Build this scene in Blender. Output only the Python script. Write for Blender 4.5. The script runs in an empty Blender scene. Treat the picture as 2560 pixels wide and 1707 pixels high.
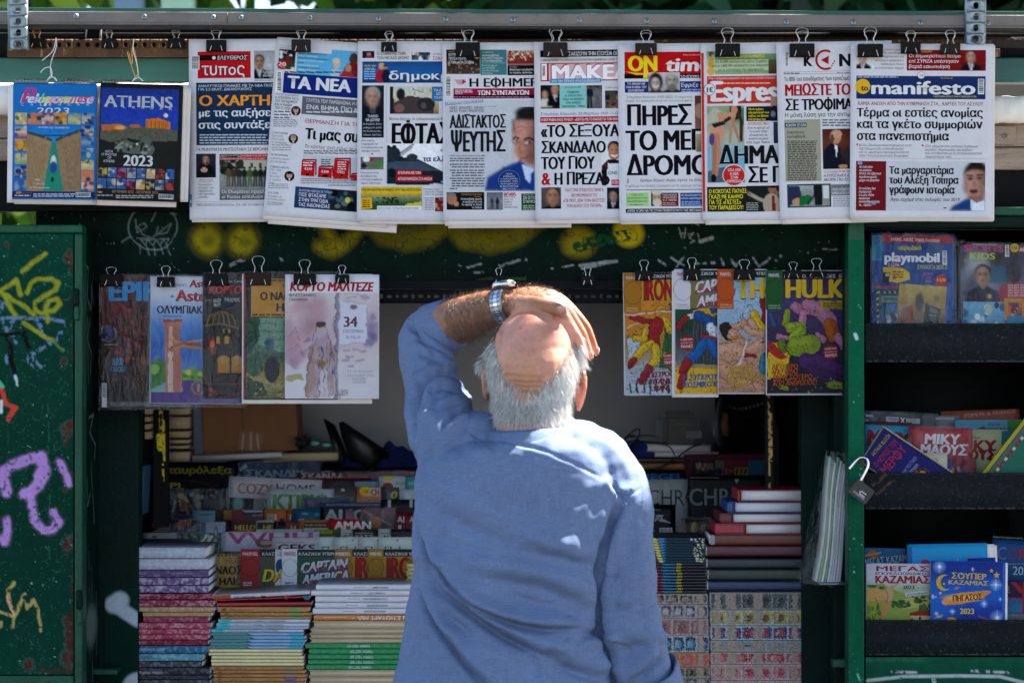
import bpy,math,random
import numpy as np
from mathutils import Vector,Matrix,geometry

# ------------------------------------------------------------------ camera, sky, sun
SC=bpy.context.scene
COL=SC.collection
D=5.0                       # metres from the lens to the plane of the newspapers (y = 0)
K=2.07/2560               # metres per photo pixel on that plane
ZC=1.65                     # eye height
cam_d=bpy.data.cameras.new('camera');cam=bpy.data.objects.new('camera',cam_d);COL.objects.link(cam)
cam.location=(0,-D,ZC);cam.rotation_euler=(math.pi/2,0,0)
cam_d.sensor_width=36;cam_d.lens=36*D/2.07;cam_d.clip_start=0.1;cam_d.clip_end=400
cam_d.dof.use_dof=True;cam_d.dof.focus_distance=4.75;cam_d.dof.aperture_fstop=6.3
SC.camera=cam
SUN=Vector((0.44,0.30,0.85)).normalized()
W=bpy.data.worlds.new('World');SC.world=W;W.use_nodes=True
nt=W.node_tree;sky=nt.nodes.new('ShaderNodeTexSky');sky.sky_type = 'NISHITA';sky.sun_disc=False
sky.sun_elevation=math.asin(SUN.z);sky.sun_rotation=math.atan2(SUN.x,SUN.y)
bg=nt.nodes['Background'];nt.links.new(sky.outputs[0],bg.inputs[0]);bg.inputs[1].default_value=0.055
sun_d=bpy.data.lights.new('sun','SUN');sun_d.energy=5.0;sun_d.angle=math.radians(0.53);sun_d.color=(1,0.95,0.86)
sun=bpy.data.objects.new('sun',sun_d);COL.objects.link(sun);sun.location=(3,2,8)
sun.rotation_euler=(-SUN).to_track_quat('-Z','Y').to_euler()
SC.view_settings.view_transform = 'Standard';SC.view_settings.look = 'None';SC.view_settings.gamma=1
SC.view_settings.use_curve_mapping=False;SC.view_settings.exposure=3.0
SC.cycles.max_bounces=6;SC.cycles.transparent_max_bounces=12
SC.cycles.use_denoising=True

RNG=np.random.default_rng(7);random.seed(7)

def P(px,py,y):
    s=K*(y+D)/D
    return Vector(((px-1280)*s,y,ZC-(py-853.5)*s))
def KY(y): return K*(y+D)/D

def lin(c):
    if isinstance(c,str):
        c=[int(c[i:i+2],16)/255 for i in (0,2,4)]
        return np.array([x/12.92 if x<=.04045 else ((x+.055)/1.055)**2.4 for x in c])
    return np.array(c,float)

# ------------------------------------------------------------------ naming helpers
def tag(o,label=None,cat=None,group=None,kind=None):
    if label: o['label']=label
    if cat: o['category']=cat
    if group: o['group']=group
    if kind: o['kind']=kind
    return o
def link(name,data,parent=None,loc=(0,0,0),rot=(0,0,0)):
    o=bpy.data.objects.new(name,data);COL.objects.link(o);o.location=loc;o.rotation_euler=rot
    if parent is not None: o.parent=parent
    return o
def thing(name,label,cat,loc=(0,0,0),rot=(0,0,0),group=None):
    return tag(link(name,None,None,loc,rot),label,cat,group)
def dup(root,loc=None,rot=None,label=None,parent=None):
    r=root.copy();COL.objects.link(r)
    if loc is not None: r.location=loc
    if rot is not None: r.rotation_euler=rot
    if label: r['label']=label
    if parent is not None: r.parent=parent
    for ch in list(root.children): dup(ch,parent=r)
    return r

# ------------------------------------------------------------------ materials
def mat(name,col=(.5,.5,.5),rough=.6,metal=0.,attr=None,spec=.5,bump=0.,bscale=60.,var=0.,vscale=8.,coat=0.,sheen=0.,trans=0.,dark=None,streak=1.):
    m=bpy.data.materials.new(name);m.use_nodes=True;n=m.node_tree;b=n.nodes['Principled BSDF']
    col=lin(col)
    b.inputs['Roughness'].default_value=rough;b.inputs['Metallic'].default_value=metal
    b.inputs['Specular IOR Level'].default_value=spec;b.inputs['Coat Weight'].default_value=coat
    b.inputs['Coat Roughness'].default_value=.12
    b.inputs['Sheen Weight'].default_value=sheen
    tc=n.nodes.new('ShaderNodeTexCoord');mp=n.nodes.new('ShaderNodeMapping');n.links.new(tc.outputs['Object'],mp.inputs[0])
    mp.inputs['Scale'].default_value=(1,1,streak)
    if attr:
        a=n.nodes.new('ShaderNodeVertexColor');a.layer_name=attr;src=a.outputs[0]
    else:
        a=n.nodes.new('ShaderNodeRGB');a.outputs[0].default_value=(*col,1);src=a.outputs[0]
    if var:
        t=n.nodes.new('ShaderNodeTexNoise');t.inputs['Scale'].default_value=vscale;t.inputs['Detail'].default_value=6;t.inputs['Roughness'].default_value=.65
        n.links.new(mp.outputs[0],t.inputs['Vector'])
        r=n.nodes.new('ShaderNodeMapRange');r.inputs[1].default_value=.3;r.inputs[2].default_value=.7
        r.inputs[3].default_value=1-var;r.inputs[4].default_value=1+var*.6
        n.links.new(t.outputs[0],r.inputs[0])
        x=n.nodes.new('ShaderNodeVectorMath');x.operation = 'SCALE';n.links.new(src,x.inputs[0]);n.links.new(r.outputs[0],x.inputs['Scale']);src=x.outputs[0]
        if dark is not None:
            mx=n.nodes.new('ShaderNodeMix');mx.data_type = 'RGBA';mx.inputs[7].default_value=(*lin(dark),1)
            t2=n.nodes.new('ShaderNodeTexNoise');t2.inputs['Scale'].default_value=vscale*2.7;t2.inputs['Detail'].default_value=8;t2.inputs['Roughness'].default_value=.75
            n.links.new(mp.outputs[0],t2.inputs['Vector'])
            r2=n.nodes.new('ShaderNodeMapRange');r2.inputs[1].default_value=.56;r2.inputs[2].default_value=.64
            n.links.new(t2.outputs[0],r2.inputs[0]);n.links.new(r2.outputs[0],mx.inputs[0]);n.links.new(src,mx.inputs[6]);src=mx.outputs[2]
    n.links.new(src,b.inputs['Base Color'])
    if bump:
        t=n.nodes.new('ShaderNodeTexNoise');t.inputs['Scale'].default_value=bscale;t.inputs['Detail'].default_value=5
        n.links.new(mp.outputs[0],t.inputs['Vector'])
        bp=n.nodes.new('ShaderNodeBump');bp.inputs['Strength'].default_value=bump;bp.inputs['Distance'].default_value=.01
        n.links.new(t.outputs[0],bp.inputs['Height']);n.links.new(bp.outputs[0],b.inputs['Normal'])
    if trans:
        tr=n.nodes.new('ShaderNodeBsdfTranslucent');n.links.new(src,tr.inputs[0]);ms=n.nodes.new('ShaderNodeMixShader');ms.inputs[0].default_value=trans
        n.links.new(b.outputs[0],ms.inputs[1]);n.links.new(tr.outputs[0],ms.inputs[2]);n.links.new(ms.outputs[0],n.nodes['Material Output'].inputs[0])
    return m
M={}
M['news']=mat('newsprint',attr='Col',rough=.9,spec=.08,var=.07,vscale=30,bump=.32,bscale=13)
M['gloss']=mat('glossy_print',attr='Col',rough=.36,spec=.10,var=.05,vscale=20,bump=.05,bscale=14)
M['paint']=mat('painted_steel',attr='Col',rough=.6,spec=.06,var=.10,vscale=14,bump=.12,bscale=70)
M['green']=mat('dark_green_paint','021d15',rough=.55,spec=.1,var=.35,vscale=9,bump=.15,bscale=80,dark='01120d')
M['green_lit']=mat('green_paint_lit','03462e',rough=.42,spec=.25,var=.3,vscale=12,bump=.15,bscale=90,dark='02281b')  # brighter copy of the kiosk green; the light is in its colour
M['green_beam']=mat('green_beam_paint','064a40',rough=.45,var=.25,vscale=5,bump=.05,streak=4)
M['black_steel']=mat('black_steel','0a0c0e',rough=.7,spec=.12,var=.3,vscale=9,bump=.1)
M['lip']=mat('speckled_black_panel','14191b',rough=.6,spec=.2,var=.5,vscale=120,bump=.2,bscale=160,dark='2c3436')
M['rail']=mat('weathered_aluminium','746c67',rough=.55,metal=.3,var=.25,vscale=6,bump=.1,bscale=120,dark='6a615b')
M['rail_dark']=mat('dark_aluminium_groove','2a2c2e',rough=.5,metal=.4,var=.3)
M['galv']=mat('galvanised_steel','8f9ba2',rough=.5,metal=.75,var=.25,vscale=30,bump=.1)
M['rust']=mat('rusty_steel','5a3a22',rough=.85,var=.5,vscale=16,bump=.5,bscale=90,dark='a58a68',streak=.3)
M['canvas']=mat('cream_canvas','e6e2da',rough=.85,var=.08,vscale=10,bump=.15,bscale=30)
M['steel']=mat('polished_steel','c8ccd4',rough=.18,metal=1.)
M['wood']=mat('weathered_board','9a8878',rough=.8,var=.35,vscale=7,bump=.3,streak=9,dark='6d5848')
M['wall']=mat('grey_inner_panel','c0c0c6',rough=.8,var=.06,vscale=5)
M['card']=mat('cardboard','8e6242',rough=.85,var=.12,vscale=6,bump=.1,streak=.2)
M['clip']=mat('black_clip_enamel','050506',rough=.45,spec=.12)
M['clip_brown']=mat('brown_clip_enamel','1e100d',rough=.45,spec=.15)
M['wire']=mat('nickel_wire','c2beb8',rough=.22,metal=1.)
M['brass']=mat('brass_wire','c79a55',rough=.3,metal=1.)
M['white_plastic']=mat('white_plastic','dfdfe2',rough=.4)
M['black_plastic']=mat('black_plastic','0b0b0d',rough=.4)
M['grey_plastic']=mat('grey_plastic','54575c',rough=.45)
M['cable']=mat('cable_rubber','121213',rough=.5)
M['pages']=mat('book_pages','d9d4d6',rough=.9,var=.1,vscale=60,streak=14)
M['pages_cream']=mat('cream_book_pages','cdb898',rough=.9,var=.12,vscale=40,streak=14)
M['cloth_blue']=mat('navy_cloth','0a1a66',rough=.9,var=.2,bump=.3,bscale=20)
def film_mat():
    m=bpy.data.materials.new('clear_film');m.use_nodes=True;n=m.node_tree
    n.nodes.remove(n.nodes['Principled BSDF'])
    t=n.nodes.new('ShaderNodeBsdfTransparent');g=n.nodes.new('ShaderNodeBsdfGlossy');g.inputs['Roughness'].default_value=.07
    g.inputs['Color'].default_value=(.9,.92,.95,1)
    x=n.nodes.new('ShaderNodeMixShader');x.inputs[0].default_value=.028
    no=n.nodes.new('ShaderNodeTexNoise');no.inputs['Scale'].default_value=26;no.inputs['Detail'].default_value=5;no.inputs['Distortion'].default_value=1.6
    tc=n.nodes.new('ShaderNodeTexCoord');mp=n.nodes.new('ShaderNodeMapping');mp.inputs['Scale'].default_value=(1,1,.45);mp.inputs['Rotation'].default_value=(0,.6,0)
    n.links.new(tc.outputs['Object'],mp.inputs[0]);n.links.new(mp.outputs[0],no.inputs['Vector'])
    bp=n.nodes.new('ShaderNodeBump');bp.inputs['Strength'].default_value=1;bp.inputs['Distance'].default_value=.02
    n.links.new(no.outputs[0],bp.inputs['Height']);n.links.new(bp.outputs[0],g.inputs['Normal'])
    n.links.new(t.outputs[0],x.inputs[1]);n.links.new(g.outputs[0],x.inputs[2]);n.links.new(x.outputs[0],n.nodes['Material Output'].inputs[0])
    return m
M['film']=film_mat()

# ------------------------------------------------------------------ mesh helpers
def mesh_np(name,V,F,material,C=None,smooth=False):
    """V (n,3); F list of (m,k) index arrays; C (n,3) linear vertex colours."""
    me=bpy.data.meshes.new(name);V=np.ascontiguousarray(V,np.float32)
    F=[np.asarray(f,np.int32) for f in F if len(f)]
    me.vertices.add(len(V));me.vertices.foreach_set('co',V.ravel())
    lp=np.concatenate([f.ravel() for f in F]);tot=np.concatenate([np.full(len(f),f.shape[1],np.int32) for f in F])
    me.loops.add(len(lp));me.loops.foreach_set('vertex_index',lp)
    me.polygons.add(len(tot));st=np.concatenate([[0],np.cumsum(tot)[:-1]]).astype(np.int32)
    me.polygons.foreach_set('loop_start',st);me.polygons.foreach_set('loop_total',tot)
    if smooth: me.polygons.foreach_set('use_smooth',np.ones(len(tot),bool))
    me.update(calc_edges=True)
    if C is not None:
        a=me.color_attributes.new('Col','FLOAT_COLOR','POINT')
        a.data.foreach_set('color',np.concatenate([np.asarray(C,np.float32),np.ones((len(V),1),np.float32)],1).ravel())
    me.materials.append(material)
    return me
def grid_faces(nu,nv,off=0):
    i=np.arange(nu-1)[None,:]+np.arange(nv-1)[:,None]*nu+off
    i=i.ravel();return np.stack([i,i+nu,i+nu+1,i+1],1)
BOXF=np.array([[0,1,3,2],[4,6,7,5],[0,4,5,1],[2,3,7,6],[0,2,6,4],[1,5,7,3]])
def box_mesh(name,x0,x1,y0,y1,z0,z1,material,bevel=0.):
    b=min(bevel,(x1-x0)*.45,(y1-y0)*.45,(z1-z0)*.45)
    if b<=0:
        V=[(x,y,z) for x in (x0,x1) for y in (y0,y1) for z in (z0,z1)]
        return mesh_np(name,V,[BOXF],material)
    import bmesh
    bm=bmesh.new();vs=[bm.verts.new((x,y,z)) for x in (x0,x1) for y in (y0,y1) for z in (z0,z1)]
    for f in BOXF: bm.faces.new([vs[i] for i in f])
    bmesh.ops.bevel(bm,geom=bm.edges[:],offset=b,segments=2,affect='EDGES',profile=.5)
    me=bpy.data.meshes.new(name);bm.to_mesh(me);bm.free();me.materials.append(material);return me
def box(name,x0,x1,y0,y1,z0,z1,m,parent=None,bevel=0.):
    """box in world coordinates whose object origin is its own centre; parents are kept unrotated"""
    c=Vector(((x0+x1)/2,(y0+y1)/2,(z0+z1)/2))
    me=box_mesh(name,x0-c.x,x1-c.x,y0-c.y,y1-c.y,z0-c.z,z1-c.z,M[m] if isinstance(m,str) else m,bevel)
    o=link(name,me,parent);o.location=c-(abs_loc(parent) if parent else Vector());return o
def abs_loc(o):
    v=Vector()
    while o is not None: v+=o.location;o=o.parent
    return v
def pbox(name,px0,py0,px1,py1,y,depth,m,parent=None,bevel=0.):
    a=P(px0,py0,y);b=P(px1,py1,y)
    return box(name,a.x,b.x,y,y+depth,b.z,a.z,m,parent,bevel)
def tube_arrays(pts,r,n=6,closed=False,off=0):
    pts=[Vector(p) for p in pts];N=len(pts);V=[];F=[]
    up=None
    for i,p in enumerate(pts):
        a=pts[(i-1) % N] if (i or closed) else p;b=pts[(i+1) % N] if (i<N-1 or closed) else p
        t=(b-a).normalized()
        if up is None: up=t.orthogonal().normalized()
        up=(up-t*up.dot(t));up=up.normalized() if up.length>1e-6 else t.orthogonal().normalized()
        s=t.cross(up);rr=r[i] if hasattr(r,'__len__') else r
        for k in range(n):
            a_=2*math.pi*k/n;V.append(p+(up*math.cos(a_)+s*math.sin(a_))*rr)
    for i in range(N if closed else N-1):
        j=(i+1) % N
        for k in range(n):
            F.append((off+i*n+k,off+i*n+(k+1) % n,off+j*n+(k+1) % n,off+j*n+k))
    return np.array([tuple(v) for v in V]),np.array(F)
def tube(name,pts,r,m,parent=None,n=6,closed=False,smooth=True,loc=(0,0,0)):
    V,F=tube_arrays(pts,r,n,closed)
    return link(name,mesh_np(name,V,[F],M[m] if isinstance(m,str) else m,smooth=smooth),parent,loc)
def catmull(pts,k=6,closed=False):
    pts=[Vector(p) for p in pts];n=len(pts);out=[]
    for i in range(n if closed else n-1):
        p0=pts[(i-1) % n] if (closed or i) else pts[0];p1=pts[i];p2=pts[(i+1) % n];p3=pts[(i+2) % n] if (closed or i<n-2) else pts[-1]
        for j in range(k):
            t=j/k
            out.append(.5*((2*p1)+(p2-p0)*t+(2*p0-5*p1+4*p2-p3)*t*t+(3*p1-p0-3*p2+p3)*t**3))
    if not closed: out.append(pts[-1])
    return out
def ell(c,r,rx=0.):
    u=np.linspace(0,2*np.pi,25)[:-1];v=np.linspace(0,np.pi,15);V=[]
    for b in v:
        for a in u: V.append((math.sin(b)*math.cos(a)*r[0],math.sin(b)*math.sin(a)*r[1],math.cos(b)*r[2]))
    V=np.array(V);cs,sn=math.cos(rx),math.sin(rx);V=np.stack([V[:,0],V[:,1]*cs-V[:,2]*sn,V[:,1]*sn+V[:,2]*cs],1)+np.array(c)
    F=[(j*24+i,(j+1)*24+i,(j+1)*24+(i+1) % 24,j*24+(i+1) % 24) for j in range(14) for i in range(24)]
    return V,np.array(F)
def perforated(name,n,cw,ch,thick,holes,m,vertical=False,parent=None,loc=(0,0,0)):
    """plate of n cells, each with a real hole; holes = list of (rx, ry, dz) cycled"""
    V=[];F=[];S=16
    sq=[]
    for k in range(S):
        a=2*math.pi*k/S;c,s=math.cos(a),math.sin(a);q=max(abs(c),abs(s));sq.append((c/q,s/q))
    for i in range(n):
        rx,ry,dz=holes[i % len(holes)]
        cx,cz=((0,-(i+.5)*ch) if vertical else ((i+.5)*cw,0))
        o=len(V)
        for yy in (0,thick):
            for k in range(S): V.append((cx+sq[k][0]*cw/2,yy,cz+sq[k][1]*ch/2))
            for k in range(S):
                a=2*math.pi*k/S;V.append((cx+math.cos(a)*rx,yy,cz+dz+math.sin(a)*ry))
        for k in range(S):
            j=(k+1) % S
            F.append((o+k,o+j,o+S+j,o+S+k));F.append((o+2*S+j,o+2*S+k,o+3*S+k,o+3*S+j))
            F.append((o+S+k,o+S+j,o+3*S+j,o+3*S+k));F.append((o+j,o+k,o+2*S+k,o+2*S+j))
    return link(name,mesh_np(name,V,[F],M[m]),parent,loc)

# ------------------------------------------------------------------ glyphs
GL={}
def load_glyphs(chars):
    objs=[]
    for wt,off in ((0,0),):
        for ch in ['\0']+sorted(set(chars)):
            if ch == ' ': continue
            for kind in (0,1):
                if ch == '\0' and kind==0: continue
                c=bpy.data.curves.new('g','FONT');c.size=1;c.resolution_u=3 if ch < 'Ͱ' else 2
                c.body=('HH' if ch == '\0' else 'H' + ch + 'H') if kind else ch
                c.offset=off if not kind else 0;o=bpy.data.objects.new('g',c);COL.objects.link(o);objs.append((o,wt,ch,kind))
    bpy.context.view_layer.update();dg=bpy.context.evaluated_depsgraph_get();adv={}
    for o,wt,ch,kind in objs:
        e=o.evaluated_get(dg);m=e.to_mesh();n=len(m.vertices);co=np.zeros(n*3,np.float32);m.vertices.foreach_get('co',co);co=co.reshape(-1,3)[:,:2]
        if kind:
            adv[(ch,wt)]=(co[:,0].max()-co[:,0].min()) if n else 0
        else:
            m.calc_loop_triangles();t=np.zeros(len(m.loop_triangles)*3,np.int32);m.loop_triangles.foreach_get('vertices',t)
            GL[(ch,wt)]=[co.copy(),t.reshape(-1,3).copy(),.3]
        e.to_mesh_clear()
    for (ch,wt),g in GL.items(): g[2]=adv[(ch,wt)]-adv[('\0',wt)]
    for o,*_ in objs:
        c=o.data;bpy.data.objects.remove(o);bpy.data.curves.remove(c)
LAT = 'ABCDEFGHIJKLMNOPQRSTUVWXYZabcdefghijklmnopqrstuvwxyz'
GRE = 'ΑΒΓΔΕΖΗΘΙΚΛΜΝΞΟΠΡΣΤΥΦΧΨΩαβγδεζηθικλμνξοπρσςτυφχψωάέήίόύώΐϊΆΈΊΌΉ'
load_glyphs(LAT+GRE + '0123456789.,:;!&«»-–·€%()/•“”…$+\'x')
# Greek capitals that share their shape with Latin ones, and four letters composed from simpler pieces
for a_,b_ in zip('ΑΒΕΖΗΙΚΜΝΟΡΤΥΧο','ABEZHIKMNOPTYXo'): GL[(a_,0)]=GL[(b_,0)]
def rects(base,rs):
    v,t_,adv=base if base else (np.zeros((0,2)),np.zeros((0,3),int),0);v=[v];t_=[t_];n=len(v[0])
    for (x0,y0,x1,y1) in rs: v.append(np.array([(x0,y0),(x1,y0),(x1,y1),(x0,y1)]));t_.append(np.array([(n,n+1,n+2),(n,n+2,n+3)]));n+=4
    return np.concatenate(v),np.concatenate(t_)
k0=GL[('K',0)];GL[('κ',0)]=[k0[0]*(.74,.72),k0[1],k0[2]*.74]
GL[('π',0)]=[*rects(None,[(.03,.42,.60,.50),(.12,0,.20,.42),(.42,0,.50,.42)]),.64]
o0=GL[('O',0)];xm=(o0[0][:,0].min()+o0[0][:,0].max())/2;GL[('Φ',0)]=[*rects(o0,[(xm-.042,.085,xm+.042,.60),(xm-.042,.705,xm+.042,.78),(xm-.042,-.09,xm+.042,-.015)]),o0[2]]
tv=o0[0]*(.62,1.0);GL[('θ',0)]=[*rects([tv,o0[1],0],[(tv[:,0].min()+.075,.31,tv[:,0].max()-.075,.38)]),o0[2]*.62]
u0=GL[('u',0)];xm=(u0[0][:,0].min()+u0[0][:,0].max())/2;GL[('ψ',0)]=[*rects(u0,[(xm-.038,.09,xm+.038,.62),(xm-.038,-.2,xm+.038,-.015)]),u0[2]]

# ------------------------------------------------------------------ painting on sheets
def vnoise(h,w,cells,seed=0,octv=4):
    r=np.random.default_rng(seed);out=np.zeros((h,w));amp=1;tot=0
    for o in range(octv):
        gx=max(2,int(cells*2**o*w/max(h,w)))+2;gy=max(2,int(cells*2**o*h/max(h,w)))+2
        g=r.random((gy,gx));ys=np.linspace(0,gy-1.001,h);xs=np.linspace(0,gx-1.001,w)
        y0=ys.astype(int);x0=xs.astype(int);fy=(ys-y0)[:,None];fx=(xs-x0)[None,:]
        fy=fy*fy*(3-2*fy);fx=fx*fx*(3-2*fx)
        a=g[y0][:,x0];b=g[y0][:,x0+1];c=g[y0+1][:,x0];d=g[y0+1][:,x0+1]
        out+=amp*((a*(1-fx)+b*fx)*(1-fy)+(c*(1-fx)+d*fx)*fy);tot+=amp;amp*=.55
    return out/tot
SEED=[1]
class Pic:
    """a picture printed as a fine colour grid; coordinates are those of the current view"""
    def __init__(s,sh,x0,y0,x1,y1,cell=2.3):
        s.sh=sh;s.b=(x0,y0,x1,y1);f=sh.f
        s.w=max(4,int(abs(x1-x0)*f/cell));s.h=max(4,int(abs(y1-y0)*f/cell))
        s.X,s.Y=np.meshgrid(np.linspace(x0,x1,s.w),np.linspace(y0,y1,s.h));s.C=np.zeros((s.h,s.w,3))+.5
        s.px=(x1-x0)/s.w;SEED[0]+=1;s.seed=SEED[0]
    def mix(s,a,c): s.C=s.C*(1-a[...,None])+lin(c)*a[...,None];return s
    def g(s,*cs):
        n=len(cs)-1;t=(s.Y-s.b[1])/(s.b[3]-s.b[1])*n;cs=np.array([lin(c) for c in cs])
        if n==0: s.C=s.C*0+cs[0];return s
        i=np.clip(t.astype(int),0,n-1);f=(t-i)[...,None];s.C=cs[i]*(1-f)+cs[i+1]*f;return s
    def e(s,cx,cy,rx,ry,c,soft=.12,a=1.):
        d=np.sqrt(((s.X-cx)/rx)**2+((s.Y-cy)/ry)**2);return s.mix(np.clip((1+soft/2-d)/soft,0,1)*a,c)
    def r(s,x0,y0,x1,y1,c,a=1.): return s.mix(((s.X>=x0) & (s.X<=x1) & (s.Y>=y0) & (s.Y<=y1))*float(a),c)
    def poly(s,pts,c,a=1.):
        ins=np.zeros(s.X.shape,bool);n=len(pts)
        for i in range(n):
            x1,y1=pts[i];x2,y2=pts[(i+1) % n]
            if y1==y2: continue
            k=((y1>s.Y) != (y2>s.Y)) & (s.X<(x2-x1)*(s.Y-y1)/(y2-y1)+x1);ins ^= k
        return s.mix(ins*float(a),c)
    def l(s,pts,w,c,soft=None,a=1.,rough=0.):
        soft=soft or s.px*1.2;d=np.full(s.X.shape,1e9)
        for (x1,y1),(x2,y2) in zip(pts[:-1],pts[1:]):
            dx,dy=x2-x1,y2-y1;q=dx*dx+dy*dy+1e-9
            t=np.clip(((s.X-x1)*dx+(s.Y-y1)*dy)/q,0,1);d=np.minimum(d,np.hypot(s.X-x1-t*dx,s.Y-y1-t*dy))
        al=np.clip((w/2+soft/2-d)/soft,0,1)
        if rough:
            s.seed+=1;n=vnoise(s.h,s.w,max(s.w,s.h)/3.5,s.seed,2);al=al*np.clip((n-rough+.05)/.12,0,1)
        return s.mix(al*a,c)
    def n(s,amp=.25,cells=14):
        s.seed+=1;k=vnoise(s.h,s.w,cells,s.seed);s.C=np.clip(s.C*(1+(k[...,None]-.5)*2*amp),0,1);return s
    def warp(s,amp,cells=12,seed=None):
        s.seed+=1;s.X=s.X+(vnoise(s.h,s.w,cells,s.seed+50,3)-.5)*2*amp;s.Y=s.Y+(vnoise(s.h,s.w,cells,s.seed+90,3)-.5)*2*amp;return s
    def ink(s,cells=16,th=.018,c='141014',a=.9,box=None):
        s.seed+=1;k=np.abs(vnoise(s.h,s.w,cells,s.seed,2)-.5);m=np.clip((th-k)/th*2,0,1)*a
        if box: m=m*((s.X>box[0]) & (s.X<box[2]) & (s.Y>box[1]) & (s.Y<box[3]))
        return s.mix(m,c)
    def blur(s,n=1):
        for _ in range(n):
            q=np.pad(s.C,((1,1),(1,1),(0,0)),'edge');s.C=(q[1:-1,1:-1]*2+q[:-2,1:-1]+q[2:,1:-1]+q[1:-1,:-2]+q[1:-1,2:])/6
        return s
    def sp(s,n,cs,rmin,rmax,box=None,soft=.3,a=1.,sq=1.):
        s.seed+=1;r=np.random.default_rng(s.seed);x0,y0,x1,y1=box or s.b
        for i in range(n):
            q=r.uniform(rmin,rmax);s.e(r.uniform(x0,x1),r.uniform(y0,y1),q,q*sq*r.uniform(.7,1.3),cs[i % len(cs)],soft,a)
        return s
    def face(s,cx,cy,r,skin='c49a80',hair='2a2422',suit='20242e',shirt='d8dce4',bald=0,tie='7a1420'):
        s.poly([(cx-2.1*r,cy+4*r),(cx-1.7*r,cy+1.75*r),(cx-.6*r,cy+1.2*r),(cx+.6*r,cy+1.2*r),(cx+1.7*r,cy+1.75*r),(cx+2.1*r,cy+4*r)],suit)
        s.poly([(cx-.5*r,cy+1.15*r),(cx+.5*r,cy+1.15*r),(cx+.05*r,cy+3*r)],shirt)
        s.poly([(cx-.12*r,cy+1.5*r),(cx+.12*r,cy+1.5*r),(cx+.1*r,cy+3.2*r)],tie)
        dk=lin(skin)*.62
        s.e(cx,cy+.9*r,.42*r,.6*r,dk)
        if not bald: s.e(cx,cy-.28*r,.95*r,1.05*r,hair)
        else: s.e(cx,cy-.05*r,.93*r,.8*r,hair)
        s.e(cx,cy+.05*r,.78*r,1.08*r,skin,.2);s.e(cx-.3*r,cy-.15*r,.5*r,.75*r,lin(skin)*1.25,.9,.6)
        s.e(cx+.5*r,cy+.25*r,.35*r,.8*r,dk,.9,.7)
        s.e(cx-.72*r,cy+.1*r,.3*r,.9*r,dk,.9,.55)
        for q in (-.3,.3):
            s.e(cx+q*r,cy-.12*r,.24*r,.17*r,dk,.9,.75);s.e(cx+q*r,cy-.07*r,.13*r,.06*r,lin(skin)*.16,.9,.9);s.e(cx+q*r,cy-.27*r,.24*r,.06*r,lin(hair)*.9,.8,.75)
        s.e(cx+.06*r,cy+.24*r,.1*r,.26*r,dk,1,.5);s.e(cx,cy+.36*r,.2*r,.07*r,dk,1,.8);s.e(cx,cy+.6*r,.27*r,.07*r,'6c3a34',.9,.75);s.e(cx,cy+.74*r,.22*r,.06*r,dk,1,.5);s.e(cx,cy+1.02*r,.6*r,.16*r,dk,1,.6)
        s.blur(1)
        return s
    def man(s,cx,cy,h,top='2a3038',leg='1c2028',skin='b08a70'):
        s.e(cx,cy-.44*h,.06*h,.075*h,skin);s.e(cx,cy-.47*h,.06*h,.05*h,'1c1814')
        s.e(cx,cy-.2*h,.13*h,.2*h,top,.25);s.l([(cx-.1*h,cy-.3*h),(cx-.16*h,cy-.02*h)],.06*h,top);s.l([(cx+.1*h,cy-.3*h),(cx+.15*h,cy-.04*h)],.06*h,top)
        s.l([(cx-.05*h,cy-.04*h),(cx-.07*h,cy+.48*h)],.085*h,leg);return s.l([(cx+.05*h,cy-.04*h),(cx+.07*h,cy+.48*h)],.085*h,leg)
    def end(s,flip=False):
        x0,y0,x1,y1=s.b;sh=s.sh;u0,v0=sh.loc(x0,y0);u1=u0+(x1-x0)*sh.f;v1=v0+(y1-y0)*sh.f
        U,Vv=np.meshgrid(np.linspace(u0,u1,s.w),np.linspace(v0,v1,s.h))
        sh.add(np.stack([U.ravel(),Vv.ravel()],1),grid_faces(s.w,s.h),s.C.reshape(-1,3));return sh

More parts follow.
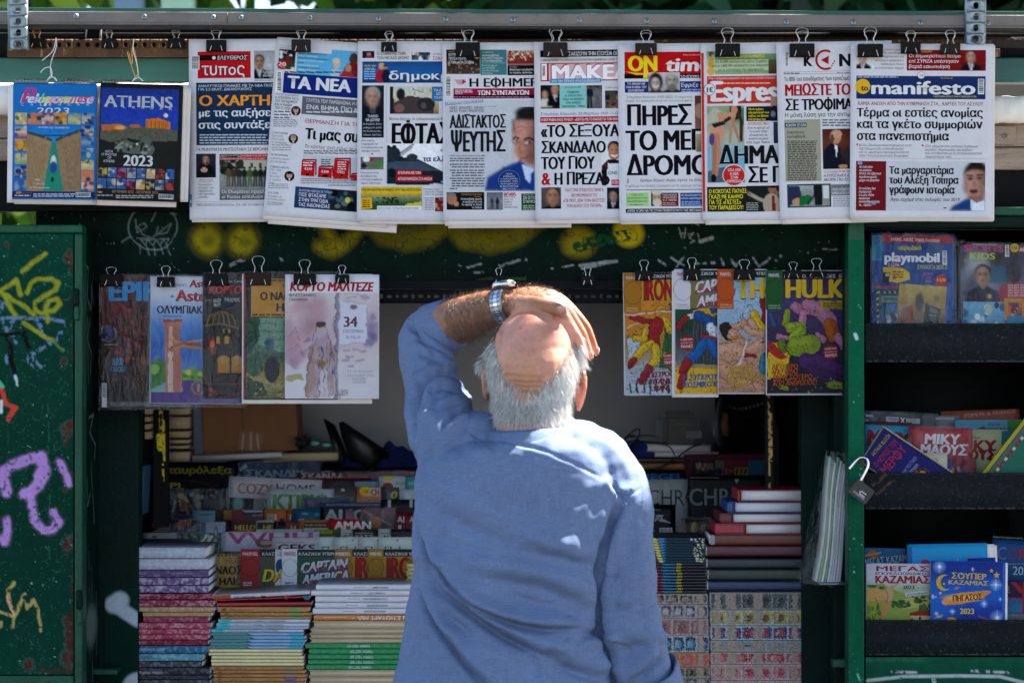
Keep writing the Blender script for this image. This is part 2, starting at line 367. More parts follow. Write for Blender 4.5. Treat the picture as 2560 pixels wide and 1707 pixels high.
class Sheet:
    def __init__(s,ox,oy,w,h,y,rot=0.,tilt=0.,bend=0.,view=None):
        """photo-pixel origin (top left), size, plane; rot clockwise degrees, tilt back degrees, bend in metres"""
        s.o=(ox,oy);s.w=w;s.h=h;s.y=y;s.rot=rot;s.tilt=tilt;s.bend=bend;s.k=KY(y);s.V=[];s.T3=[];s.T4=[];s.C=[];s.n=0
        s.lay=[];s.view(view)
        s.ph=ox*.013 % 6
    def view(s,v): s.v=v or (0,0,1.);s.f=s.v[2];return s
    def loc(s,x,y):
        a=s.v[0]+x*s.v[2]-s.o[0];b=s.v[1]+y*s.v[2]-s.o[1];t=math.radians(-s.rot);c,q=math.cos(t),math.sin(t)
        return a*c-b*q,a*q+b*c
    def warp(s,U,V):
        if not s.bend: return 0*U
        return s.bend*(np.sin(U/s.w*3.1+s.ph)*.6+np.sin(V/s.h*2.6+U/s.w*1.4+s.ph*2)*.5+((V/s.h)**2)*.6)
    def add(s,uv,F,C,lift=None,lay=None):
        b=(uv[:,0].min(),uv[:,1].min(),uv[:,0].max(),uv[:,1].max())
        if lay is None:
            lay=1+max([q[4] for q in s.lay if q[0]<b[2] and q[2]>b[0] and q[1]<b[3] and q[3]>b[1]] or [0])
            s.lay.append((*b,lay))
        x=uv[:,0]*s.k;z=-uv[:,1]*s.k;y=-(s.warp(uv[:,0],uv[:,1])+lay*1.6e-4)
        s.V.append(np.stack([x,y,z],1));(s.T3 if F.shape[1]==3 else s.T4).append(F+s.n);s.n+=len(uv)
        C=np.asarray(C,float);s.C.append(C if C.ndim==2 else np.tile(C,(len(uv),1)))
        return lay
    def R(s,x0,y0,x1,y1,c,lay=None):
        u0,v0=s.loc(x0,y0);u1=u0+(x1-x0)*s.f;v1=v0+(y1-y0)*s.f
        nu=2+int(abs(u1-u0)/14);nv=2+int(abs(v1-v0)/14)
        U,V=np.meshgrid(np.linspace(u0,u1,nu),np.linspace(v0,v1,nv));s.add(np.stack([U.ravel(),V.ravel()],1),grid_faces(nu,nv),lin(c),lay=lay);return s
    def Q(s,pts,c):
        q=[s.loc(*p) for p in pts];t=geometry.tessellate_polygon([[Vector((a,b,0)) for a,b in q]])
        s.add(np.array(q),np.array([(a,b,d) for a,b,d in t]),lin(c));return s
    def O(s,cx,cy,rx,ry,c,n=20):
        return s.Q([(cx+rx*math.cos(6.2832*i/n),cy+ry*math.sin(6.2832*i/n)) for i in range(n)],c)
    def burst(s,cx,cy,r,c,n=14,q=.8): return s.Q([(cx+r*(1 if i % 2 else q)*math.cos(math.pi*i/n),cy+r*(1 if i % 2 else q)*math.sin(math.pi*i/n)) for i in range(2*n)],c)
    def T(s,txt,x,y,h,w=None,c='16161a',b=1,it=0.,rot=0.,lay=None,wob=0.):
        """lettering; weight b >= 2 is laid several times, shifted, as heavy type"""
        pen=0;vs=[];fs=[];n=0
        for i,ch in enumerate(txt):
            if ch == ' ': pen+=.28;continue
            g=GL.get((ch,0)) or GL[('x',0)]
            vs.append(g[0]+(pen,0));fs.append(g[1]+n);n+=len(g[0]);pen+=g[2]
        if not vs: return s
        v=np.concatenate(vs);sy=h*s.f/.69;q={0: 0,1: .009,2: .036,3: .052}[b]*sy;q=min(q,.055*w*s.f/max(pen,.01)) if w else q;sx=((w*s.f-2*q)/max(pen,.01)) if w else sy*.95
        X=(v[:,0]+it*v[:,1]*(sy/sx))*sx+q;Y=-v[:,1]*sy;F=np.concatenate(fs);u,v0=s.loc(x,y);t=math.radians(rot)
        sh=[(0,0)] if b<1 else [(-q,0),(q,0)] if b==1 else ([(-q,0),(0,0),(q,0)] if b==2 else [(-q,0),(q,0),(0,-q*.35),(0,q*.35),(-q*.5,0),(q*.5,0)])
        A=[];FF=[]
        for i,(a,d) in enumerate(sh):
            A.append(np.stack([(X+a)*math.cos(t)-(Y+d)*math.sin(t)+u,(X+a)*math.sin(t)+(Y+d)*math.cos(t)+v0],1));FF.append(F+i*len(X))
        s.add(np.concatenate(A),np.concatenate(FF),lin(c),lay=lay);m=len(X)
        if len(sh)>1: s.V[-1][:,1]-=np.repeat(np.arange(len(sh)),m)*1.1e-5
        return s
    def TO(s,txt,x,y,h,w,c,oc,b=2,**kw): return s.T(txt,x-h*.03,y+h*.05,h*1.08,w+h*.06,oc,3,**kw).T(txt,x,y,h,w,c,b,**kw)
    def L(s,x,y,w,n,dy,h,c='6a6a70',just=0):
        """body copy too small to read: rows of word-length dashes"""
        r=random.Random(int(x*7+y));qs=[]
        for i in range(n):
            p=x;e=x+w*(1 if i<n-1 or not just else .6)*r.uniform(.93,1)
            while p<e:
                q=min(e,p+r.uniform(2,6)*h);qs.append((p,y+i*dy,q,y+i*dy+h));p=q+h*.7
        uv=[];F=[]
        for (a,b_,c_,d) in qs:
            u,v=s.loc(a,b_);u2=u+(c_-a)*s.f;v2=v+(d-b_)*s.f;o=len(uv);uv+=[(u,v),(u,v2),(u2,v2),(u2,v)];F.append((o,o+1,o+2,o+3))
        s.add(np.array(uv),np.array(F),lin(c));return s
    def bars(s,x0,y0,x1,y1,c='101014',vert=True):
        r=random.Random(int(x0+y0));p,e=(x0,x1) if vert else (y0,y1)
        s.R(x0,y0,x1,y1,'e8e8ea');d=abs(e-p)/26
        uv=[];F=[];p+=d
        while p<e-d:
            q=min(e-d,p+d*r.choice([.5,.8,1.2]));A,B=((p,y0+d),(q,y1-d)) if vert else ((x0+d,p),(x1-d,q));u,v=s.loc(*A);u2=u+(B[0]-A[0])*s.f;v2=v+(B[1]-A[1])*s.f
            o=len(uv);uv+=[(u,v),(u,v2),(u2,v2),(u2,v)];F.append((o,o+1,o+2,o+3));p=q+d*r.choice([.4,.7])
        s.add(np.array(uv),np.array(F),lin(c));return s
    def pic(s,x0,y0,x1,y1,cell=2.3): return Pic(s,x0,y0,x1,y1,cell)
    def body(s,w,h,du=0,dv=0,dy=0.,t=.003):
        nu,nv=max(3,int(w/14)),max(3,int(h/14));U,V=np.meshgrid(np.linspace(du,du+w,nu),np.linspace(dv,dv+h,nv))
        U=U.ravel();V=V.ravel();y=-s.warp(U,V)+dy
        f=np.stack([U*s.k,y,-V*s.k],1);b=f+(0,t,0);n=len(f);g=grid_faces(nu,nv)
        top=np.arange(nu);bot=top+(nv-1)*nu;lf=np.arange(nv)*nu;rt=lf+nu-1;q=[]
        for e,rev in ((top,0),(bot,1),(lf,1),(rt,0)):
            a,c=e[:-1],e[1:];q.append(np.stack([a,c,c+n,a+n],1) if not rev else np.stack([c,a,a+n,c+n],1))
        return np.concatenate([f,b]),[np.concatenate([g,(g+n)[:,::-1]]+q)]
    def build(s,name,label,cat,group=None,m='news',paper='cdcbd0',t=.003,copies=(),part='front_page',film=False,art='printing',cover=None):
        root=thing(name,label,cat,P(*s.o,s.y),(math.radians(-s.tilt),math.radians(s.rot),0),group)
        if m == 'gloss': paper=lin(paper)*.85
        V,F=s.body(s.w,s.h,t=t);link(part,mesh_np(part,V,F,M[m],C=np.tile(lin(paper),(len(V),1))),root)
        s.C=[np.clip(np.asarray(q),0,1)**1.22*(.78 if m == 'gloss' else 1) for q in s.C]
        if s.V: link(art,mesh_np(art,np.concatenate(s.V),[np.concatenate(q) for q in (s.T3,s.T4) if q],M[m],C=np.concatenate(s.C)),root)
        for (du,dv,dw,dh,dy) in copies:
            V,F=s.body(s.w+dw,s.h+dh,du,dv,dy,.0025);link('inner_page',mesh_np('inner_page',V,F,M['news'],C=np.tile(lin('dcd4d0'),(len(V),1))),root)
        if film:
            V,F=s.body(s.w+10,s.h+12,-5,-3,-.004,.0002);F=F[0][:len(F[0]) // 2-20] if False else F[0]
            nq=(max(3,int((s.w+10)/14))-1)*(max(3,int((s.h+12)/14))-1);link('clear_film',mesh_np('clear_film',V,[F[:nq]],M['film']),root)
        return root
Z_A1=(0,0,.37);Z_A2=(460,80,.3188);Z_A3=(1080,80,.319);Z_A4=(1740,80,.3486)
Z_B1=(0,540,.3698);Z_B2=(240,640,.3146);Z_B3=(1500,600,.2891);Z_B4=(2120,540,.4082)
Z_C1=(320,1000,.3146);Z_C2=(320,1330,.3146);Z_C3=(1480,960,.2636);Z_C4=(1600,1330,.2551)
Z_D1=(0,1100,.3872);Z_D2=(1980,1080,.4)
# ------------------------------------------------------------------ setting
def sheet_part(s,name,parent,m,paper,t=.004,rotz=None,loc=None,label=None):
    V,F=s.body(s.w,s.h,t=t);n=len(V);C=np.tile(lin(paper),(n,1));FF=[F[0]];VV=[V];CC=[C]
    if s.V:
        VV+=s.V;CC+=s.C;a=[q+n for q in s.T3];b=[q+n for q in s.T4]
        if a: FF.append(np.concatenate(a))
        if b: FF[0]=np.concatenate([FF[0]]+b)
    o=link(name,mesh_np(name,np.concatenate(VV),FF,M[m],C=np.concatenate(CC)),parent)
    o.location=(P(*s.o,s.y) if loc is None else Vector(loc))-abs_loc(parent);o.rotation_euler=(math.radians(-s.tilt),math.radians(s.rot),rotz or 0)
    if label: o['label']=label
    return o
def VW(v,pts): return [(v[0]+a*v[2],v[1]+b*v[2]) for a,b in pts]

g=mat('pavement_concrete','686460',rough=.9,var=.3,vscale=2,bump=.2,bscale=30)
box('pavement',-30,30,-30,30,-.2,0,g)['kind'] = 'structure'

kiosk=thing('kiosk','dark green steel street kiosk hung with newspapers, its hatch open over book stacks','kiosk',(0,.6,0))
YF=.12                                   # fascia plane
YJ=.19                                   # door jamb plane
# top rail (gutter profile) slightly out of level
rl=pbox('gutter_rail',-60,31,2640,60,-.06,.05,'rail',kiosk,.002);rl.rotation_euler.y=math.radians(.22);rl.location.z-=.002
r2=pbox('gutter_lip',-60,62,2640,70,-.055,.04,'rail_dark',kiosk,.001);r2.rotation_euler.y=math.radians(.22);r2.location.z-=.002
pbox('gutter_cap',-60,24,2640,36,-.045,.08,'green_beam',kiosk,.001).rotation_euler.y=math.radians(.22)
r4=pbox('gutter_edge',-60,59,2640,63,-.064,.05,'rail',kiosk,.001);r4.rotation_euler.y=math.radians(.22);r4.location.z-=.002
V=[];F=[]
def screw():
    V=[(0,-.0035,0)];F=[]
    for j,(r,y) in enumerate(((.0035,-.0032),(.0052,-.002),(.0062,0))):
        for i in range(12): V.append((r*math.cos(i*math.pi/6),y,r*math.sin(i*math.pi/6)))
    T=np.array([(0,1+(i+1) % 12,1+i) for i in range(12)]);Q=np.array([(1+j*12+i,1+j*12+(i+1) % 12,13+j*12+(i+1) % 12,13+j*12+i) for j in range(2) for i in range(12)])
    c=np.array([(-.003,-.0036,-.0005),(.003,-.0036,-.0005),(.003,-.0036,.0005),(-.003,-.0036,.0005),(-.0005,-.0037,-.003),(.0005,-.0037,-.003),(.0005,-.0037,.003),(-.0005,-.0037,.003)])
    me=mesh_np('screw',np.concatenate([np.array(V),c]),[T,Q,np.array([(37,38,39,40),(41,42,43,44)])],M['galv'])
    me.materials.append(M['black_steel']);me.polygons[len(me.polygons)-1].material_index=1;me.polygons[len(me.polygons)-2].material_index=1
    return me
sm=screw()
for x in [350,663,980,1108,1424,1738,2048]: 
    px=x*.5442;py=45+px*.0041;o=link('screw',sm,rl);o.location=Vector((P(px,py,-.0605).x,-.0605,P(px,py,-.0605).z))-abs_loc(rl)
for x in [5,310,620,930,1260,1568,1876,2185]:
    px=1280+x*.5442;py=45+px*.0041;o=link('screw',sm,rl);o.location=Vector((P(px,py,-.0605).x,-.0605,P(px,py,-.0605).z))-abs_loc(rl)
a=P(568,30,-.062);box('rail_joint',a.x-.0006,a.x+.0006,-.0612,-.05,P(0,61,-.06).z,P(0,33,-.06).z,'rail_dark',kiosk)
# dark soffit behind the clips and the beams
pbox('soffit_panel',-80,60,2640,160,.075,.02,'black_steel',kiosk)
pbox('conduit',-80,82,2640,92,.045,.012,'black_steel',kiosk,.004)
pbox('brown_mesh_strip',1500,78,2640,120,.062,.01,mat('dark_brown_mesh','241c1c',rough=.9,var=.6,vscale=90,bump=.4,bscale=120),kiosk)
pbox('green_beam',-80,144,2640,206,.05,.05,'green_beam',kiosk,.003)
b_=pbox('bracket',213,66,252,100,.03,.03,'black_steel',kiosk,.001)
for (x0,x1,y0,y1) in ((213,216,66,100),(249,252,66,100),(213,252,97,101)): pbox('bracket_edge',x0,y0,x1,y1,.022,.01,'galv',kiosk)
# rolled canvas, round on top
def roll(px0,px1,py0,py1,y,nm='canvas_roll'):
    a=P(px0,py0,y);b=P(px1,py1,y);R=(a.z-b.z)/2;V=[];n=24;m=30
    for j in range(m):
        x=a.x+(b.x-a.x)*j/(m-1)
        for i in range(n):
            t=2*math.pi*i/n;r=R*(1+.03*math.sin(3*t+j*.7)+.02*math.sin(j*1.3));V.append((x,y+.04+r*math.cos(t)*.8,b.z+R+r*math.sin(t)))
    F=[(j*n+i,(j+1)*n+i,(j+1)*n+(i+1) % n,j*n+(i+1) % n) for j in range(m-1) for i in range(n)]
    V=np.array(V);c=V.mean(0);return link(nm,mesh_np(nm,V-c,[np.array(F)],M['canvas'],smooth=True),kiosk,Vector(c)-abs_loc(kiosk))
roll(-90,466,203,286,-.025);roll(2491,2680,236,304,-.025)
pbox('weathered_board',-90,284,560,345,.045,.03,'wood',kiosk,.003);pbox('weathered_board',-90,347,560,402,.05,.03,'wood',kiosk,.003)
pbox('weathered_board',2440,308,2680,366,.045,.03,'wood',kiosk,.003);pbox('weathered_board',2440,369,2680,424,.05,.03,'wood',kiosk,.003)
pbox('bracket_plate',2486,315,2540,362,.034,.012,'wood',kiosk,.002)
tube('bolt',[P(2512,340,.03),P(2512,340,.045)],.005,'rust',kiosk,loc=-abs_loc(kiosk))
pbox('dark_beam',-80,404,2640,528,.07,.04,'black_steel',kiosk,.002)
# grey hanging strips, galvanised, with real holes
for (px0,px1,top,n,py) in ((20,64,-60,7,0),(2418,2464,-60,7,0)):
    w=(px1-px0)*KY(-.075);o=perforated('hanging_strip',n,w,.0222,.003,[(.0055,.0065,0)],'galv',True,kiosk)
    p0=P((px0+px1)/2,124 if px0<100 else 112,-.078);o.location=Vector((p0.x,-.078,p0.z+n*.0222))-abs_loc(kiosk);o.rotation_euler.y=math.radians(-1.5 if px0<100 else .5)
    for q in (-1,1):
        e=box('strip_flange',p0.x+q*w/2-.0015,p0.x+q*w/2+.0015,-.076,-.058,p0.z,p0.z+n*.0222,'galv',kiosk);e.rotation_euler.y=o.rotation_euler.y
    tube('bolt',[(p0.x+.003,-.086,p0.z+.009),(p0.x+.003,-.07,p0.z+.009)],.009,'galv',kiosk,6,smooth=False,loc=-abs_loc(kiosk))
# rusty perforated rail
o=perforated('rusty_perforated_rail',104,.0192,.020,.003,[(.0046,.0052,-.001)],'rust',False,kiosk)
o.location=P(18,111,.020)-abs_loc(kiosk)
pbox('rusty_rail_flange',18,122,2500,143,.018,.004,'rust',kiosk,.001)
# painted fascia with sprayed letters
F1=(200,520,.4847);F2=(1220,520,.5697)
s=Sheet(90,524,2045,178,YF,view=None)
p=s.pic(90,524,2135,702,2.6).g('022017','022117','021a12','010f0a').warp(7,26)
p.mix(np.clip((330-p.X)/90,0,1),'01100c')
yl = '8a7e0c'
for (cx,cy) in ((655,165),(840,168)):
    x,y=VW(F1,[(cx,cy)])[0];p.e(x,y,36,38,yl,.9,.6).l([(x,y),(x+1,y+2)],62,yl,14,.8,.16);p.e(x+4,y+3,15,13,'4c5010',.9,.55)
for pts,w,a in (([(1235,60),(1310,180)],26,1),([(1235,200),(1300,225),(1400,160),(1500,60)],30,.75),([(1480,60),(1560,150),(1680,180),(1800,150),(1900,60)],40,.5),([(1900,60),(1980,160),(2120,190),(2260,140),(2380,60)],44,.5)):
    p.l(VW(F1,pts),w,yl,20,a*.85)
p.e(720+320,560,75,34,'7c7414',.7,.35);p.e(1230,558,95,44,'7c7414',.8,.4)
x,y=VW(F2,[(400,150)])[0];p.e(x,y,40,34,yl,.6,.8);x,y=VW(F2,[(620,100)])[0];p.e(x,y,36,40,'b8a810',.4,.95)
p.l(VW(F2,[(400,165),(480,150),(610,120)]),28,'0a4020',4,1,.42)
wh = 'aab0b0'
p.l(VW(F1,[(380+125*math.cos(t),100+118*math.sin(t)) for t in np.linspace(0,6.3,30)]),2.4,'84908e',3,.8)
for pts in ([(290,60),(300,130),(345,100),(330,80),(300,95),(330,140),(380,160),(300,160)],[(380,150),(470,80),(450,130),(390,140),(400,100)],[(320,165),(340,195),(355,165),(375,195),(395,165),(410,195),(430,165),(445,190),(460,160)],[(320,170),(460,160)],[(310,190),(305,235)],[(345,200),(350,245)],[(380,205),(382,245)],[(415,200),(425,240)],[(445,180),(465,245)],[(340,0),(385,20),(365,70)],[(455,10),(475,5),(465,30),(500,30)],[(220,175),(270,150)]):
    p.l(VW(F1,pts),2.2,'84908e',3,.7)
for pts,w,r in (([(785,295),(850,270)],9,.35),([(1035,265),(1045,280)],6,.3),([(1955,290),(1990,305),(2070,285)],5,.4),([(2170,300),(2260,268),(2300,265)],6,.4),([(2030,330),(2080,330)],5,.5)):
    p.l(VW(F1,pts),w,'7c8280',2,.9,r)
for pts,w,r in (([(840,85),(850,125)],3,.1),([(870,85),(862,125)],3,.1),([(842,110),(868,105)],3,.1),([(880,110),(905,105),(885,125),(910,140),(890,150)],3,.1),([(925,110),(930,135)],3,.1),([(935,145),(985,130)],10,.2),([(900,60),(925,75)],3,.1),([(1000,70),(1050,62)],3,.1),([(410,245),(560,232)],8,.15),([(420,260),(520,240)],6,.15),([(280,265),(380,245)],4,.45),([(50,250),(130,225)],4,.45),([(750,235),(780,250)],6,.4),([(810,220),(860,255)],5,.4),([(860,215),(830,260)],5,.4),([(910,250),(990,240)],6,.45),([(1020,220),(1030,255)],6,.4),([(1060,225),(1080,255),(1100,225)],6,.4),([(1160,215),(1190,260),(1240,210)],6,.45),([(1200,215),(1250,245),(1290,210)],6,.45),([(1430,190),(1560,180)],4,.5)):
    p.l(VW(F2,pts),w,'8a9090',2,.9,r)
p.l(VW(F1,[(2045,378),(2120,365),(2290,372)]),9,'2c4c1c',3,.8,.3)
p.ink(60,.02,'010c08',.6).sp(420,['5c6c64','1c3c2c','8c9490','3c4c20'],.8,1.7,None,.5,.6).n(.35,70).end()
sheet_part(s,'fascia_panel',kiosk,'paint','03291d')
pbox('fascia_lower_edge',950,700,1570,722,.118,.03,'black_steel',kiosk,.002)
o=perforated('perforated_strip',36,19.6*KY(.13),34*KY(.13),.002,[(.0037,.0037,0),(.006,.0037,0),(.0033,.0055,0),(.006,.0037,0)],'black_steel',False,kiosk)
o.location=P(905,741,.13)-abs_loc(kiosk)
# jambs, counter and inside
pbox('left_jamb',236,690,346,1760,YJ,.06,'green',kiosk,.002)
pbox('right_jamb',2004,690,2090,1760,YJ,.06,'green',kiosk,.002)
xa,xb=P(236,0,YJ).x,P(2090,0,YJ).x
zc=P(0,1790,YJ).z
box('counter',xa,xb,.13,1.36,zc-.04,zc,'black_steel',kiosk,.003)
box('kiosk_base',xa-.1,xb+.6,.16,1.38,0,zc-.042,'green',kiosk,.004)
box('inner_side',xa-.02,xa,YJ+.062,1.36,zc,2.2,'black_steel',kiosk);box('inner_side',xb,xb+.02,YJ+.062,1.36,zc,2.2,'black_steel',kiosk)
box('kiosk_roof',xa-.1,xb+.6,.10,1.42,2.2,2.24,'green',kiosk,.004)
wall_=box('rear_wall',xa,P(1790,0,1.3).x,1.34,1.36,zc,2.19,'wall',kiosk)
box('rear_dark_wall',P(1790,0,1.3).x+.001,xb,1.30,1.36,zc,2.19,'black_steel',kiosk)
s=Sheet(262,1470,82,270,YJ-.001)
p=s.pic(262,1470,344,1740,2.4).g('03291f','02241b').l([(285,1510),(300,1500)],44,'aab4c0',10).l([(300,1520),(345,1550)],34,'aab4c0',8).e(345,1720,40,40,'aab4c0',.2).n(.12,20).end()
sheet_part(s,'sprayed_jamb_face',kiosk,'paint','03291f',.0008)
# worn posts
def worn_post(px0,px1,py0,py1,y,marks,base='0a0a0b',y2='a89018'):
    s=Sheet(px0,py0,px1-px0,py1-py0,y);p=s.pic(px0,py0,px1,py1,1.8).g(base)
    for (a,b,c,w) in marks: p.l([(a,b),(a+2,c)],w,y2,2,1,.42)
    p.n(.3,40).end();sheet_part(s,'worn_post',kiosk,'paint',base,.02)
worn_post(383,420,690,1318,YJ+.07,[(402,1030,1130,9),(409,1050,1150,5),(398,1090,1120,14),(407,1160,1200,4)],y2='b8a428')
worn_post(1914,1934,960,1230,YJ+.07,[(1926,1035,1150,7),(1922,985,1220,4)],base='14161a',y2='c09a58')

# left cabinet door, opened towards the street
dx0=-130
door=thing('open_cabinet_door','dark green steel cabinet door at left with pink, yellow and black graffiti','door',P(95,1707,-.03)*1)
s=Sheet(dx0,585,183-dx0,1100,-.028)
p=s.pic(dx0,585,183,1685,2.6).g('023a2a','023526','023022','023628').warp(6,34)
B=lambda pts: VW(Z_B1,pts);Dd=lambda pts: VW(Z_D1,pts)
p.n(.16,8)
for pts in ([(20,690),(250,685),(430,720)],[(30,700),(70,820),(100,860)],[(100,700),(60,790),(120,800)],[(240,700),(290,780),(330,860)],[(430,740),(385,840)],[(0,590),(30,600),(0,640)],[(330,870),(200,940),(280,1020)],[(40,950),(50,990)],[(190,960),(220,1020)]): p.l(B(pts),9,'6c84a4',4,.8,.45)
p.l(B([(0,800),(170,782)]),8,'0a0c0c',3).l(B([(50,800),(95,1060)]),12,'0a0c0c',4).l(B([(150,800),(195,890)]),11,'0a0c0c',4).l(B([(100,1085),(115,1140)]),9,'b8c4c4',3,1,.4)
for pts in ([(10,500),(115,430),(138,535)],[(0,510),(120,590),(230,660)],[(20,530),(105,668)],[(180,520),(215,455),(270,428),(350,418),(392,450),(370,500),(290,545),(240,580),(240,630),(290,660),(370,640),(405,600),(380,565),(330,570),(315,620),(325,715)],[(300,258),(220,320),(155,375)],[(155,720),(260,790),(350,840)]): p.l(B(pts),12.5,'8a8c1c',4,.8,.12).l(B(pts),6,'a0a02c',5,.5,.3)
p.l(B([(350,840),(425,905)]),8,'5c8040',4,.7)
p.l(B([(0,1160),(40,1270),(100,1300),(65,1370)]),12,'c83c34',3,1,.25).l(B([(0,1120),(12,1150)]),10,'4cb088',3).l(B([(4,1250),(4,1330)]),8,'d8d8d8',3)
vi = 'b284c4'
for pts,w in (([(45,335),(28,260),(40,190),(110,145),(200,118),(260,110)],26),([(262,110),(285,190),(250,280),(205,330),(165,350)],29),([(210,340),(205,430),(225,520),(285,580),(345,575),(375,525),(345,465)],19),([(378,140),(410,200),(450,275)],17),([(38,520),(45,590),(28,650)],19),([(0,640),(20,655)],16)): p.l(Dd(pts),w+5,vi,10,.35,.3).l(Dd(pts),w,vi,5,.95,.30)
for pts in ([(90,915),(58,960),(60,1050),(90,1130),(85,1200)],[(100,1130),(135,1050),(160,990),(178,1080),(228,1030),(245,1130),(265,1225)],[(0,1105),(60,1130),(95,1135)],[(0,1200),(10,1170)]): p.l(Dd(pts),8,'b09858',3,.9,.3)
p.l(Dd([(50,1000),(65,1090),(90,1135)]),4,'d89484',2)
ru = '46201c'
for v,x,y,r in ((B,430,975,9),(B,465,285,12),(B,470,250,9),(B,445,1440,16),(B,470,1410,12),(B,40,190,6),(B,432,1500,7),(Dd,430,670,14),(Dd,475,650,12),(Dd,420,315,8),(Dd,470,220,8),(Dd,440,1410,20),(Dd,480,1400,16),(Dd,180,1445,14),(Dd,430,1170,12),(Dd,440,1250,12),(Dd,450,1320,14),(Dd,490,900,9)):
    q=v([(x,y)])[0];p.e(q[0],q[1],r*1.1,r*1.2,'5c7c70',.5,.3);p.e(q[0],q[1],r*.9,r,ru,.7,.9);p.l([q,(q[0]+1,q[1]+r*2.6)],r*.5,ru,4,.5,.35)
p.l(Dd([(460,1130),(450,1340)]),18,ru,8,.8,.3).l(Dd([(250,1490),(500,1490)]),10,ru,8,.7,.35).l([(181,640),(181,900)],5,ru,4,.7,.45).l([(181,1400),(181,1640)],5,ru,4,.7,.4)
p.sp(420,['3c7c60','2c6c50','8cb0a0','022c20'],.7,1.9,None,.5,.8);p.ink(26,.006,'02281c',.7).ink(60,.008,'3c7c60',.4).l([(20,600),(24,900),(18,1200)],2,'1c5c44',3,.5,.5).l([(120,1000),(124,1400)],3,'2c6c50',3,.5,.5);p.n(.16,90).end()
sheet_part(s,'door_panel',door,'paint','03402e',.006)
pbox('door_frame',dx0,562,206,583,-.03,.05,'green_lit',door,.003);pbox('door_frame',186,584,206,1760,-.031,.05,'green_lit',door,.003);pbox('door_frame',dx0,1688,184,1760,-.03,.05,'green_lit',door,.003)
pbox('hinge',182,721,196,764,-.042,.012,'green',door,.004);pbox('hinge',184,764,197,802,-.041,.012,'green_lit',door,.004)
pbox('hinge',189,1475,206,1523,-.043,.012,'green',door,.004);pbox('hinge',193,1524,205,1560,-.042,.012,'green_lit',door,.004)
pbox('cabinet_body',dx0,586,184,1760,-.018,.2,'green',door)
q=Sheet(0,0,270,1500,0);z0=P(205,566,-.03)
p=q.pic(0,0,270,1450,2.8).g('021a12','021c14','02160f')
for pts in ([(20,90),(30,220),(60,240),(70,120),(110,130),(90,250),(150,300),(170,180),(210,100),(200,280),(150,200)],[(100,330),(110,600)],[(140,340),(90,420),(160,480),(140,560)],[(190,360),(240,420),(180,480),(230,560),(220,640)],[(120,740),(190,730),(130,800),(220,860),(200,920)],[(90,980),(100,1100),(140,1050)],[(150,930),(200,1180)]): p.l([(a,b*.62+20) for a,b in pts],5.5,'6c7270',3,.75,.25)
for x in (120,160,230): p.l([(x,700+x),(x+14,1000+x)],4,'5c706c',3,.8,.45)
p.e(150,1010,90,50,'6c7c78',.6,.5).sp(80,['3c5c4c'],1,2.4).n(.25,50).end()
sheet_part(q,'door_side_panel',door,'paint','02160f',.004,math.pi/2,(z0.x-.003,-.028,z0.z))
pbox('ledge',226,1672,292,1686,.12,.05,'green_lit',kiosk,.002)

# right-hand display cabinet
cab=thing('display_cabinet','open green steel cabinet at right with dark shelf fronts holding magazines','cabinet',P(2340,1760,.02))
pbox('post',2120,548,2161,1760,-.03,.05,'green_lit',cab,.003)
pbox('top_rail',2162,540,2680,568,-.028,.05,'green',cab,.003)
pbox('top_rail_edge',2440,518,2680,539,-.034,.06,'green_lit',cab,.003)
x0=P(2120,0,-.03).x;x1=P(2680,0,0).x;zt=P(0,560,0).z;zb=P(0,1760,0).z
box('side_wall',x0+.001,x0+.03,.022,YJ+.06,zb,zt,'green',cab)
box('rear_panel',x0+.031,x1,.27,.29,zb,zt,'black_steel',cab);box('top_panel',x0+.031,x1,.022,.32,zt+.001,zt+.02,'black_steel',cab);box('right_wall',x1+.001,x1+.02,.022,.32,zb,zt+.02,'green',cab)
for (a,b) in ((808,906),(1182,1273),(1550,1638)):
    pbox('shelf_front',2163,a,2680,b,.0,.012,'lip',cab,.001)
    z=P(0,b,.0).z;box('shelf_board',x0+.031,x1,.013,.268,z,z+.012,'black_steel',cab)
for i_,(a,b) in enumerate(((808,906),(1182,1273),(1550,1638))):
    s=Sheet(2164,a+1,516,b-a-2,-.0004);p=s.pic(2164,a+1,2680,b-1,1.9).g('15191c','181c20','101316').warp(3,60).sp(500,['343c40','2a3034','06080a','464e50'],.6,1.8,None,.5,.55)
    if i_==1: p.l([(2184,1212),(2215,1186)],7,'5c4438',4,.7,.35).l([(2193,1236),(2228,1204)],6,'5c4034',4,.7,.35)
    p.l([(2164,b-3),(2680,b-3)],2.5,'4c5456',2,.6,.45).l([(2164,a+2),(2680,a+2)],2,'3c4446',2,.5,.5).l([(2300,a+40),(2420,a+46)],16,'24292c',30,.5,.4).n(.3,60).end();sheet_part(s,'shelf_face',cab,'paint','14181b',.0003)
s=Sheet(2164,1642,516,120,-.006);p=s.pic(2164,1642,2680,1762,2.5).g('0a4a34','06382a').l([(2164,1648),(2320,1646)],14,'1c5c40',6,.9,.35).l([(2170,1700),(2260,1690),(2400,1688),(2500,1690),(2560,1705)],8,'a0acac',3,1,.12).l([(2230,1678),(2290,1680)],6,'a0acac',3,1,.4).l([(2430,1676),(2520,1680)],6,'a0acac',3,1,.42).l([(2332,1690),(2345,1740)],9,'a0acac',3,1,.2).n(.2,40).end()
sheet_part(s,'lower_panel',cab,'paint','053427',.01)
a=P(2120,1457,.0);box('ledge',P(2040,0,.06).x,x0,-.005,.12,a.z-.003,a.z,'galv',kiosk)
pbox('catch_block',2082,1648,2130,1668,.0,.03,'green_lit',kiosk,.002)
pbox('cabinet_side_board',2086,690,2119,1760,.08,.1,'green',cab,.002)
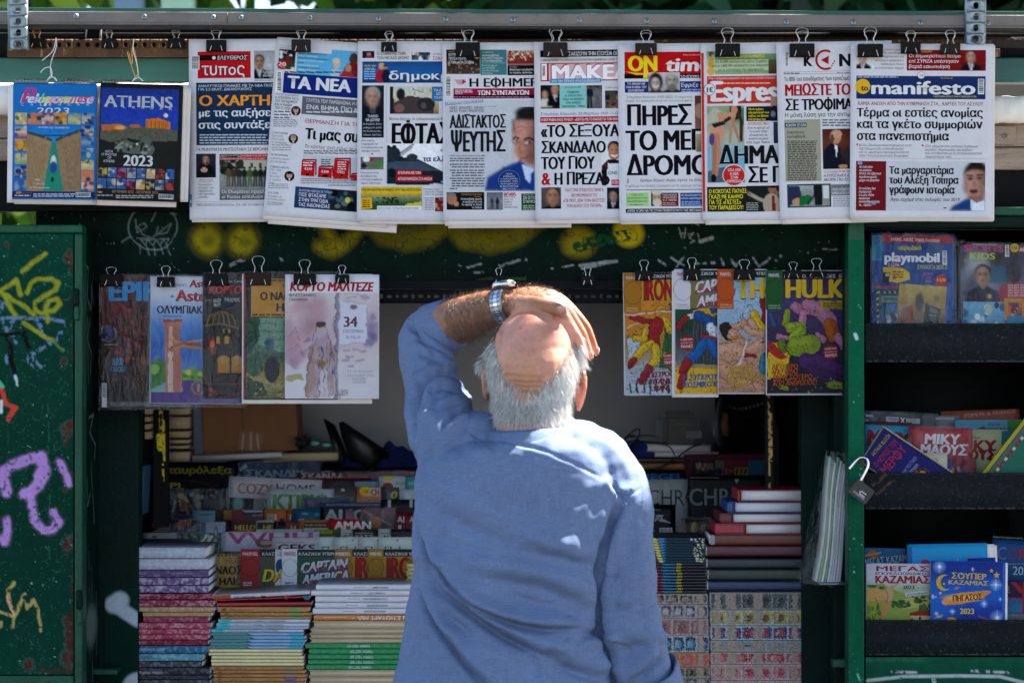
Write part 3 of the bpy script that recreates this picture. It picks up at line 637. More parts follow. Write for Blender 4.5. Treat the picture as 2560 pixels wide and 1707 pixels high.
# chipped paint spots on the post
s=Sheet(2122,600,37,1140,-.0312);p=s.pic(2122,600,2159,1740,2.2).g('045438','045a3c','03492f','045438').l([(2138,836),(2142,846)],9,'b8c4c0',2,1,.1).l([(2155,1250),(2150,1160)],12,'4c3820',6,.7,.4).l([(2124,1620),(2150,1700)],6,'8cb8a8',2,.8,.6).sp(50,['2c8460','022c20','8cb0a0'],.8,2).n(.2,60).end()
sheet_part(s,'post_face',cab,'paint','045438',.0008)
# ------------------------------------------------------------------ newspapers
NG = 'newspapers clipped in a row along the kiosk front'
k_ = '17171b';w_ = 'dcdcde';rd = 'bf1f2e';bl = '27415f'
def news(s,label,copies=((5,4,0,2,.003),)): return s.build('newspaper',label,'newspaper',NG,copies=copies)
s=Sheet(472,100,330,450,.000,-.4,bend=.006,view=Z_A2)
s.R(98,150,535,375,'d9d9dc').R(108,158,525,368,'c01f2b').R(120,185,500,228,'1a1a1e').O(237,207,14,14,w_)
s.T('ΕΛΕΥΘΕΡΟΣ',262,222,30,235,w_,1,it=.15).T('τυπος',135,345,98,355,'7a1118',3).T('τυπος',140,343,94,345,w_,1)
s.bars(58,190,122,300,vert=False)
s.pic(552,152,712,372).g('9aa0a4','c0c2c2','8a8a8c').n(.3).warp(3,10).face(592,240,44,'a8866e','1c1a1a','16181c').end().T('Γραμμή',620,330,20,80,w_,1).T('για δεκ',620,355,20,70,w_,1)
s.L(558,380,140,1,10,6)
s.R(97,402,740,892,bl).T('ΑΝΑΛΥΤΙΚΟΙ ΠΙΝΑΚΕΣ ΜΕ ΤΑ ΝΕΑ ΠΟΣΑ',112,437,20,610,w_,0).T('ΓΙΑ 2,5 ΕΚΑΤ. ΔΙΚΑΙΟΥΧΟΥΣ',112,464,20,425,w_,0)
s.T('Ο ΧΑΡΤΗΣ',115,583,82,660,'f0a030',2).T('με τις αυξήσεις',112,668,58,650,w_,2).T('στις συντάξεις',112,762,58,650,w_,2)
s.L(125,806,560,4,21,9,'c8cdd4').T('ΤΑ ΜΗΝΥΜΑΤΑ ΜΗΤΣΟΤΑΚΗ ΣΕ ΒΕΡΟΛΙΝΟ',95,937,24,590,k_,1)
s.pic(97,958,252,1145).g('3a3848','24222c').n(.3).face(176,1005,28,'c09a84','241c18','141418','141418').e(160,1085,26,20,'c8a892').e(182,1030,8,18,'504848').end()
s.T('ΒΑΨΗ ΓΙΑ ΤΟ ΣΑΜΕ',125,1168,10,105,'b03434',1).T('ΤΟΥ ΣΤΑΜΑΤΗ ΚΟΚΟΤΑ',118,1182,10,115,'b03434',1)
for i,t in enumerate(['Οι μεγάλες','στιγμές του','ερμηνευτή','της «χρυσής»','εποχής']): s.T(t,118-3*(i==3),1207+i*24,15,[108,120,108,135,72][i],k_,1)
p=s.pic(280,960,660,1320).g('8a8c84','b4b4ac','a0a098','8a8a88','5a5a5c').n(.3,20).sp(26,['3a4034','2a3028','545a4a'],14,34,(285,985,470,1120)).r(470,1010,650,1110,'b8b4a4').r(520,1030,545,1065,'50586a').r(590,1030,615,1065,'50586a')
for i,c in enumerate(['6a5a44','4a4438','343834','2c2e30','4c6a34','3a3430','26282c','303030']): p.man(350+i*42,1140,150,c,c)
p.end().R(285,962,445,980,'2c2c30').T('ΑΝΑΛΥΣΕ Ο ΑΝ. ΔΡΟΥΓΟΣ',290,977,10,150,w_,0).R(452,960,670,985,rd).R(282,988,652,1008,rd).T('Η ΕΝΩΘΑΕΙΤΟ ΓΙΑ ΤΗΝ ΠΟΡΕΙΑ',455,979,11,210,w_,0).T('Η ΑΝΑΚΟΠΟΙΗΣΗ ΤΗΣ ΡΩΣΙΑΣ ΛΙΜΑΝ ΑΠΟ ΤΟ ΚΙΕΒΟ',288,1003,10,350,w_,0)
s.T('Οι Ουκρανοί προελαύνουν',298,1268,27,470,'303038',3).T('Οι Ουκρανοί προελαύνουν',298,1268,27,470,w_,1).T('οι Ρώσοι απειλούν με',298,1308,27,380,'303038',3).T('οι Ρώσοι απειλούν με',298,1308,27,380,w_,1)
s.R(95,1335,690,1337,'808084').T('ΤΙΜΕΣ-ΦΩΤΙΑ ΣΤΑ ΚΑΥΣΟΞΥΛΑ, ΣΤΑ 155€ ΤΟ ΚΥΒΙΚΟ Η ΕΛΙΑ',97,1368,18,580,'34343a',0)
s.R(39,492,60,595,'e6c22c').T('10',40,575,26,16,k_,1).R(48,1275,64,1375,'2c86ac').T('20',49,1340,22,14,w_,1)
news(s,'newspaper with red masthead box and orange headline on dark blue, first from the left')

s=Sheet(693,93,310,447,-0.0095,4.1,bend=.007,view=Z_A2)
s.T('ΕΤΟΣ 100, ΑΡΙ',748,112,8,90,'606068',0).R(748,123,838,127,'7aa4b4')
s.pic(748,135,878,290).g('1a2434','344034','2c6a30').n(.4).sp(10,['d8d8dc','902020','203058'],8,16).end().T('ΠΑΜΑΣ',750,168,20,60,w_,1,it=.2)
s.R(890,155,1400,330,'68b4d8')
for i,t in enumerate(['ΠΑΟΚ - ΑΤΡΟΜΗΤΟΣ 2-0','ΠΑΝ ΣΤΗ ΔΙΑΔΙΚΑΣΙΑ','ΜΑΝΤΣΕΣΤΕΡ ΣΙΤΙ - ΜΑΝΤΣΕΣΤΕΡ Γ. 6-3','Ο ΧΑΛΑΝΤ ΕΣΠΑΣΕ ΚΑΙ ΤΟ ΡΕΚΟΡ','ΙΤΑΛΙΑ','Η ΝΑΠΟΛΙ ΕΙΝΑΙ ΣΑΝ ΤΗΣ','ΟΛΥΜΠΙΑΚΟΣ - ΟΛΛΑ 87-52','ΘΡΙΑΜΒΟΣ ΣΤΟ ΦΙΛΙΚΟ']): s.T(t,895-(i>3)*2,172+i*18.6,12,[220,150,265,200,46,160,172,150][i],['1a3a5c','dcdcde'][i % 2],1)
p=s.pic(1160,140,1400,345).g('68b4d8').e(1335,200,34,46,'5c4038').e(1340,290,75,60,'8c1c2c').e(1205,245,30,42,'d0b4a0').e(1200,225,28,20,'d8c8a8').e(1205,330,52,40,'a8c8e0').e(1300,280,24,34,'b89070').e(1290,345,60,40,'c03028').l([(1150,310),(1190,325)],12,'d0b4a0').n(.1).end()
s.O(770,260,39,37,'b8242c').T('20',736,265,28,66,w_,2).T('ΧΡΟΝΙΑ',750,280,7,42,w_,0)
s.L(790,310,590,1,10,11,'55555c').bars(728,310,768,470,vert=False)
s.R(785,322,1420,480,'1c3580').T('ΤΑ ΝΕΑ',805,440,96,505,w_,3)
s.R(930,505,1420,645,'6e6e74').T('ΓΛΥΠΤΑ ΤΟΥ ΠΑΡΘΕΝΩΝΑ: Η ΕΠΙ',958,550,27,430,w_,0).T('ΕΝΑ ΒΗΜΑ ΠΙΟ ΚΟΝΤΑ',957,605,36,560,w_,1).L(960,622,420,1,16,11,'d0d0d4')
s.T('ΥΠΟΓΕΙΣ ΔΙΑΣΥΝΔΕΣΕΙΣ',718,496,13,185,'2c4c8c',1)
for i,t in enumerate(['Η ΑΠΟΠΕΙΡΑ ΚΑΤΑ','ΤΟΥ ΠΑΠΑΔΗΜΟΥ','ΚΑΙ Η ΜΑΦΙΑ','ΤΩΝ ΕΣΤΙΩΝ']): s.T(t,716-i*2,524+i*27,20,[184,174,136,124][i],k_,1)
s.L(708,620,140,3,24,11,'70707a').L(702,688,190,4,16,7,'8a8a94')
for (cx,cy,r,hr,bb) in ((878,621,38,'4a4644',1),(858,840,38,'9a8c74',1),(828,1132,40,'1a1614',0)):
    s.O(cx,cy,r,r,'2c2c34');s.O(cx,cy-r*.15,r*.55,r*.62,'c4a088');s.O(cx,cy-r*.6,r*.5,r*.25,hr);s.O(cx-r*.2,cy-r*.2,3,2,k_);s.O(cx+r*.2,cy-r*.2,3,2,k_);s.Q([(cx-r*.2,cy+r*.5),(cx+r*.2,cy+r*.5),(cx,cy+r*.95)],w_)
s.T('ΣΤΗΝ ΟΥΚΡΑΝΙΑ',694,798,15,122,'2c4c8c',1)
for i,t in enumerate(['Πρώτη ήττα','Πούτιν μετά','τις προσαρτήσεις']): s.T(t,692-i*2,822+i*25,15,[86,96,124][i],'505058',0)
s.L(690,885,160,3,19,7,'8a8a94').T('ΓΙΑ ΠΡΟΣΚΥΝΗΜΑ',680,970,15,138,'2c4c8c',1).T('Η Ζελένσκι ξαφνικά',680,997,14,148,'505058',0).T('πάει στο Φανάρι',678,1022,14,124,'505058',0)
s.T('ΣΤΑΜΑΤΗΣ ΚΟΚΟΤΑΣ',675,1065,15,155,'2c4c8c',1)
for i,t in enumerate(['1937 - 2022','Ο μύθος','της πίστας','με τα μεγάλα','σουξέ']): s.T(t,672-i,1088+i*25,14,[90,60,80,92,44][i],'505058',0)
s.L(664,1192,160,3,15,6,'8a8a94').T('ΑΓΙΑ ΣΟΦΙΑ',662,1268,15,84,'2c4c8c',1)
for i,t in enumerate(['Ελλείψεις και','σε παιδαγωγικές','και νευρολόγους']): s.T(t,660-i*2,1294+i*23,14,[112,138,126][i],'505058',0)
s.L(652,1350,120,1,15,6,'8a8a94')
s.T('ΘΕΡΜΑΝΣΗ ΓΙΑ ΤΟΝ',946,715,33,480,'b02030',1).T('Τι μας συμφέρει',946,838,84,730,k_,3).T('Το κόστος ανά είδος θέρμανσης',942,908,27,530,'44444c',0,it=.2)
s.L(940,930,440,2,17,8,'50505a').R(935,960,1400,1165,'c4c6cc')
for (x,y0,y1,t,q) in ((925,1010,1128,'€599',105),(1055,1062,1140,'€399',108),(1180,1000,1152,'€783,5',118),(1310,1118,1165,'',100)):
    s.R(x,y0,x+q,y1,'c01c24').Q([(x,y0),(x+10,y0-12),(x+q+10,y0-12),(x+q,y0)],'a01820').Q([(x+q,y0),(x+q+10,y0-12),(x+q+10,y1-8),(x+q,y1)],'8c141c')
    if t: s.T(t,x+20,y1-45 if q != 108 else 1105,20,60,w_,1)
s.L(935,1022,75,2,20,8,w_).L(1205,1018,70,4,18,7,w_).L(1075,998,80,4,16,8,'50505a').Q([(1225,1120),(1240,1105),(1234,1122),(1250,1120),(1226,1146),(1234,1128)],'300810').R(960,1108,980,1128,'300810').Q([(1085,1125),(1110,1118),(1112,1110),(1130,1128),(1112,1146),(1110,1136),(1085,1138)],'300810')
s.L(918,1150,430,3,16,6,'8a8a94').L(1130,1200,220,1,16,6,'50505a')
p=s.pic(875,1212,1420,1378).g('2c4a78','24406c').r(1150,1200,1420,1390,'2a3038').n(.35,24).sp(14,['506a78','1a2028','707c70','14181c'],12,32,(1160,1220,1400,1370)).e(1290,1290,20,22,'c8c860').e(1320,1350,32,50,'14141a').end()
s.T('ΕΚΑΤΟΜΒΗ ΝΕΚΡΩΝ ΣΕ ΓΗΠΕΔΟ',902,1250,18,262,'c8d0dc',0)
for i,t in enumerate(['ΠΩΣ ΦΤΑΣΑΜΕ','ΣΤΗΝ ΤΡΑΓΩΔΙΑ','ΤΗΣ ΙΝΔΟΝΗΣΙΑΣ']): s.T(t,900-i*2,1288+i*39,28,[215,232,250][i],w_,1)
news(s,'tilted newspaper with white masthead letters on dark blue and red bar chart',((10,22,12,-2,.005),(-2,8,0,2,.002)))

s=Sheet(894,103,300,450,-0.0190,.2,bend=.005,view=Z_A2)
s.pic(1398,150,1492,205).g('2a2c4c','1c1c2c').n(.3).e(1450,172,16,24,'c08878').e(1452,200,26,14,'a02838').e(1450,156,18,10,'28283c').end()
s.T('Ο ΣΤΑΜΑΤΗΣ ΠΗΡΕ',1512,182,23,228,k_,1).T('ΤΟΝ ΜΕΓΑΛΟ ΔΡΟΜΟ',1512,216,23,255,k_,1).pic(1785,162,1930,222).g('203848','4a7890').n(.4).sp(16,['1a2a3c','e0e0e4','305a7c','c8a890'],8,18).end()
s.T('Ανθρω',1950,182,14,80,'50505a',0,it=.2).T('ΣΟΚΑ',1950,222,26,84,'b8242c',1)
s.pic(1398,232,2080,400).g('24588c','2c6ca8','1c4470').n(.12,8).e(1545,275,20,24,'c8a088').e(1548,258,24,14,'c8b07c').e(1540,345,36,52,'b02838').e(1580,280,16,22,'b89078').e(1580,265,18,10,'4a4440').e(1584,345,34,54,'20284c').end()
s.T('ΕΧΟΥΜΕ ΓΝΩΡΗ',1412,272,13,95,'d8c850',1).T('«ΠΑΓΗΣ»',1414,300,17,88,w_,1).L(1412,308,90,4,18,9,'9cc0e0').T('δημοκρατία',1600,375,66,800,'143050',3).T('δημοκρατία',1600,375,66,800,w_,2)
s.pic(1395,420,1568,830).g('2c3440','20242c','1c2430').n(.2).face(1480,510,62,'b89484','9aa0a4','1c2430','50606c').end()
s.R(1397,640,1566,828,'1c2632').T('ΤΙ ΑΛΛΟ',1438,672,22,85,w_,1).T('ΘΑ ΔΟΥΜΕ!',1424,702,22,112,w_,1)
for i,t in enumerate(['Ο Κοτζιάς δίνει','μαθήματα (από','τα Σκόπια) σε..','νέους ηγέτες']): s.T(t,1404,730+i*28,15,145,'c8ccd2',0)
for i,t in enumerate(['Δύο κυρίες','επιχειρούν να','αποτελώσουν» τον','πρέσβη Τσούνη']): s.T(t,1390,860+i*27,16,[104,130,172,145][i],'50505a',1)
s.pic(1385,982,1566,1080).g('70646c','8c8480').n(.4).e(1530,1040,34,26,'4c9444').e(1430,1000,28,22,'e0e0dc').e(1480,1050,50,16,'6a7c50').e(1410,1050,22,22,'2c3440').e(1470,1000,16,20,'a04038').end().O(1475,957,7,7,'b83030').O(1390,1075,7,7,'b83030')
for i,t in enumerate(['Ποιοι (και πότε)','θα λάβουν την','επιταγή ακρίβειας','ύψους 250 ευρώ']): s.T(t,1385,1112+i*27,16,[145,130,176,160][i],'50505a',1)
s.R(1588,425,1590,1200,'9a9aa2').pic(1615,430,2000,645).g('c4c8c4','d0ccb8','b8a888','94805c').n(.18,20).poly([(1615,430),(1640,430),(1650,645),(1615,645)],'2c2c34').e(1700,490,34,46,'2c2e34').poly([(1640,560),(1760,500),(1950,530),(1960,640),(1650,645)],'54484c').e(1900,570,70,55,'3a383c').e(1880,580,22,26,'6a5c5c').e(1690,600,40,34,'8c6464').l([(1790,450),(1880,480)],6,'807450').sp(20,['8a8060','e0dcc8'],3,8,(1780,440,1960,510)).end()
s.R(1945,432,2080,545,'3a7cb0').T('ΤΑ Δ',1960,470,20,60,w_,1).T('ΔΩΣ',1975,498,20,50,w_,1).T('ΤΟ ΕΟΡ',1960,528,20,80,w_,1)
s.T('Βίντεο δείχνει τα τεθωρακισμένα BMP',1610,693,20,450,'50505a',1).T('ΕΦΤΑΣΑΝ',1618,884,168,700,k_,2)
p=s.pic(1588,878,2080,1205).g('f0f0f2','e8e8ea','d0d4dc').poly([(1588,1010),(1620,960),(1750,990),(1850,1005),(2080,1120),(2080,1160),(1900,1205),(1588,1195)],'28323e').poly([(1600,1020),(1850,1015),(2000,1090),(1600,1080)],'4c5c6c').e(1640,960,60,60,'303a46').e(1605,905,16,16,'20242c').e(1650,905,16,18,'20242c').l([(1690,960),(1800,880)],10,'20242c').l([(1700,975),(1790,905)],7,'20242c').e(1790,985,44,28,'38424e').e(1630,1100,28,30,'1a2028').l([(1620,1130),(2040,1190)],14,'141820').n(.15,24)
p.r(1588,870,1590,1210,'f0f0f2').end()
s.T('ο',2010,940,26,30,'1c4474',2).T('τα ελληνικά',1872,1018,38,330,'1c4474',3).R(1668,1085,1868,1126,'b01c28').T('ΕΓΚΛΗΜΑ ΜΕ ΤΗΝ',1678,1117,22,180,w_,1).R(1662,1130,1952,1176,'b01c28').T('ΑΠΟΔΥΝΑΜΩΣΗ ΣΤΑ ΝΗΣΙΑ',1678,1164,22,268,w_,1)
p=s.pic(1388,1215,1868,1395).g('d8b838','d8b838','7c8c70','3c5c34','3c6030').n(.3,26).sp(30,['202c20','2c4424'],4,12,(1500,1290,1680,1340)).poly([(1740,1350),(1868,1330),(1868,1395),(1740,1395)],'d0c040').end()
s.T('ΟΣΑ ΔΕΝ ΕΔΕΙΞΑΝ ΟΙ ΚΑΜΕΡΕΣ ΑΠΟ ΤΗΝ «ΑΓΙΑ ΣΟΦΙΑ»',1392,1247,18,468,k_,1).Q([(1388,1305),(1472,1300),(1478,1385),(1386,1392)],'e0b428').L(1400,1318,62,4,17,8,'6a4c14').R(1515,1365,1865,1395,'e4e4e6').T('ΜΕ ΚΟΤΤΑΚΗΣ: ΠΑΤΡΙΔΑ ΜΕΣΑ ΣΤΗΝ ΠΑΤΡΙΔΑ',1525,1390,14,320,k_,0)
s.R(1876,1220,1878,1400,'9a9aa2').T('Μαϊάκες Σχον',1886,1242,13,120,'50505a',1).T('Ολυμπιακό ο πρώτος',1886,1262,13,150,'50505a',1).T('τίτλος του χρονιάς',1886,1282,13,145,'50505a',1).L(1888,1300,75,8,13,6,'8a8a94').pic(1970,1300,2080,1410).g('702830','904040').n(.4).sp(10,['c8a088','a01c28'],8,18).end()
news(s,'newspaper with white letters on light blue masthead and armoured vehicle picture',((8,3,0,4,.003),))

s=Sheet(1105.5,107,300,446,-0.0285,-.4,bend=.006,view=Z_A3)
s.pic(112,140,375,332).g('1c1c20','302c2c','5c4c40').n(.3).sp(60,['a88c70','504038','887860','30405c'],3,7,(115,250,372,328)).sp(20,['c89c50'],2,4,(115,240,372,260)).e(350,185,26,26,'e8a030').end()
s.T('ΚΙΤΡΙΝΟ',130,190,22,84,w_,1).T('ΠΡΟΣΚΥΝΗΜΑ',130,220,22,140,w_,1).T('ΣΤΗΝ «ΑΓΙΑ-ΣΟΦΙΑ»',130,250,22,200,w_,1).T('ΓΗΠΕΔΟ',130,160,9,50,'d8b860',0)
s.R(377,140,585,338,'4c8488').T('ΔΙΑΦΩΝΙΑ',392,165,10,90,'c8dc80',0)
for i,t in enumerate(['Αντιαρβίτης','και στην Τούρμπα','ο Παναθηναϊκός']): s.T(t,392,192+i*21,16,[138,165,160][i],w_,1)
s.R(392,243,575,245,'c8dcdc')
for i,t in enumerate(['Επανάληψη με','με Μπάγεβ','και Μπαλτιμορ','στη Λαρίου']): s.T(t,392,270+i*20,13,[118,100,130,85][i],'c8dcdc',0)
s.pic(590,145,860,340).g('c8b090','a05038','883028','d8d0d0','202024').n(.4,40).sp(110,['d02838','e0c0a0','301c18','e8e8e8','901820'],3,8,(592,150,855,220)).r(590,262,860,340,'1a1a1e').end()
s.T('ΜΠΑΣΚΕΤ',608,280,9,60,'b0b0b4',0).T('Βάφτηκε ερυθρόλευκο',608,303,15,230,w_,1).T('το πρώτο τρόπαιο',608,326,15,178,w_,1)
for i in range(5): s.R(176+i*6,376+i*8,262-i*5,380+i*8,'c03448')
s.Q([(240,372),(270,392),(236,412)],'c03448').T('Η ΕΦΗΜΕΡΙΔΑ',285,432,68,720,k_,2).R(168,445,860,510,'a01c4c').L(180,455,140,2,14,7,'e8c8d4').T('Εφημερίδα',180,488,9,60,w_,1).T('ΤΩΝ ΣΥΝΤΑΚΤΩΝ',355,496,36,408,w_,2)
s.R(168,497,860,525,'3c0c24').L(172,508,600,1,10,8,'b080a0').bars(104,345,152,512,vert=False)
s.R(100,540,800,1250,'c6c8ce').T('ΣΚΑΝΔΑΛΟ ΥΠΟΚΛΟΠΩΝ',102,578,22,302,'3c6cac',3,rot=-4.6).T('ΣΚΑΝΔΑΛΟ ΥΠΟΚΛΟΠΩΝ',108,572,20,288,w_,1,rot=-4.6)
s.T('ΝΕΕΣ ΦΑΙΔΡΕΣ ΔΙΚΑΙΟΛΟΓΙΕΣ',138,607,22,370,'34343c',0).T('ΑΠΟ ΤΟΝ ΠΡΩΘΥΠΟΥΡΓΟ',138,632,20,348,'34343c',1)
s.T('ΠΕΡΑ ΑΠΟ ΚΑΘΕ ΦΑΝΤΑΣΙΑ',138,980,13,240,'34343c',1).L(385,968,195,1,14,9).L(140,990,430,2,18,9).L(155,1035,330,2,21,9,'50505a').L(155,1082,260,3,20,9,'50505a').L(155,1145,290,4,20,9,'50505a').L(140,1226,60,1,10,8,'34343c')
for yy in (1036,1082,1145): s.R(142,yy,152,yy+10,k_)
p=s.pic(410,590,800,1250,2.0)
p.g('c6c8ce').poly([(408,1250),(430,1140),(560,1060),(690,1010),(800,1100),(800,1250)],'24488c').e(770,790,142,200,'262226',.05).poly([(635,700),(632,800),(640,880),(648,960),(690,1020),(800,1050),(800,650),(700,690)],'bb8c7c').e(690,800,60,100,'cca090',.8,.6).e(800,900,60,160,'94685c',.8,.7).e(760,640,110,56,'2a2628',.3).l([(632,690),(640,780)],14,'4a3a38').n(.05,30).blur(5).e(660,862,30,20,'8c6054',.9,.7).e(752,872,46,26,'8c6054',.9,.7).e(659,862,17,8,'d0c0bc',.5).e(663,862,8,8,'241c1c',.4).e(750,872,26,11,'d0c0bc',.5).e(762,872,11,11,'241c1c',.4).l([(633,842),(650,826),(680,836)],11,'30201c').l([(722,846),(756,832),(800,850)],13,'30201c').l([(690,870),(684,940),(710,955)],8,'8c6054').e(700,945,30,18,'b0806c').l([(694,992),(740,990),(770,975)],9,'7c4440').l([(640,760),(700,745),(780,750)],3,'906858').l([(645,790),(720,775)],3,'906858').poly([(700,1040),(800,1080),(800,1230),(730,1160)],'c8d4e8').poly([(770,1120),(800,1090),(800,1250),(765,1250)],'1c4c9c').l([(560,1060),(520,1250)],5,'1c3c74',6).l([(690,1010),(640,1120),(700,1250)],5,'1c3c74',6).e(640,960,20,60,'d0a898',.9,.5).e(770,980,40,50,'8c6458',1,.7).blur(1).n(.2,90).end()
s.T('ΑΔΙΣΤΑΚΤΟΣ',138,755,102,446,'26262c',2).T('ΨΕΥΤΗΣ',140,942,162,444,'26262c',2)
s.O(605,1165,86,80,'7c94bc').O(605,1165,83,77,'203c78')
for i,t in enumerate(['ΠΑΣΟΚ:','ΚΟΡΟΪΔΕΥΕ','11 ΕΚΑΤΟΜΜΥΡΙΑ','ΕΛΛΗΝΕΣ, ΤΩΡΑ','ΚΟΡΟΪΔΕΥΕΙ ΚΑΙ','67 ΕΚΑΤΟΜΜΥΡΙΑ','ΒΡΕΤΑΝΟΥΣ']): w=[56,92,140,140,132,140,96][i];s.T(t,605-w/2,1120+i*19.5,12,w,'c8d4e8',0)
s.pic(115,1258,410,1396).g('26221e','1e1c1c').n(.3).e(155,1310,38,48,'b0806a').e(150,1278,36,18,'8c8078').e(190,1350,22,20,'b88c74').e(130,1385,60,30,'3c1c1c').end()
s.T('ΣΤΑΜΑΤΗΣ ΚΟΚΟΤΑΣ',232,1283,14,158,'c89858',0).T('1937-2022',330,1298,9,50,'c89858',0)
for i,t in enumerate(['Η σπουδαία φωνή,','οι φαβορίτες και','το «γράφ' + '’' * 0 + ' το όπως','το λέω»']): w=[165,152,160,80][i];s.T(t,392-w,1318+i*22,15,w,w_,1)
s.pic(428,1258,555,1396).g('6c7078','8c9098','787c84').n(.3).man(470,1340,90,'4c4c54','34343c').man(512,1345,90,'26262c','1c1c22').end().L(562,1262,100,2,13,9,'b03030')
for i,t in enumerate(['Είναι ο νέος','ρόλος του','Καρόλου','λόγος να','αισιοδοξούμε;']): s.T(t,562,1300+i*20,14,[92,72,66,64,112][i],'34343c',1)
s.R(700,1268,860,1400,'304c30').T('ΔΙΕΘΝΗΣ ΟΙΚΟ',712,1284,9,90,'b8c8a0',0).T('ΣΕ ΙΣΤΟΡΙΚΟ',712,1312,22,160,w_,1).T('ΣΤΑΥΡΟΔΡΟΜΙ',712,1342,22,170,w_,1).L(712,1358,100,3,15,8,'a8bca0')
news(s,'newspaper showing a large side-glancing man in blue suit beside black headline',((4,6,0,6,.003),(12,8,8,10,.006)))

s=Sheet(1335,105,300,446,-0.0380,-.5,bend=.005,view=Z_A3)
s.R(848,145,1520,198,'1a1a1e').T('ΤΙ ΤΣΑΚΙΖΟΥΝ ΤΗΝ ΕΞΟΥΣΙΑ ΟΙ',1020,188,32,430,w_,1).T('Η ΑΚΗΔΕΜΟΝΕΥΤΗ ΟΡΘΟΔΟΞΗ ΠΑΤΡΙΩΤΙΚΗ ΕΦΗΜΕΡΙΔΑ ΟΛΩΝ ΤΩΝ',850,232,20,630,k_,1)
s.R(850,245,1520,388,'b82430').R(858,250,900,378,'e8e8ea').bars(862,262,890,350,vert=False).R(915,252,1520,382,'d8b4b8').T('ΜΑΚΕΛΕΙΟ',917,380,124,956,'a81c28',3).T('ΜΑΚΕΛΕΙΟ',925,375,112,940,'f0eef0',3)
s.R(925,368,1325,402,'3a9cc0').T('για την Εθνική Απελευθέρωση',935,394,20,380,w_,1,it=.2)
s.pic(850,418,1000,602).g('1c1c20','2c2428').n(.2).face(885,490,26,'c8a088','3a2c24','d0ccc8','d0ccc8',0,'d0ccc8').face(965,455,32,'c09080','8c8478','101014','e8e8ec',0,'b02030').end()
s.R(1002,420,1208,602,'8cc8c4').T('Είναι μέσα στα ΜΕΘ',1042,442,13,125,'34343c',0)
for i,t in enumerate(['Κάρφωσαν','με στιλέτο στον','λαιμό του δικηγόρο','στην υπόθεση','Ζακόπουλου - Τσέκου']): w=[95,138,165,116,184][i];s.T(t,1108-w/2,480+i*28,19,w,k_,1)
s.pic(1210,420,1332,602).g('504c4c','888480','706c6c').n(.2).man(1236,510,170,'20283c','1c2030').man(1296,515,170,'74747c','64646c').end().pic(1355,462,1520,602).g('504440','7c7064').n(.4).sp(12,['2c3c6c','b08c70','803028','24242c'],8,22).end().T('Ο Μανώλη',1358,445,13,100,'34343c',0)
s.T('Σταμάτης Κόκοτας: 23 Μαρτίου 1937 - 1 Οκτ',850,655,22,640,'2c70a4',1).R(848,668,1520,712,'b82430').T('Η ΒΙΟΓΡΑΦΙΑ ΕΝΟΣ ΜΥΘΟΥ - «ΕΦΥΓΕ» ΜΕ ΤΟ ΜΑΡΑΖΙ ΓΙΑ ΤΟΝ ΜΟΝΑ',855,700,21,620,w_,1)
p=s.pic(1325,858,1500,1210,2.0).g('dcdce0','dcdce0').e(1425,910,50,56,'241c1c').e(1425,945,44,66,'b07c64').e(1410,930,24,50,'c89880',.8,.6).l([(1405,970),(1430,980),(1450,968)],10,'f0f0f0').e(1408,930,8,4,'201414').e(1445,928,8,4,'201414').poly([(1325,1210),(1330,1050),(1380,1000),(1500,1010),(1500,1210)],'2c1c24').poly([(1375,1030),(1420,1035),(1460,1035),(1470,1210),(1365,1210)],'dcdce0').sp(16,['6c2838','14141c'],6,14,(1330,1040,1370,1200)).end()
s.T('«ΤΟ ΣΕΞΟΥΑΛΙΚΟ',850,826,96,860,'1c1c20',2).T('ΣΚΑΝΔΑΛΟ',852,952,92,515,'1c1c20',2).T('ΤΟΥ ΓΙΟΥ',852,1078,98,426,'1c1c20',2).T('&',855,1200,96,75,'b82430',2).T('Η ΠΡΕΖΑ»',952,1200,96,445,'1c1c20',2)
s.T('ONE',1378,1120,26,75,'48586c',1).R(1405,1160,1500,1205,'c02c3c').T('Η ΕΝ',1410,1195,28,50,w_,1)
s.pic(856,1220,1010,1388).g('6c5c54','50484c').n(.2).face(945,1290,60,'b08470','1c1614','18141a','18141a',0,'18141a').end()
for i,t in enumerate(['ΓΙΑΤΙ ΤΡΑΓΟΥΔΟΥΣΕ ΠΑΝΤΑ','ΒΟΥΡΚΩΜΕΝΟΣ ΤΟ','«ΓΙΕ ΜΟΥ, ΔΕΝ ΤΟΝ ΑΚΟΥΣΕΣ','ΤΟΝ ΔΟΛΙΟ ΣΟΥ ΠΑΤΕΡΑ»']): w=[304,200,330,278][i];s.T(t,1192-w/2,1254+i*41,26,w,'b82430',1)
s.pic(1370,1222,1500,1390).g('1c2434','242c3c').n(.4).face(1420,1290,36,'a8887c','2c2424','14181c').end()
s.R(1470,1180,1480,1250,'3a9cc0')
news(s,'newspaper with white letters on red masthead and four-line black headline',((3,5,4,4,.003),))

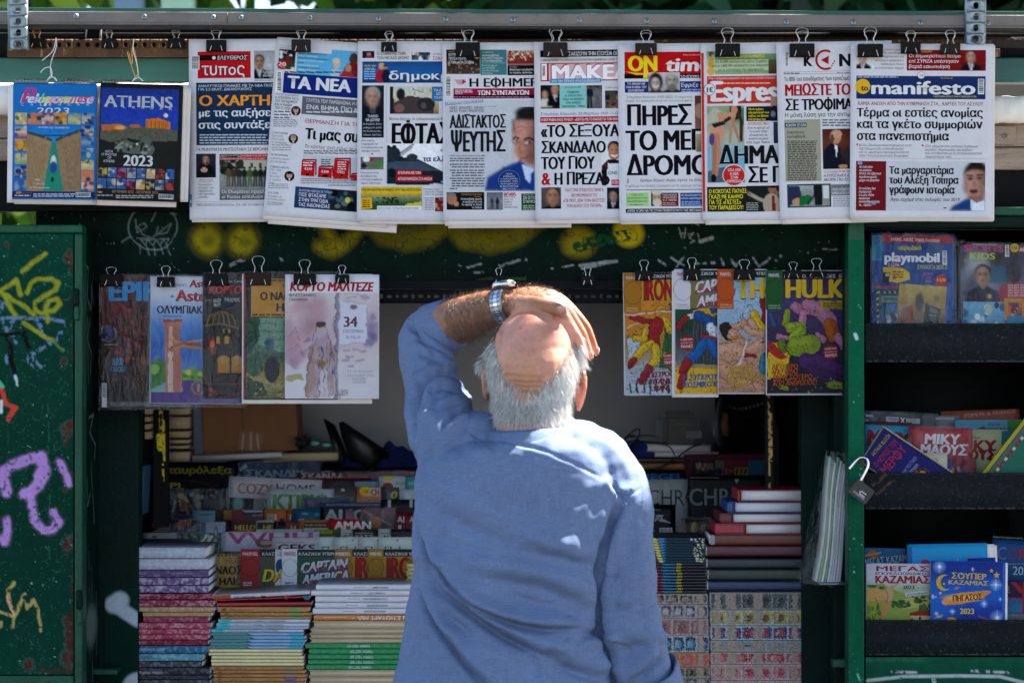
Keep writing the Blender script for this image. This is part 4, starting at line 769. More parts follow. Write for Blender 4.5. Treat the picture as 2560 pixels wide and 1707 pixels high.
s=Sheet(1544,110,300,446,-0.0475,-.6,bend=.004,view=Z_A3)
s.R(1508,160,2200,332,'c01c20').R(1508,332,2200,368,'16161a').T('ON',1528,312,122,250,'7a1418',3).T('ON',1528,310,120,250,'e8d428',3).Q([(1515,312),(1600,340),(1700,336),(1780,300),(1700,324),(1610,322)],'f0b428').Q([(1660,300),(1695,300),(1690,362),(1655,362)],'e8d428')
s.T('time',1825,308,104,370,'7a1418',3,it=.1).T('time',1825,308,104,370,w_,3,it=.1).T('Δευτέρα 3 Οκτωβρίου 2022',1968,185,10,130,'e8c8c8',0).T('ΤΟ ΕΓΚΥΡΟ ΤΑ',1948,362,22,190,w_,1)
s.R(1510,392,2200,478,'2c3c80')
for i,t in enumerate(['ΤΟ ΘΡΙΛΕΡ ΜΕ','ΤΗΝ ΚΗΔΕΙΑ ΤΟΥ','ΔΟΛΟΦΟΝΟΥ']): w=[142,164,128][i];s.T(t,1600-w/2,418+i*26,18,w,w_,1)
s.pic(1695,320,1942,478,2.0).g('c8c4c4','a8a4a4').n(.15).e(1752,395,56,74,'2c2628').face(1752,402,42,'c4b4ac','2c2628','40383c','40383c',0,'40383c').l([(1735,428),(1752,434),(1772,426)],7,'f4f4f4').face(1880,385,54,'aca49c','4c4848','3c3c40','3c3c40',1,'3c3c40').e(1880,440,36,26,'74706c',.6,.8).end()
s.T('Έφριξε απ' ,1945,432,30,210,w_,1,it=.1).L(1955,448,160,2,15,8,'a8b4dc')
s.T('Σταμάτης Κόκοτας (1937-2022). Ο καρκίνος',1525,522,18,515,'50505a',0).T('νίκησε τον τραγουδιστή με την πιο γλυκιά φωνή',1515,550,16,525,'50505a',0,it=.15)
s.T('ΠΗΡΕΣ',1516,736,158,530,'1c1820',2).T('ΤΟ ΜΕΓΑΛΟ',1514,932,158,990,'1c1820',2).T('ΔΡΟΜΟ',1520,1126,158,670,'1c1820',2)
s.pic(2060,500,2200,760).g('64403c','8c6458').n(.2).e(2100,620,40,60,'b08870').end().pic(2070,800,2200,940).g('b0a080','7c6c54').n(.3).end()
s.T('δρόμο δίχως άκρη, έγινε το δάκρυ',1628,1175,22,520,'702838',1,it=.2).T('Η φιλία με τον Ωνάση, η λατρεία για τα γρήγορα αυτοκίνητα',1515,1218,18,650,'606068',0).T('$',1522,1185,34,20,'50505a',0,it=.2)
s.R(1518,1238,2200,1243,'26262c').R(1520,1262,1698,1368,'a8d090')
for i,t in enumerate(['«Όχι στη','συνένωση των','δικογραφιών»']): w=[92,160,158][i];s.T(t,1608-w/2,1285+i*25,16,w,'1c3c1c',1)
s.L(1550,1352,110,1,10,7,'508c50').pic(1715,1240,1800,1366).g('4c3c30','342820').n(.2).e(1758,1300,34,46,'c09c80').e(1762,1250,46,30,'d0c8bc').e(1764,1340,36,30,'d0c8bc').e(1740,1295,6,4,'241c14').e(1775,1295,6,4,'241c14').end()
s.R(1800,1262,1930,1368,'742828')
for i,t in enumerate(['ΓΙΑΤΙ ΑΛΛΑΞΕ','ΤΟΣΟ ΠΟΛΥ','Ο...Γ. ΝΙΝΟΣ']): s.T(t,1806,1286+i*20,14,112,w_,1)
s.L(1806,1338,110,2,13,6,'dca8a8').R(1945,1262,2200,1368,'20508c').T('«Ο Κωνσταντίνος',1950,1288,16,180,w_,1).T('κάνει ευσταχίας',1950,1312,16,180,w_,1).L(1952,1328,160,3,14,6,'a8c0e0')
s.R(1518,1388,2200,1420,'1c1c22').T('«ΗΡΘΕ Η ΩΡΑ ΝΑ ΠΩ ΣΤΗΝ ΠΡΩΘΥΠΟΥΡΓΟ ΤΗΣ ΒΡΕΤΑΝΙΑΣ',1528,1413,18,600,w_,1)
news(s,'newspaper with yellow and white letters on red masthead and three huge black words',((4,3,2,2,.003),))

s=Sheet(1752,108,295,444,-0.0570,-.6,bend=.006,view=Z_A4)
s.R(38,150,56,1290,'c8382c').pic(82,160,640,305).g('88a078','6c8868','9cb48c').n(.15).end().R(140,200,520,280,'b8c8a4').pic(76,140,138,310).g('88a078','e4e2e6').e(110,160,14,20,'5c3c28').e(110,235,20,56,'c8a040').e(108,285,32,28,'d0b060').e(116,170,8,12,'d0a088').end()
s.T('ΤΙ ΔΕΙΧΝΑΝ ΟΙ ΚΑΜΕΡΕΣ',185,187,22,310,'e8dc40',1)
for i,t in enumerate(['Οι 32.000 «πιστοί» της «Αγια Σοφιάς»','και οι 1.680.394 τηλεθεατές που δάκρυσαν','με το «πέταγμα» της προσφυγιάς']): s.T(t,[140,118,160][i],222+i*29,18,[370,410,330][i],'26302a',1,it=.15)
s.pic(520,200,600,300).g('6c6c44','504830').n(.4).end()
s.R(80,318,640,515,'c84434').T('Η No1 καθημερινή εφημερίδα που τιμά και το βγάζει στη φόρα',88,340,16,480,w_,0,it=.2).L(200,364,335,1,9,7,'f0c8c0').T('Espresso',92,496,142,680,'8c241c',3).T('Espresso',92,496,142,680,w_,3)
s.O(98,412,42,44,'50505a').O(98,412,38,40,w_).T('1€',70,433,36,58,k_,2)
p=s.pic(80,532,345,1082,1.8).g('9ca890','90a488','b0b4a4','8cb0b8','84b4c0','90b0b8').n(.2,10).poly([(80,850),(345,870),(345,1082),(80,1082)],'84b4c4').sp(20,['7c9c78','5c8060'],16,34,(230,560,345,640)).poly([(80,600),(130,540),(180,570),(160,640),(80,660)],'b8b8a8')
p.poly([(80,1000),(190,970),(345,1000),(345,1082),(80,1082)],'5c707c').e(285,560,42,72,'3c2820').l([(300,570),(325,640),(322,780)],24,'4c3428').e(275,560,24,34,'c09078').l([(170,600),(250,640),(215,600)],44,'c89a80').l([(150,690),(200,610),(262,600)],50,'c89a80').l([(270,620),(250,700),(242,790)],20,'c09078').l([(262,640),(310,790)],18,'b8886c').e(150,720,58,70,'cc9c84').l([(150,740),(160,860),(135,1020)],36,'c08c74').l([(120,740),(130,840),(124,1010)],30,'b07c64').poly([(112,660),(190,640),(215,662),(130,690)],'2c2c34').l([(210,640),(240,620)],26,'34303c').e(112,770,20,42,'5c508c').e(122,1050,18,30,'1c1c20').n(.05,30).end()
s.R(345,532,348,815,'e4e2e6').R(362,535,538,640,'26262c')
for i,t in enumerate(['Πέντε ημέρες','αδικαιολόγητα που','σχίζου του βίαιου','συντρόφου του']): s.T(t,375,562+i*24,15,[110,150,145,125][i],'e8dc40',1)
s.pic(535,465,640,640).g('b8bcc4').e(560,500,36,44,'b08c78').e(560,600,60,70,'20283c').e(550,590,20,22,'7c8090').end().T('ΑΠΟΚΛΕΙΣΤΙΚΟ',372,668,20,152,'c02c2c',1)
for i,t in enumerate(['Από το φλερτ με','το κοινό στην','υποκριτική με','αναστεναγμούς','στη Sugar Babes!']): w=[158,128,132,144,170][i];s.T(t,448-w/2,696+i*26,17,w,'26262c',1)
s.pic(555,645,640,800).g('3c4c68','2c3850').n(.3).end().T('ΔΗΜΑΡ',165,948,132,510,'d8d8dc',3).T('ΔΗΜΑΡ',165,948,132,510,'1e1e24',2).T('ΣΕ Π',368,1082,112,270,'1e1e24',2)
s.O(272,1028,82,78,w_).O(272,1028,77,73,'c83430')
for i,t in enumerate(['ΟΣΑ ΛΕΕΙ','Η ΙΔΙΑ','ΣΤΗΝ','«ESPRESSO»']): w=[94,62,54,122][i];s.T(t,275-w/2,1000+i*27,20,w,w_,1)
s.R(80,1112,640,1290,'24302a')
for i,t in enumerate(['Ο ΚΟΚΟΤΑΣ ΠΑΤΗΣΕ','ΓΚΑΖΙ ΜΕ ΚΑΗΜΟ','ΓΙΑ ΤΙΣ «ΠΙΣΤΕΣ»','ΤΟΥ ΠΑΡΑΔΕΙΣΟΥ!']): s.T(t,92,1158+i*39,30,[272,246,232,248][i],'e8dc40',1)
s.pic(360,1105,640,1290).g('24302a','2c2c28').n(.2).l([(380,1160),(450,1200),(500,1220)],26,'a8a090').e(540,1240,62,80,'b0a490').e(545,1130,28,34,'9c7058').e(545,1108,28,16,'1c1410').poly([(540,1180),(560,1180),(570,1290),(540,1290)],'902c2c').e(585,1160,20,20,'9c7058').l([(365,1150),(390,1165)],12,'9c7058').end().L(360,1225,90,5,12,6,'a0a8a0')
news(s,'newspaper with white letters on orange-red masthead and woman in swimwear',((8,6,6,4,.003),))

s=Sheet(1940,108,290,442,-0.0665,-1.3,bend=.004,view=Z_A4)
s.bars(636,148,664,250,vert=False).T('K',765,248,72,70,'26262c',3).T('NTRA',1018,248,88,330,'26262c',3)
n=24
for (r0,r1,c) in ((74,58,'b01c28'),):
    ang=[math.radians(60+i*10.5) for i in range(n)];s.Q([(928+r0*math.cos(a),202+r0*math.sin(a)) for a in ang]+[(928+r1*math.cos(a),202+r1*math.sin(a)) for a in reversed(ang)],c)
s.Q([(895,204),(952,172),(950,234)],'b01c28')
for i in range(4): s.O(965+i*9,262-i*17,6,6,'b01c28')
s.R(625,290,1120,292,'70707a').L(628,296,120,1,9,7).L(1010,293,100,1,9,7).R(625,306,1120,308,'70707a')
s.T('Το 80% του εισοδήματος των εργαζομένων',630,356,30,520,'26262c',1).T('ΜΕΙΩΣΤΕ ΤΟΥΣ',632,462,82,590,'b01c28',2).T('ΣΕ ΤΡΟΦΙΜΑ ΚΑΙ',636,566,80,640,'1e1e24',2).T('Η μόνη λύση για την αντιμετώπιση',636,614,30,620,'1e1e24',1)
s.L(905,628,210,3,19,10,'70707a').R(632,632,890,1075,'a8a694').R(635,656,792,688,'24486c').T('ΚΟΝΤΡΑ ΣΕ ΟΛΑ',642,682,20,145,w_,1,it=.15).T('Επικίνδυνος',652,732,20,126,'26262c',1).T('εγκλωβισμός',652,762,20,138,'26262c',1).L(655,782,215,23,12.5,7,'4c4c48')
p=s.pic(905,698,1120,985).g('5c3428','744434','4c2c24','24242c').n(.15).e(1000,755,40,52,'c09478').e(1012,735,34,30,'c8a088').e(975,770,14,34,'6c5044').poly([(915,985),(918,850),(960,800),(1030,830),(1048,985)],'1c2434').poly([(990,810),(1012,820),(1005,920)],'e0e0e8').e(1050,968,34,16,'c09478').e(1090,900,30,60,'3c3c48').end()
s.T('Ο ΣΕ ΚΑΛΕΙΤΑΙ ΝΑ ΠΑΡΕΙ',915,1012,16,210,'b01c28',1).T('Η ΕΥΡΩΠΑΪΚΗ ΔΥ',915,1042,22,200,'1e1e24',1).T('ΑΚΟΜΑ ΠΙΟ ΔΥΣΚ',915,1072,22,215,'1e1e24',1)
s.R(652,1095,966,1262,'3c4850').pic(665,1105,955,1252).g('a8b0a8','8c9090','a0a098').n(.3).poly([(665,1105),(740,1110),(760,1200),(665,1252)],'3c3c5c').e(730,1220,44,26,'c09478').poly([(735,1190),(800,1170),(830,1190),(800,1240),(740,1250)],'1c7440').poly([(840,1105),(900,1105),(905,1252),(850,1252)],'24282c').l([(800,1240),(880,1130)],12,'1c1c20').r(910,1110,950,1200,'d0d4d4').end()
s.R(968,1095,1120,1175,'7c8084').T('ΤΕΛΟΣ Η ΕΠΙΔΟΤΗΣΗ',975,1140,18,140,w_,1).T('ΚΑΡΙΔΟ ΚΑΤΑ 15 ΛΕΠ',975,1166,18,140,w_,1).L(982,1182,130,6,13,6,'8a8a94')
news(s,'newspaper with round red arrow in its masthead and red first headline',((6,8,0,3,.003),))

s=Sheet(2127,109,357,437,-0.0760,.3,bend=.003,view=Z_A4)
s.pic(1150,165,1280,265).g('c8c8cc','e0e0e4').face(1195,185,34,'c8a898','9c9490','20242c').end()
s.T('ΚΥΡΙΑΚΗ ΠΟΥΛΙΟΥ',1352,134,10,110,'b02c34',1,it=.2)
for i,t in enumerate(['Το «επίδομα»','πρόσωπων για','Ελλήνων ερήμερους','πρότυπων πλέον','οι ελληνικές αρχές']): w=[152,150,208,168,210][i];s.T(t,1492-w,158+i*27,16,w,'26262c',0,it=.2)
s.R(1512,130,2078,278,'8c2028').T('ΓΕΛΩΝΑΡΙΣ',1605,148,13,90,'e0b840',1)
for i,t in enumerate(['Οι δημοκρατικοί θεσμοί','επί ΣΥΡΙΖΑ υπέστησαν','βαριά κακοποίηση']): s.T(t,1524,184+i*38,24,[382,360,296][i],w_,1,it=.1)
s.pic(1900,132,2076,276).g('8c2028','701c24').n(.2).face(1972,180,38,'c09888','28201e','1c1c24','dcdce4').end()
s.R(1150,315,2076,480,'2a3f70').L(1160,320,290,1,12,9,'a8b4d0').O(1196,392,54,54,'e0b428').T('to',1182,422,42,56,'1c2c54',2).T('manifesto',1245,447,92,765,'1c2c54',3).T('manifesto',1245,445,92,765,w_,3)
s.O(1615,312,28,26,'50505a').O(1615,312,26,24,w_).T('1€',1600,322,16,34,k_,1).bars(2022,338,2066,448,vert=False).T('manifesto.gr',1752,336,10,90,'d0b850',0).T('Η ΦΩΤΙΣΜΕΝΗ ΟΠΟΙΟΣ ΕΙΝΑΙ Η ΓΝΩΜΗ ΔΕΝ ΣΙΩΠΑ',1700,470,12,310,'c8c060',1,it=.2)
s.T('ΚΑΜΙΑ ΑΝΟΧΗ ΑΠΟ ΤΗΝ ΚΥΒΕΡΝΗΣΗ ΣΤΑ... ΚΑΡΤΕΛ ΤΟΥ ΑΣΥΛΟΥ',1160,526,26,900,'8c2430',1)
s.T('Τέρμα οι εστίες ανομίας',1150,608,62,912,'26262c',2).T('και τα γκέτο συμμοριών',1150,690,62,908,'26262c',2).T('στα πανεπιστήμια',1150,776,62,668,'26262c',2)
s.O(1156,808,7,7,'b02c34').O(1626,815,7,7,'b02c34')
for i,t in enumerate(['Βολές Θεοδωρικάκου-Κεραμέως κατά','της αξιωματικής αντιπολίτευσης','για το ορμητήριο εγκληματικότητας','στην Πολυτεχνειούπολη Ζωγράφου']): s.T(t,1168,820+i*25,17,[378,322,360,355][i],'44444c',0,it=.15)
for i,t in enumerate(['Όλα οδηγούν στις υπόγειες διαδρομές','ακραίας, παρανομίας, και ομάδων','που συνδέονται με το αντιεξουσιαστικό','παραπανικών τους']): s.T(t,1642,828+i*25,17,[382,340,408,190][i],'44444c',0,it=.15)
s.R(1150,905,2076,907,'a0a0a8').R(1148,926,2074,1280,'c8c9cf').R(1148,926,1364,1280,'7c242e')
for i,t in enumerate(['Αν εγώ είναι','να μοιράσω','50 δισ. θα έβγαινα','πρωθυπουργός','μέχρι να βαρεθώ']): s.T(t,1168,975+i*24,16,[98,90,158,130,146][i],'e8dce0',1,it=.2)
for i,t in enumerate(['Οι πολίτες δεν','στρέφονται','σ' + ' εμάς διότι','εγκρίναμε','συναίσθημα είναι','το... σφάζω']): s.T(t,1166,1130+i*23.5,16,[122,90,110,80,150,90][i],'e8dce0',1,it=.2)
s.T('“',1156,1010,90,40,'8ca0c0',2).T('”',1254,1300,90,40,'8ca0c0',2)
p=s.pic(1815,938,2074,1286,2.0).g('c8c9cf').poly([(1815,1286),(1840,1250),(1930,1200),(1990,1180),(2074,1210),(2074,1286)],'244a84').e(2010,1030,92,106,'2c2624',.05).poly([(1924,1030),(1930,1140),(1965,1200),(2010,1220),(2060,1210),(2074,1100),(2074,980),(2010,960),(1945,990)],'b08a7a').e(1965,1060,36,80,'c49c8c',.8,.6).e(2060,1100,30,110,'8c665a',.8,.6).poly([(1930,1010),(1945,960),(2020,945),(2074,965),(2074,1000),(2000,985),(1945,1000)],'2c2624').blur(5).e(1968,1050,26,16,'84605a',.9,.8).e(2035,1046,28,16,'84605a',.9,.8).e(1968,1053,12,5,'241a18',.5).e(2035,1049,13,5,'241a18',.5).l([(1945,1028),(1985,1030)],9,'2c2220').l([(2015,1026),(2060,1022)],9,'2c2220').e(1998,1090,15,22,'a47c6c').e(1992,1142,30,15,'5c3030').l([(1968,1132),(2018,1130)],5,'8c504c').poly([(1970,1195),(2010,1225),(2074,1205),(2074,1286),(1975,1286)],'dce0ea').e(1930,1110,20,50,'94706a',.9,.5).e(2000,1190,50,18,'8c665a',1,.7).l([(1985,1215),(1975,1286)],4,'9ca8c0').blur(1).n(.2,90).end()
s.T('Τα μαργαριτάρια',1384,1018,54,468,'26262c',2).T('του Αλέξη Τσίπρα',1384,1088,54,502,'26262c',2).T('γράφουν ιστορία',1384,1158,54,474,'26262c',2).T('Άγιο είχαμε στις εκλογές του 2019',1392,1212,24,498,'34343c',1,it=.2).L(1775,1258,30,1,9,8,'50505a')
news(s,'fully visible newspaper with white letters on navy masthead and yellow disc, rightmost',((6,6,-4,0,.004),(2,3,2,1,.002)))
# ------------------------------------------------------------------ binder clips
def wire_mesh(name,W,H,m,lean=.3):
    q=[(-.5,0),(-.36,.25),(-.24,.5),(-.22,.62),(-.34,.76),(-.40,.87),(-.28,.97),(0,1.0)]
    q=q+[(-a,b) for a,b in reversed(q[:-1])]
    pts=catmull([(a*W,0,b*H) for a,b in q],3);V,F=tube_arrays(pts,.00075,5);return mesh_np(name,V,[F],M[m],smooth=True)
def binder_clip(pl,pr,pt,pb,ptop,y,label,group,brown=False,hang='newspaper',double=True,metal='wire',tilt=0.):
    k=KY(y);c=P((pl+pr)/2,pt,y);w=(pr-pl)*k;h=(pb-pt)*k;H=(pb-ptop)*k
    t=thing('binder_clip',label,'binder clip',c,(0,tilt,0),group)
    d0,d1=.012,.003
    V=[(sx*w/2,yy,zz) for sx in (-1,1) for (yy,zz) in ((-d0/2,0),(d0/2,0),(d1,-h),(-d1-.001,-h))]
    import bmesh
    bm=bmesh.new();vs=[bm.verts.new(v) for v in V]
    for f in ((0,1,2,3),(7,6,5,4),(0,4,5,1),(1,5,6,2),(2,6,7,3),(3,7,4,0)): bm.faces.new([vs[i] for i in f])
    bmesh.ops.bevel(bm,geom=bm.edges[:],offset=.0012,segments=2,affect='EDGES');bmesh.ops.recalc_face_normals(bm,faces=bm.faces[:])
    me=bpy.data.meshes.new('spring_body');bm.to_mesh(me);bm.free();me.materials.append(M['clip_brown' if brown else 'clip']);link('spring_body',me,t)
    for q in (-1,1):
        b=tube('clip_roll',[(-w/2,q*(d1+.001),-h),(w/2,q*(d1+.001),-h)],.0014,'clip_brown' if brown else 'clip',t,6)
    o=link('handle',wire_mesh('handle',w*.62,H,metal),t,(0,-d1-.0022,-h),(math.radians(-5),0,random.uniform(-.04,.04)))
    if double: link('handle',wire_mesh('handle',w*.55,H*.72,metal),t,(w*.03,d1+.003,-h*.6),(math.radians(16),random.uniform(-.07,.07),random.uniform(-.1,.1)))
    return t
TG = 'binder clips along the top rail';LG = 'binder clips holding comics and magazines'
for a in ((72,113,97,119,74,.012,'black binder clip with brassy handle, empty, leftmost on the rusty rail',0,'brass'),
          (255,291,97,120,76,.012,'empty black binder clip on the rusty rail between the two calendars',0,'wire'),
          (420,461,97,120,76,.012,'empty black binder clip on the rusty rail just left of the newspapers',0,'wire'),
          (516,566,101,128,70,-.012,'black binder clip over the red masthead box newspaper',0,'wire'),
          (729,777,100,129,70,-.024,'brown binder clip on the tilted newspaper with dark blue masthead',1,'wire'),
          (953,992,106,128,79,-.035,'small black binder clip over the light blue masthead newspaper',0,'wire'),
          (1139,1200,107,142,68,-.044,'large black binder clip over the newspaper with the side-glancing man',0,'wire'),
          (1358,1419,107,142,68,-.052,'large dark binder clip over the newspaper with four-line headline',1,'wire'),
          (1588,1642,109,137,76,-.062,'brown binder clip over the newspaper with yellow and white masthead letters',1,'wire'),
          (1788,1850,110,141,70,-.075,'black binder clip over the newspaper with orange-red masthead',0,'wire'),
          (1974,2036,110,142,70,-.082,'black binder clip over the newspaper with round red arrow masthead',0,'wire'),
          (2144,2207,111,142,68,-.092,'leftmost of the three binder clips on the navy masthead newspaper',0,'wire'),
          (2252,2301,106,133,78,-.090,'middle of the three binder clips on the navy masthead newspaper',0,'wire'),
          (2351,2400,111,134,76,-.090,'brown rightmost of the three clips on the navy masthead newspaper',1,'wire')):
    binder_clip(*a[:6],a[6],TG,bool(a[7]),metal=a[8])
for a in ((253,304,686,714,668,.09,'dark binder clip on the dark red comic at far left'),
          (393,437,692,716,665,.082,'small binder clip on the wrapped comic with the red column'),
          (512,570,684,713,650,.075,'binder clip with tall handle on the black comic with golden dome'),
          (615,677,681,712,640,.068,'brown binder clip with tallest handle on the ochre titled comic'),
          (734,790,684,711,649,.058,'wide binder clip on the left of the white watercolour comic'),
          (838,873,686,707,663,.058,'narrow binder clip on the right of the white watercolour comic'),
          (1232,1262,688,712,670,.105,'empty binder clip on the hatch edge above the wristwatch'),
          (1452,1486,690,712,665,.105,'empty binder clip on the hatch edge left of the superhero comics'),
          (1588,1632,677,700,650,.082,'binder clip on the orange comic with red letters'),
          (1708,1751,672,700,644,.075,'binder clip on the comic with striped blue and red letters'),
          (1834,1887,673,699,649,.068,'binder clip on the comic with orange tab'),
          (1962,2003,675,695,655,.062,'dark binder clip near the left of the purple comic with green tab'),
          (2015,2067,677,691,646,.060,'binder clip right of centre on the purple comic with green tab')):
    binder_clip(*a[:6],a[6],LG,'brown' in a[6],double=False)

# ------------------------------------------------------------------ calendars
def spiral(parent,x0,x1,n,z,m='wire',gap=None):
    V=[];F=[];c=0
    for i in range(n):
        x=x0+(x1-x0)*i/(n-1)
        if gap and gap[0]<x<gap[1]: continue
        for dx in (-.0011,.0011):
            pts=[(x+dx,.0055*math.cos(t),z+.0055*math.sin(t)) for t in np.linspace(-2.6,3.0,9)];v,f=tube_arrays(pts,.0006,4,off=c);V.append(v);F.append(f);c+=len(v)
    link('spiral_binding',mesh_np('spiral_binding',np.concatenate(V),[np.concatenate(F)],M[m],smooth=True),parent)
def hanger(name,label,pts,y,r=.0009,m='white_plastic',cat='paper clip'):
    p=catmull([P(a,b,y+c) for a,b,c in pts],5);t=thing(name,label,cat,p[0]);V,F=tube_arrays([q-p[0] for q in p],r,6);link('bent_wire',mesh_np('bent_wire',V,[F],M[m],smooth=True),t);return t
s=Sheet(33,207,209,291,-.042,.6,view=Z_A1)
s.R(90,560,652,1310,'1484cc')
s.T('Peloponnese',128,695,62,500,'e8e8f0',3,it=.35)
for i,(ch,c,x,w) in enumerate(zip('Peloponnese',['d84890','c8a8d8','8cd870','e8e060','f0b0c0','f0b890','e8d060','e88870','e05870','d03c80','e890c0'],[128,215,262,290,330,378,420,468,515,552,590],[95,44,26,42,46,42,46,46,38,34,40])): s.T(ch,x,694,100 if i==0 else 62,w,c,2,it=.35)
for i,ch in enumerate('CALENDAR'): s.T(ch,142+i*63,716,15,20,w_,1)
s.T('2023',240,774,46,232,'4c5c8c',3,it=.2).T('2023',240,772,44,232,'e4e6ec',1,it=.2)
pal=[['c8b484','6c8850','e8d8a0'],['e08850','405058','d0a080'],['b04060','3c6c9c','e0d0b0'],['e0b050','5c5c4c','c88030'],['a0b078','6c8048','d0c8a0'],['1c3c84','5c6c88','c8c0a8'],['2c70b0','c8a070','8cb0c8'],['3494c8','d0c0a0','2c6c94']]
def thumb(x0,y0,x1,y1,q): pp=s.pic(x0,y0,x1,y1,1.8);c=pal[q % 8];pp.g('4c8cc8' if q % 3 else c[0],c[2],c[0]).n(.3).sp(7,c,8,22,None,.5).end()
for i,(a,b) in enumerate(((103,182),(190,278),(282,362),(370,452),(460,545),(552,636))): thumb(a,762,b,842,i)
for j in range(6):
    if j<5: thumb(100,850+j*90,182,930+j*90,j+2)
    thumb(550,850+j*76,634,922+j*76,j+5)
p=s.pic(184,850,550,1292,1.9).g('1c88d0','2c94d8','5c7c68','8c8068','988468','988468').poly([(184,890),(260,910),(350,940),(350,1000),(300,1292),(184,1292)],'b09470').poly([(550,870),(460,905),(380,940),(395,1080),(440,1292),(550,1292)],'a88c6c')
p.l([(184,895),(260,915),(345,945)],18,'34502c',6,.9,.2).l([(545,880),(470,905),(385,945)],18,'34502c',6,.9,.2).n(.22,26).poly([(352,960),(376,960),(400,1080),(430,1292),(296,1292),(330,1080)],'1c9c84').e(364,1100,20,52,'d8dce0',.2).e(364,1130,24,40,'2c5ca0',.3).e(364,1070,12,20,'e8e8e8').e(358,1212,12,18,'1c3c4c').r(275,912,480,918,'2c5c8c')
for i in range(9): p.l([(200+i*14,930+i*8),(190+i*12,1280)],3,'7c644c',3,.5);p.l([(540-i*14,930+i*6),(545-i*9,1280)],3,'7c644c',3,.5)
p.end();s.T('SEPTEMBER 2022 - DECEMBER 2023',260,868,11,210,'d8e0e8',1)
for t,x,y,w in (('With',232,1222,42),('17 photos',218,1248,86),('of Peloponnese',200,1274,134)): s.T(t,x,y,15,w,'e0dcd4',0,it=.2)
s.R(82,1292,640,1335,'20286c').L(225,1308,285,2,14,8,'c8ccdc').Q([(110,1298),(135,1292),(150,1304),(130,1312),(105,1308)],'c89048').T('calendars',140,1308,9,76,'c07848',0,it=.2).L(100,1318,110,1,12,8,'c8ccdc').bars(512,1300,612,1332)
c1=s.build('wall_calendar','blue spiral-bound wall calendar showing a canal between tan cliffs, hanging left','calendar','calendars hanging at left',m='gloss',paper='1478c0',copies=((-9,3,0,0,.006),(-15,6,4,2,.010),(2,9,0,2,.014)))
spiral(c1,.006,.160,26,.003,gap=(.07,.10))
hanger('hook_wire','white bent wire hooks carrying the blue canal calendar',[(140,95,0),(132,128,0),(105,152,-.004)],-.040)
hanger('hook_wire','white looped wire holding the blue canal calendar binding',[(141,97,0),(140,120,-.004),(130,148,-.002),(126,168,0),(129,190,0),(138,196,0),(142,203,0),(132,193,0),(121,198,0),(116,204,0),(124,193,0),(130,186,0),(126,170,0),(112,171,-.004),(101,182,-.004)],-.046)
s=Sheet(251,209,207,291,-.050,1.6,view=Z_A1)
s.R(682,560,1225,1350,'0e0e12');p=s.pic(686,592,1210,1130,2.0).g('1c3c94','2048b0','1c4cb8','2854b4','1c1c1c','24261e','101410')
p.e(1125,770,15,15,'e8e0c8',.2)
p.poly([(686,900),(700,870),(840,850),(900,842),(1000,850),(1210,870),(1210,960),(686,980)],'6c6c5c').poly([(686,940),(760,960),(880,930),(1000,950),(1210,940),(1210,1130),(686,1130)],'1c2018').n(.45,40).poly([(692,842),(830,836),(850,858),(830,870),(700,884)],'d07830').e(820,860,34,14,'ffb850',.7).poly([(885,838),(950,836),(952,858),(890,858)],'c87838').poly([(990,800),(1075,788),(1155,815),(1155,862),(992,856)],'e08828')
for i in range(11): p.l([(1000+i*14,812),(1000+i*14,856)],3.5,'70380c',2,.8)
p.poly([(780,960),(860,940),(920,965),(1020,930),(1060,1000),(1040,1040),(850,1030)],'70746c').sp(26,['20241e','a0a498','3c4038'],7,12,(790,950,1040,1030)).l([(790,1000),(840,960)],8,'b0b4a8').e(935,968,6,6,'e8ffe0').end()
s.T('ATHENS',705,722,78,468,'30343c',3).T('ATHENS',703,720,76,468,'c4c8d0',2)
for i,ch in enumerate('CALENDAR'): s.T(ch,706+i*62,724+i*3.2,14,22,w_,1)
for t,x,y,w in (('WITH',710,1032,52),('17 PHOTOS',684,1052,104),('OF',726,1075,26),('ATHENS',698,1097,76)): s.T(t,x,y,17,w,'dcdce0',0)
s.T('2023',830,1122,72,212,'101014',3).T('2023',828,1120,72,212,w_,2)
pal=[['1c2450','34343c','c8b060'],['3c6cb0','c8c0b0','4c6c98'],['8c2c50','401c3c','d05070'],['b0b0b0','7c7c78','3c5478'],['4c7cb8','c0b8a8','3c5c7c'],['d0b080','a08050','e0d0b0'],['c04c48','70303c','3c3838'],['3878b8','d0d0d0','2c5078']]
for i in range(8): thumb(665+i*65,1130+i*2,724+i*65,1198+i*2,i);thumb(660+i*65,1204+i*2,719+i*65,1272+i*2,i*3+1)
s.T('SEPTEMBER 2022 - DECEMBER 2023',755,1302,17,312,'c89878',0).L(782,1318,270,2,13,8,'b0b0b4').L(655,1316,115,1,12,8,'b0b0b4').Q([(655,1296),(680,1290),(695,1300),(675,1308)],'c89048').bars(1072,1312,1172,1345)
c2=s.build('wall_calendar','black spiral-bound wall calendar with orange-lit temple on blue sky, hanging right','calendar','calendars hanging at left',m='gloss',paper='101014',copies=((6,2,3,-4,.006),(10,4,8,-6,.012),(-4,10,-8,2,.016)))
spiral(c2,.006,.155,26,.003,gap=(.065,.095))
hanger('hook_wire','white bent wire carrying the black temple calendar',[(335,98,0),(333,125,-.003),(342,160,-.002),(346,190,0),(350,196,0),(358,204,0),(348,195,0),(336,199,0),(330,207,0),(338,194,0),(344,188,0)],-.054)
hanger('paper_clip','brassy paper clip hooked above the black temple calendar',[(322,130,0),(320,138,0),(338,192,0),(340,192,0),(346,190,0),(343,160,0),(334,118,0),(330,128,0),(331,160,0),(326,148,0),(323,134,0)],-.056,m='brass')
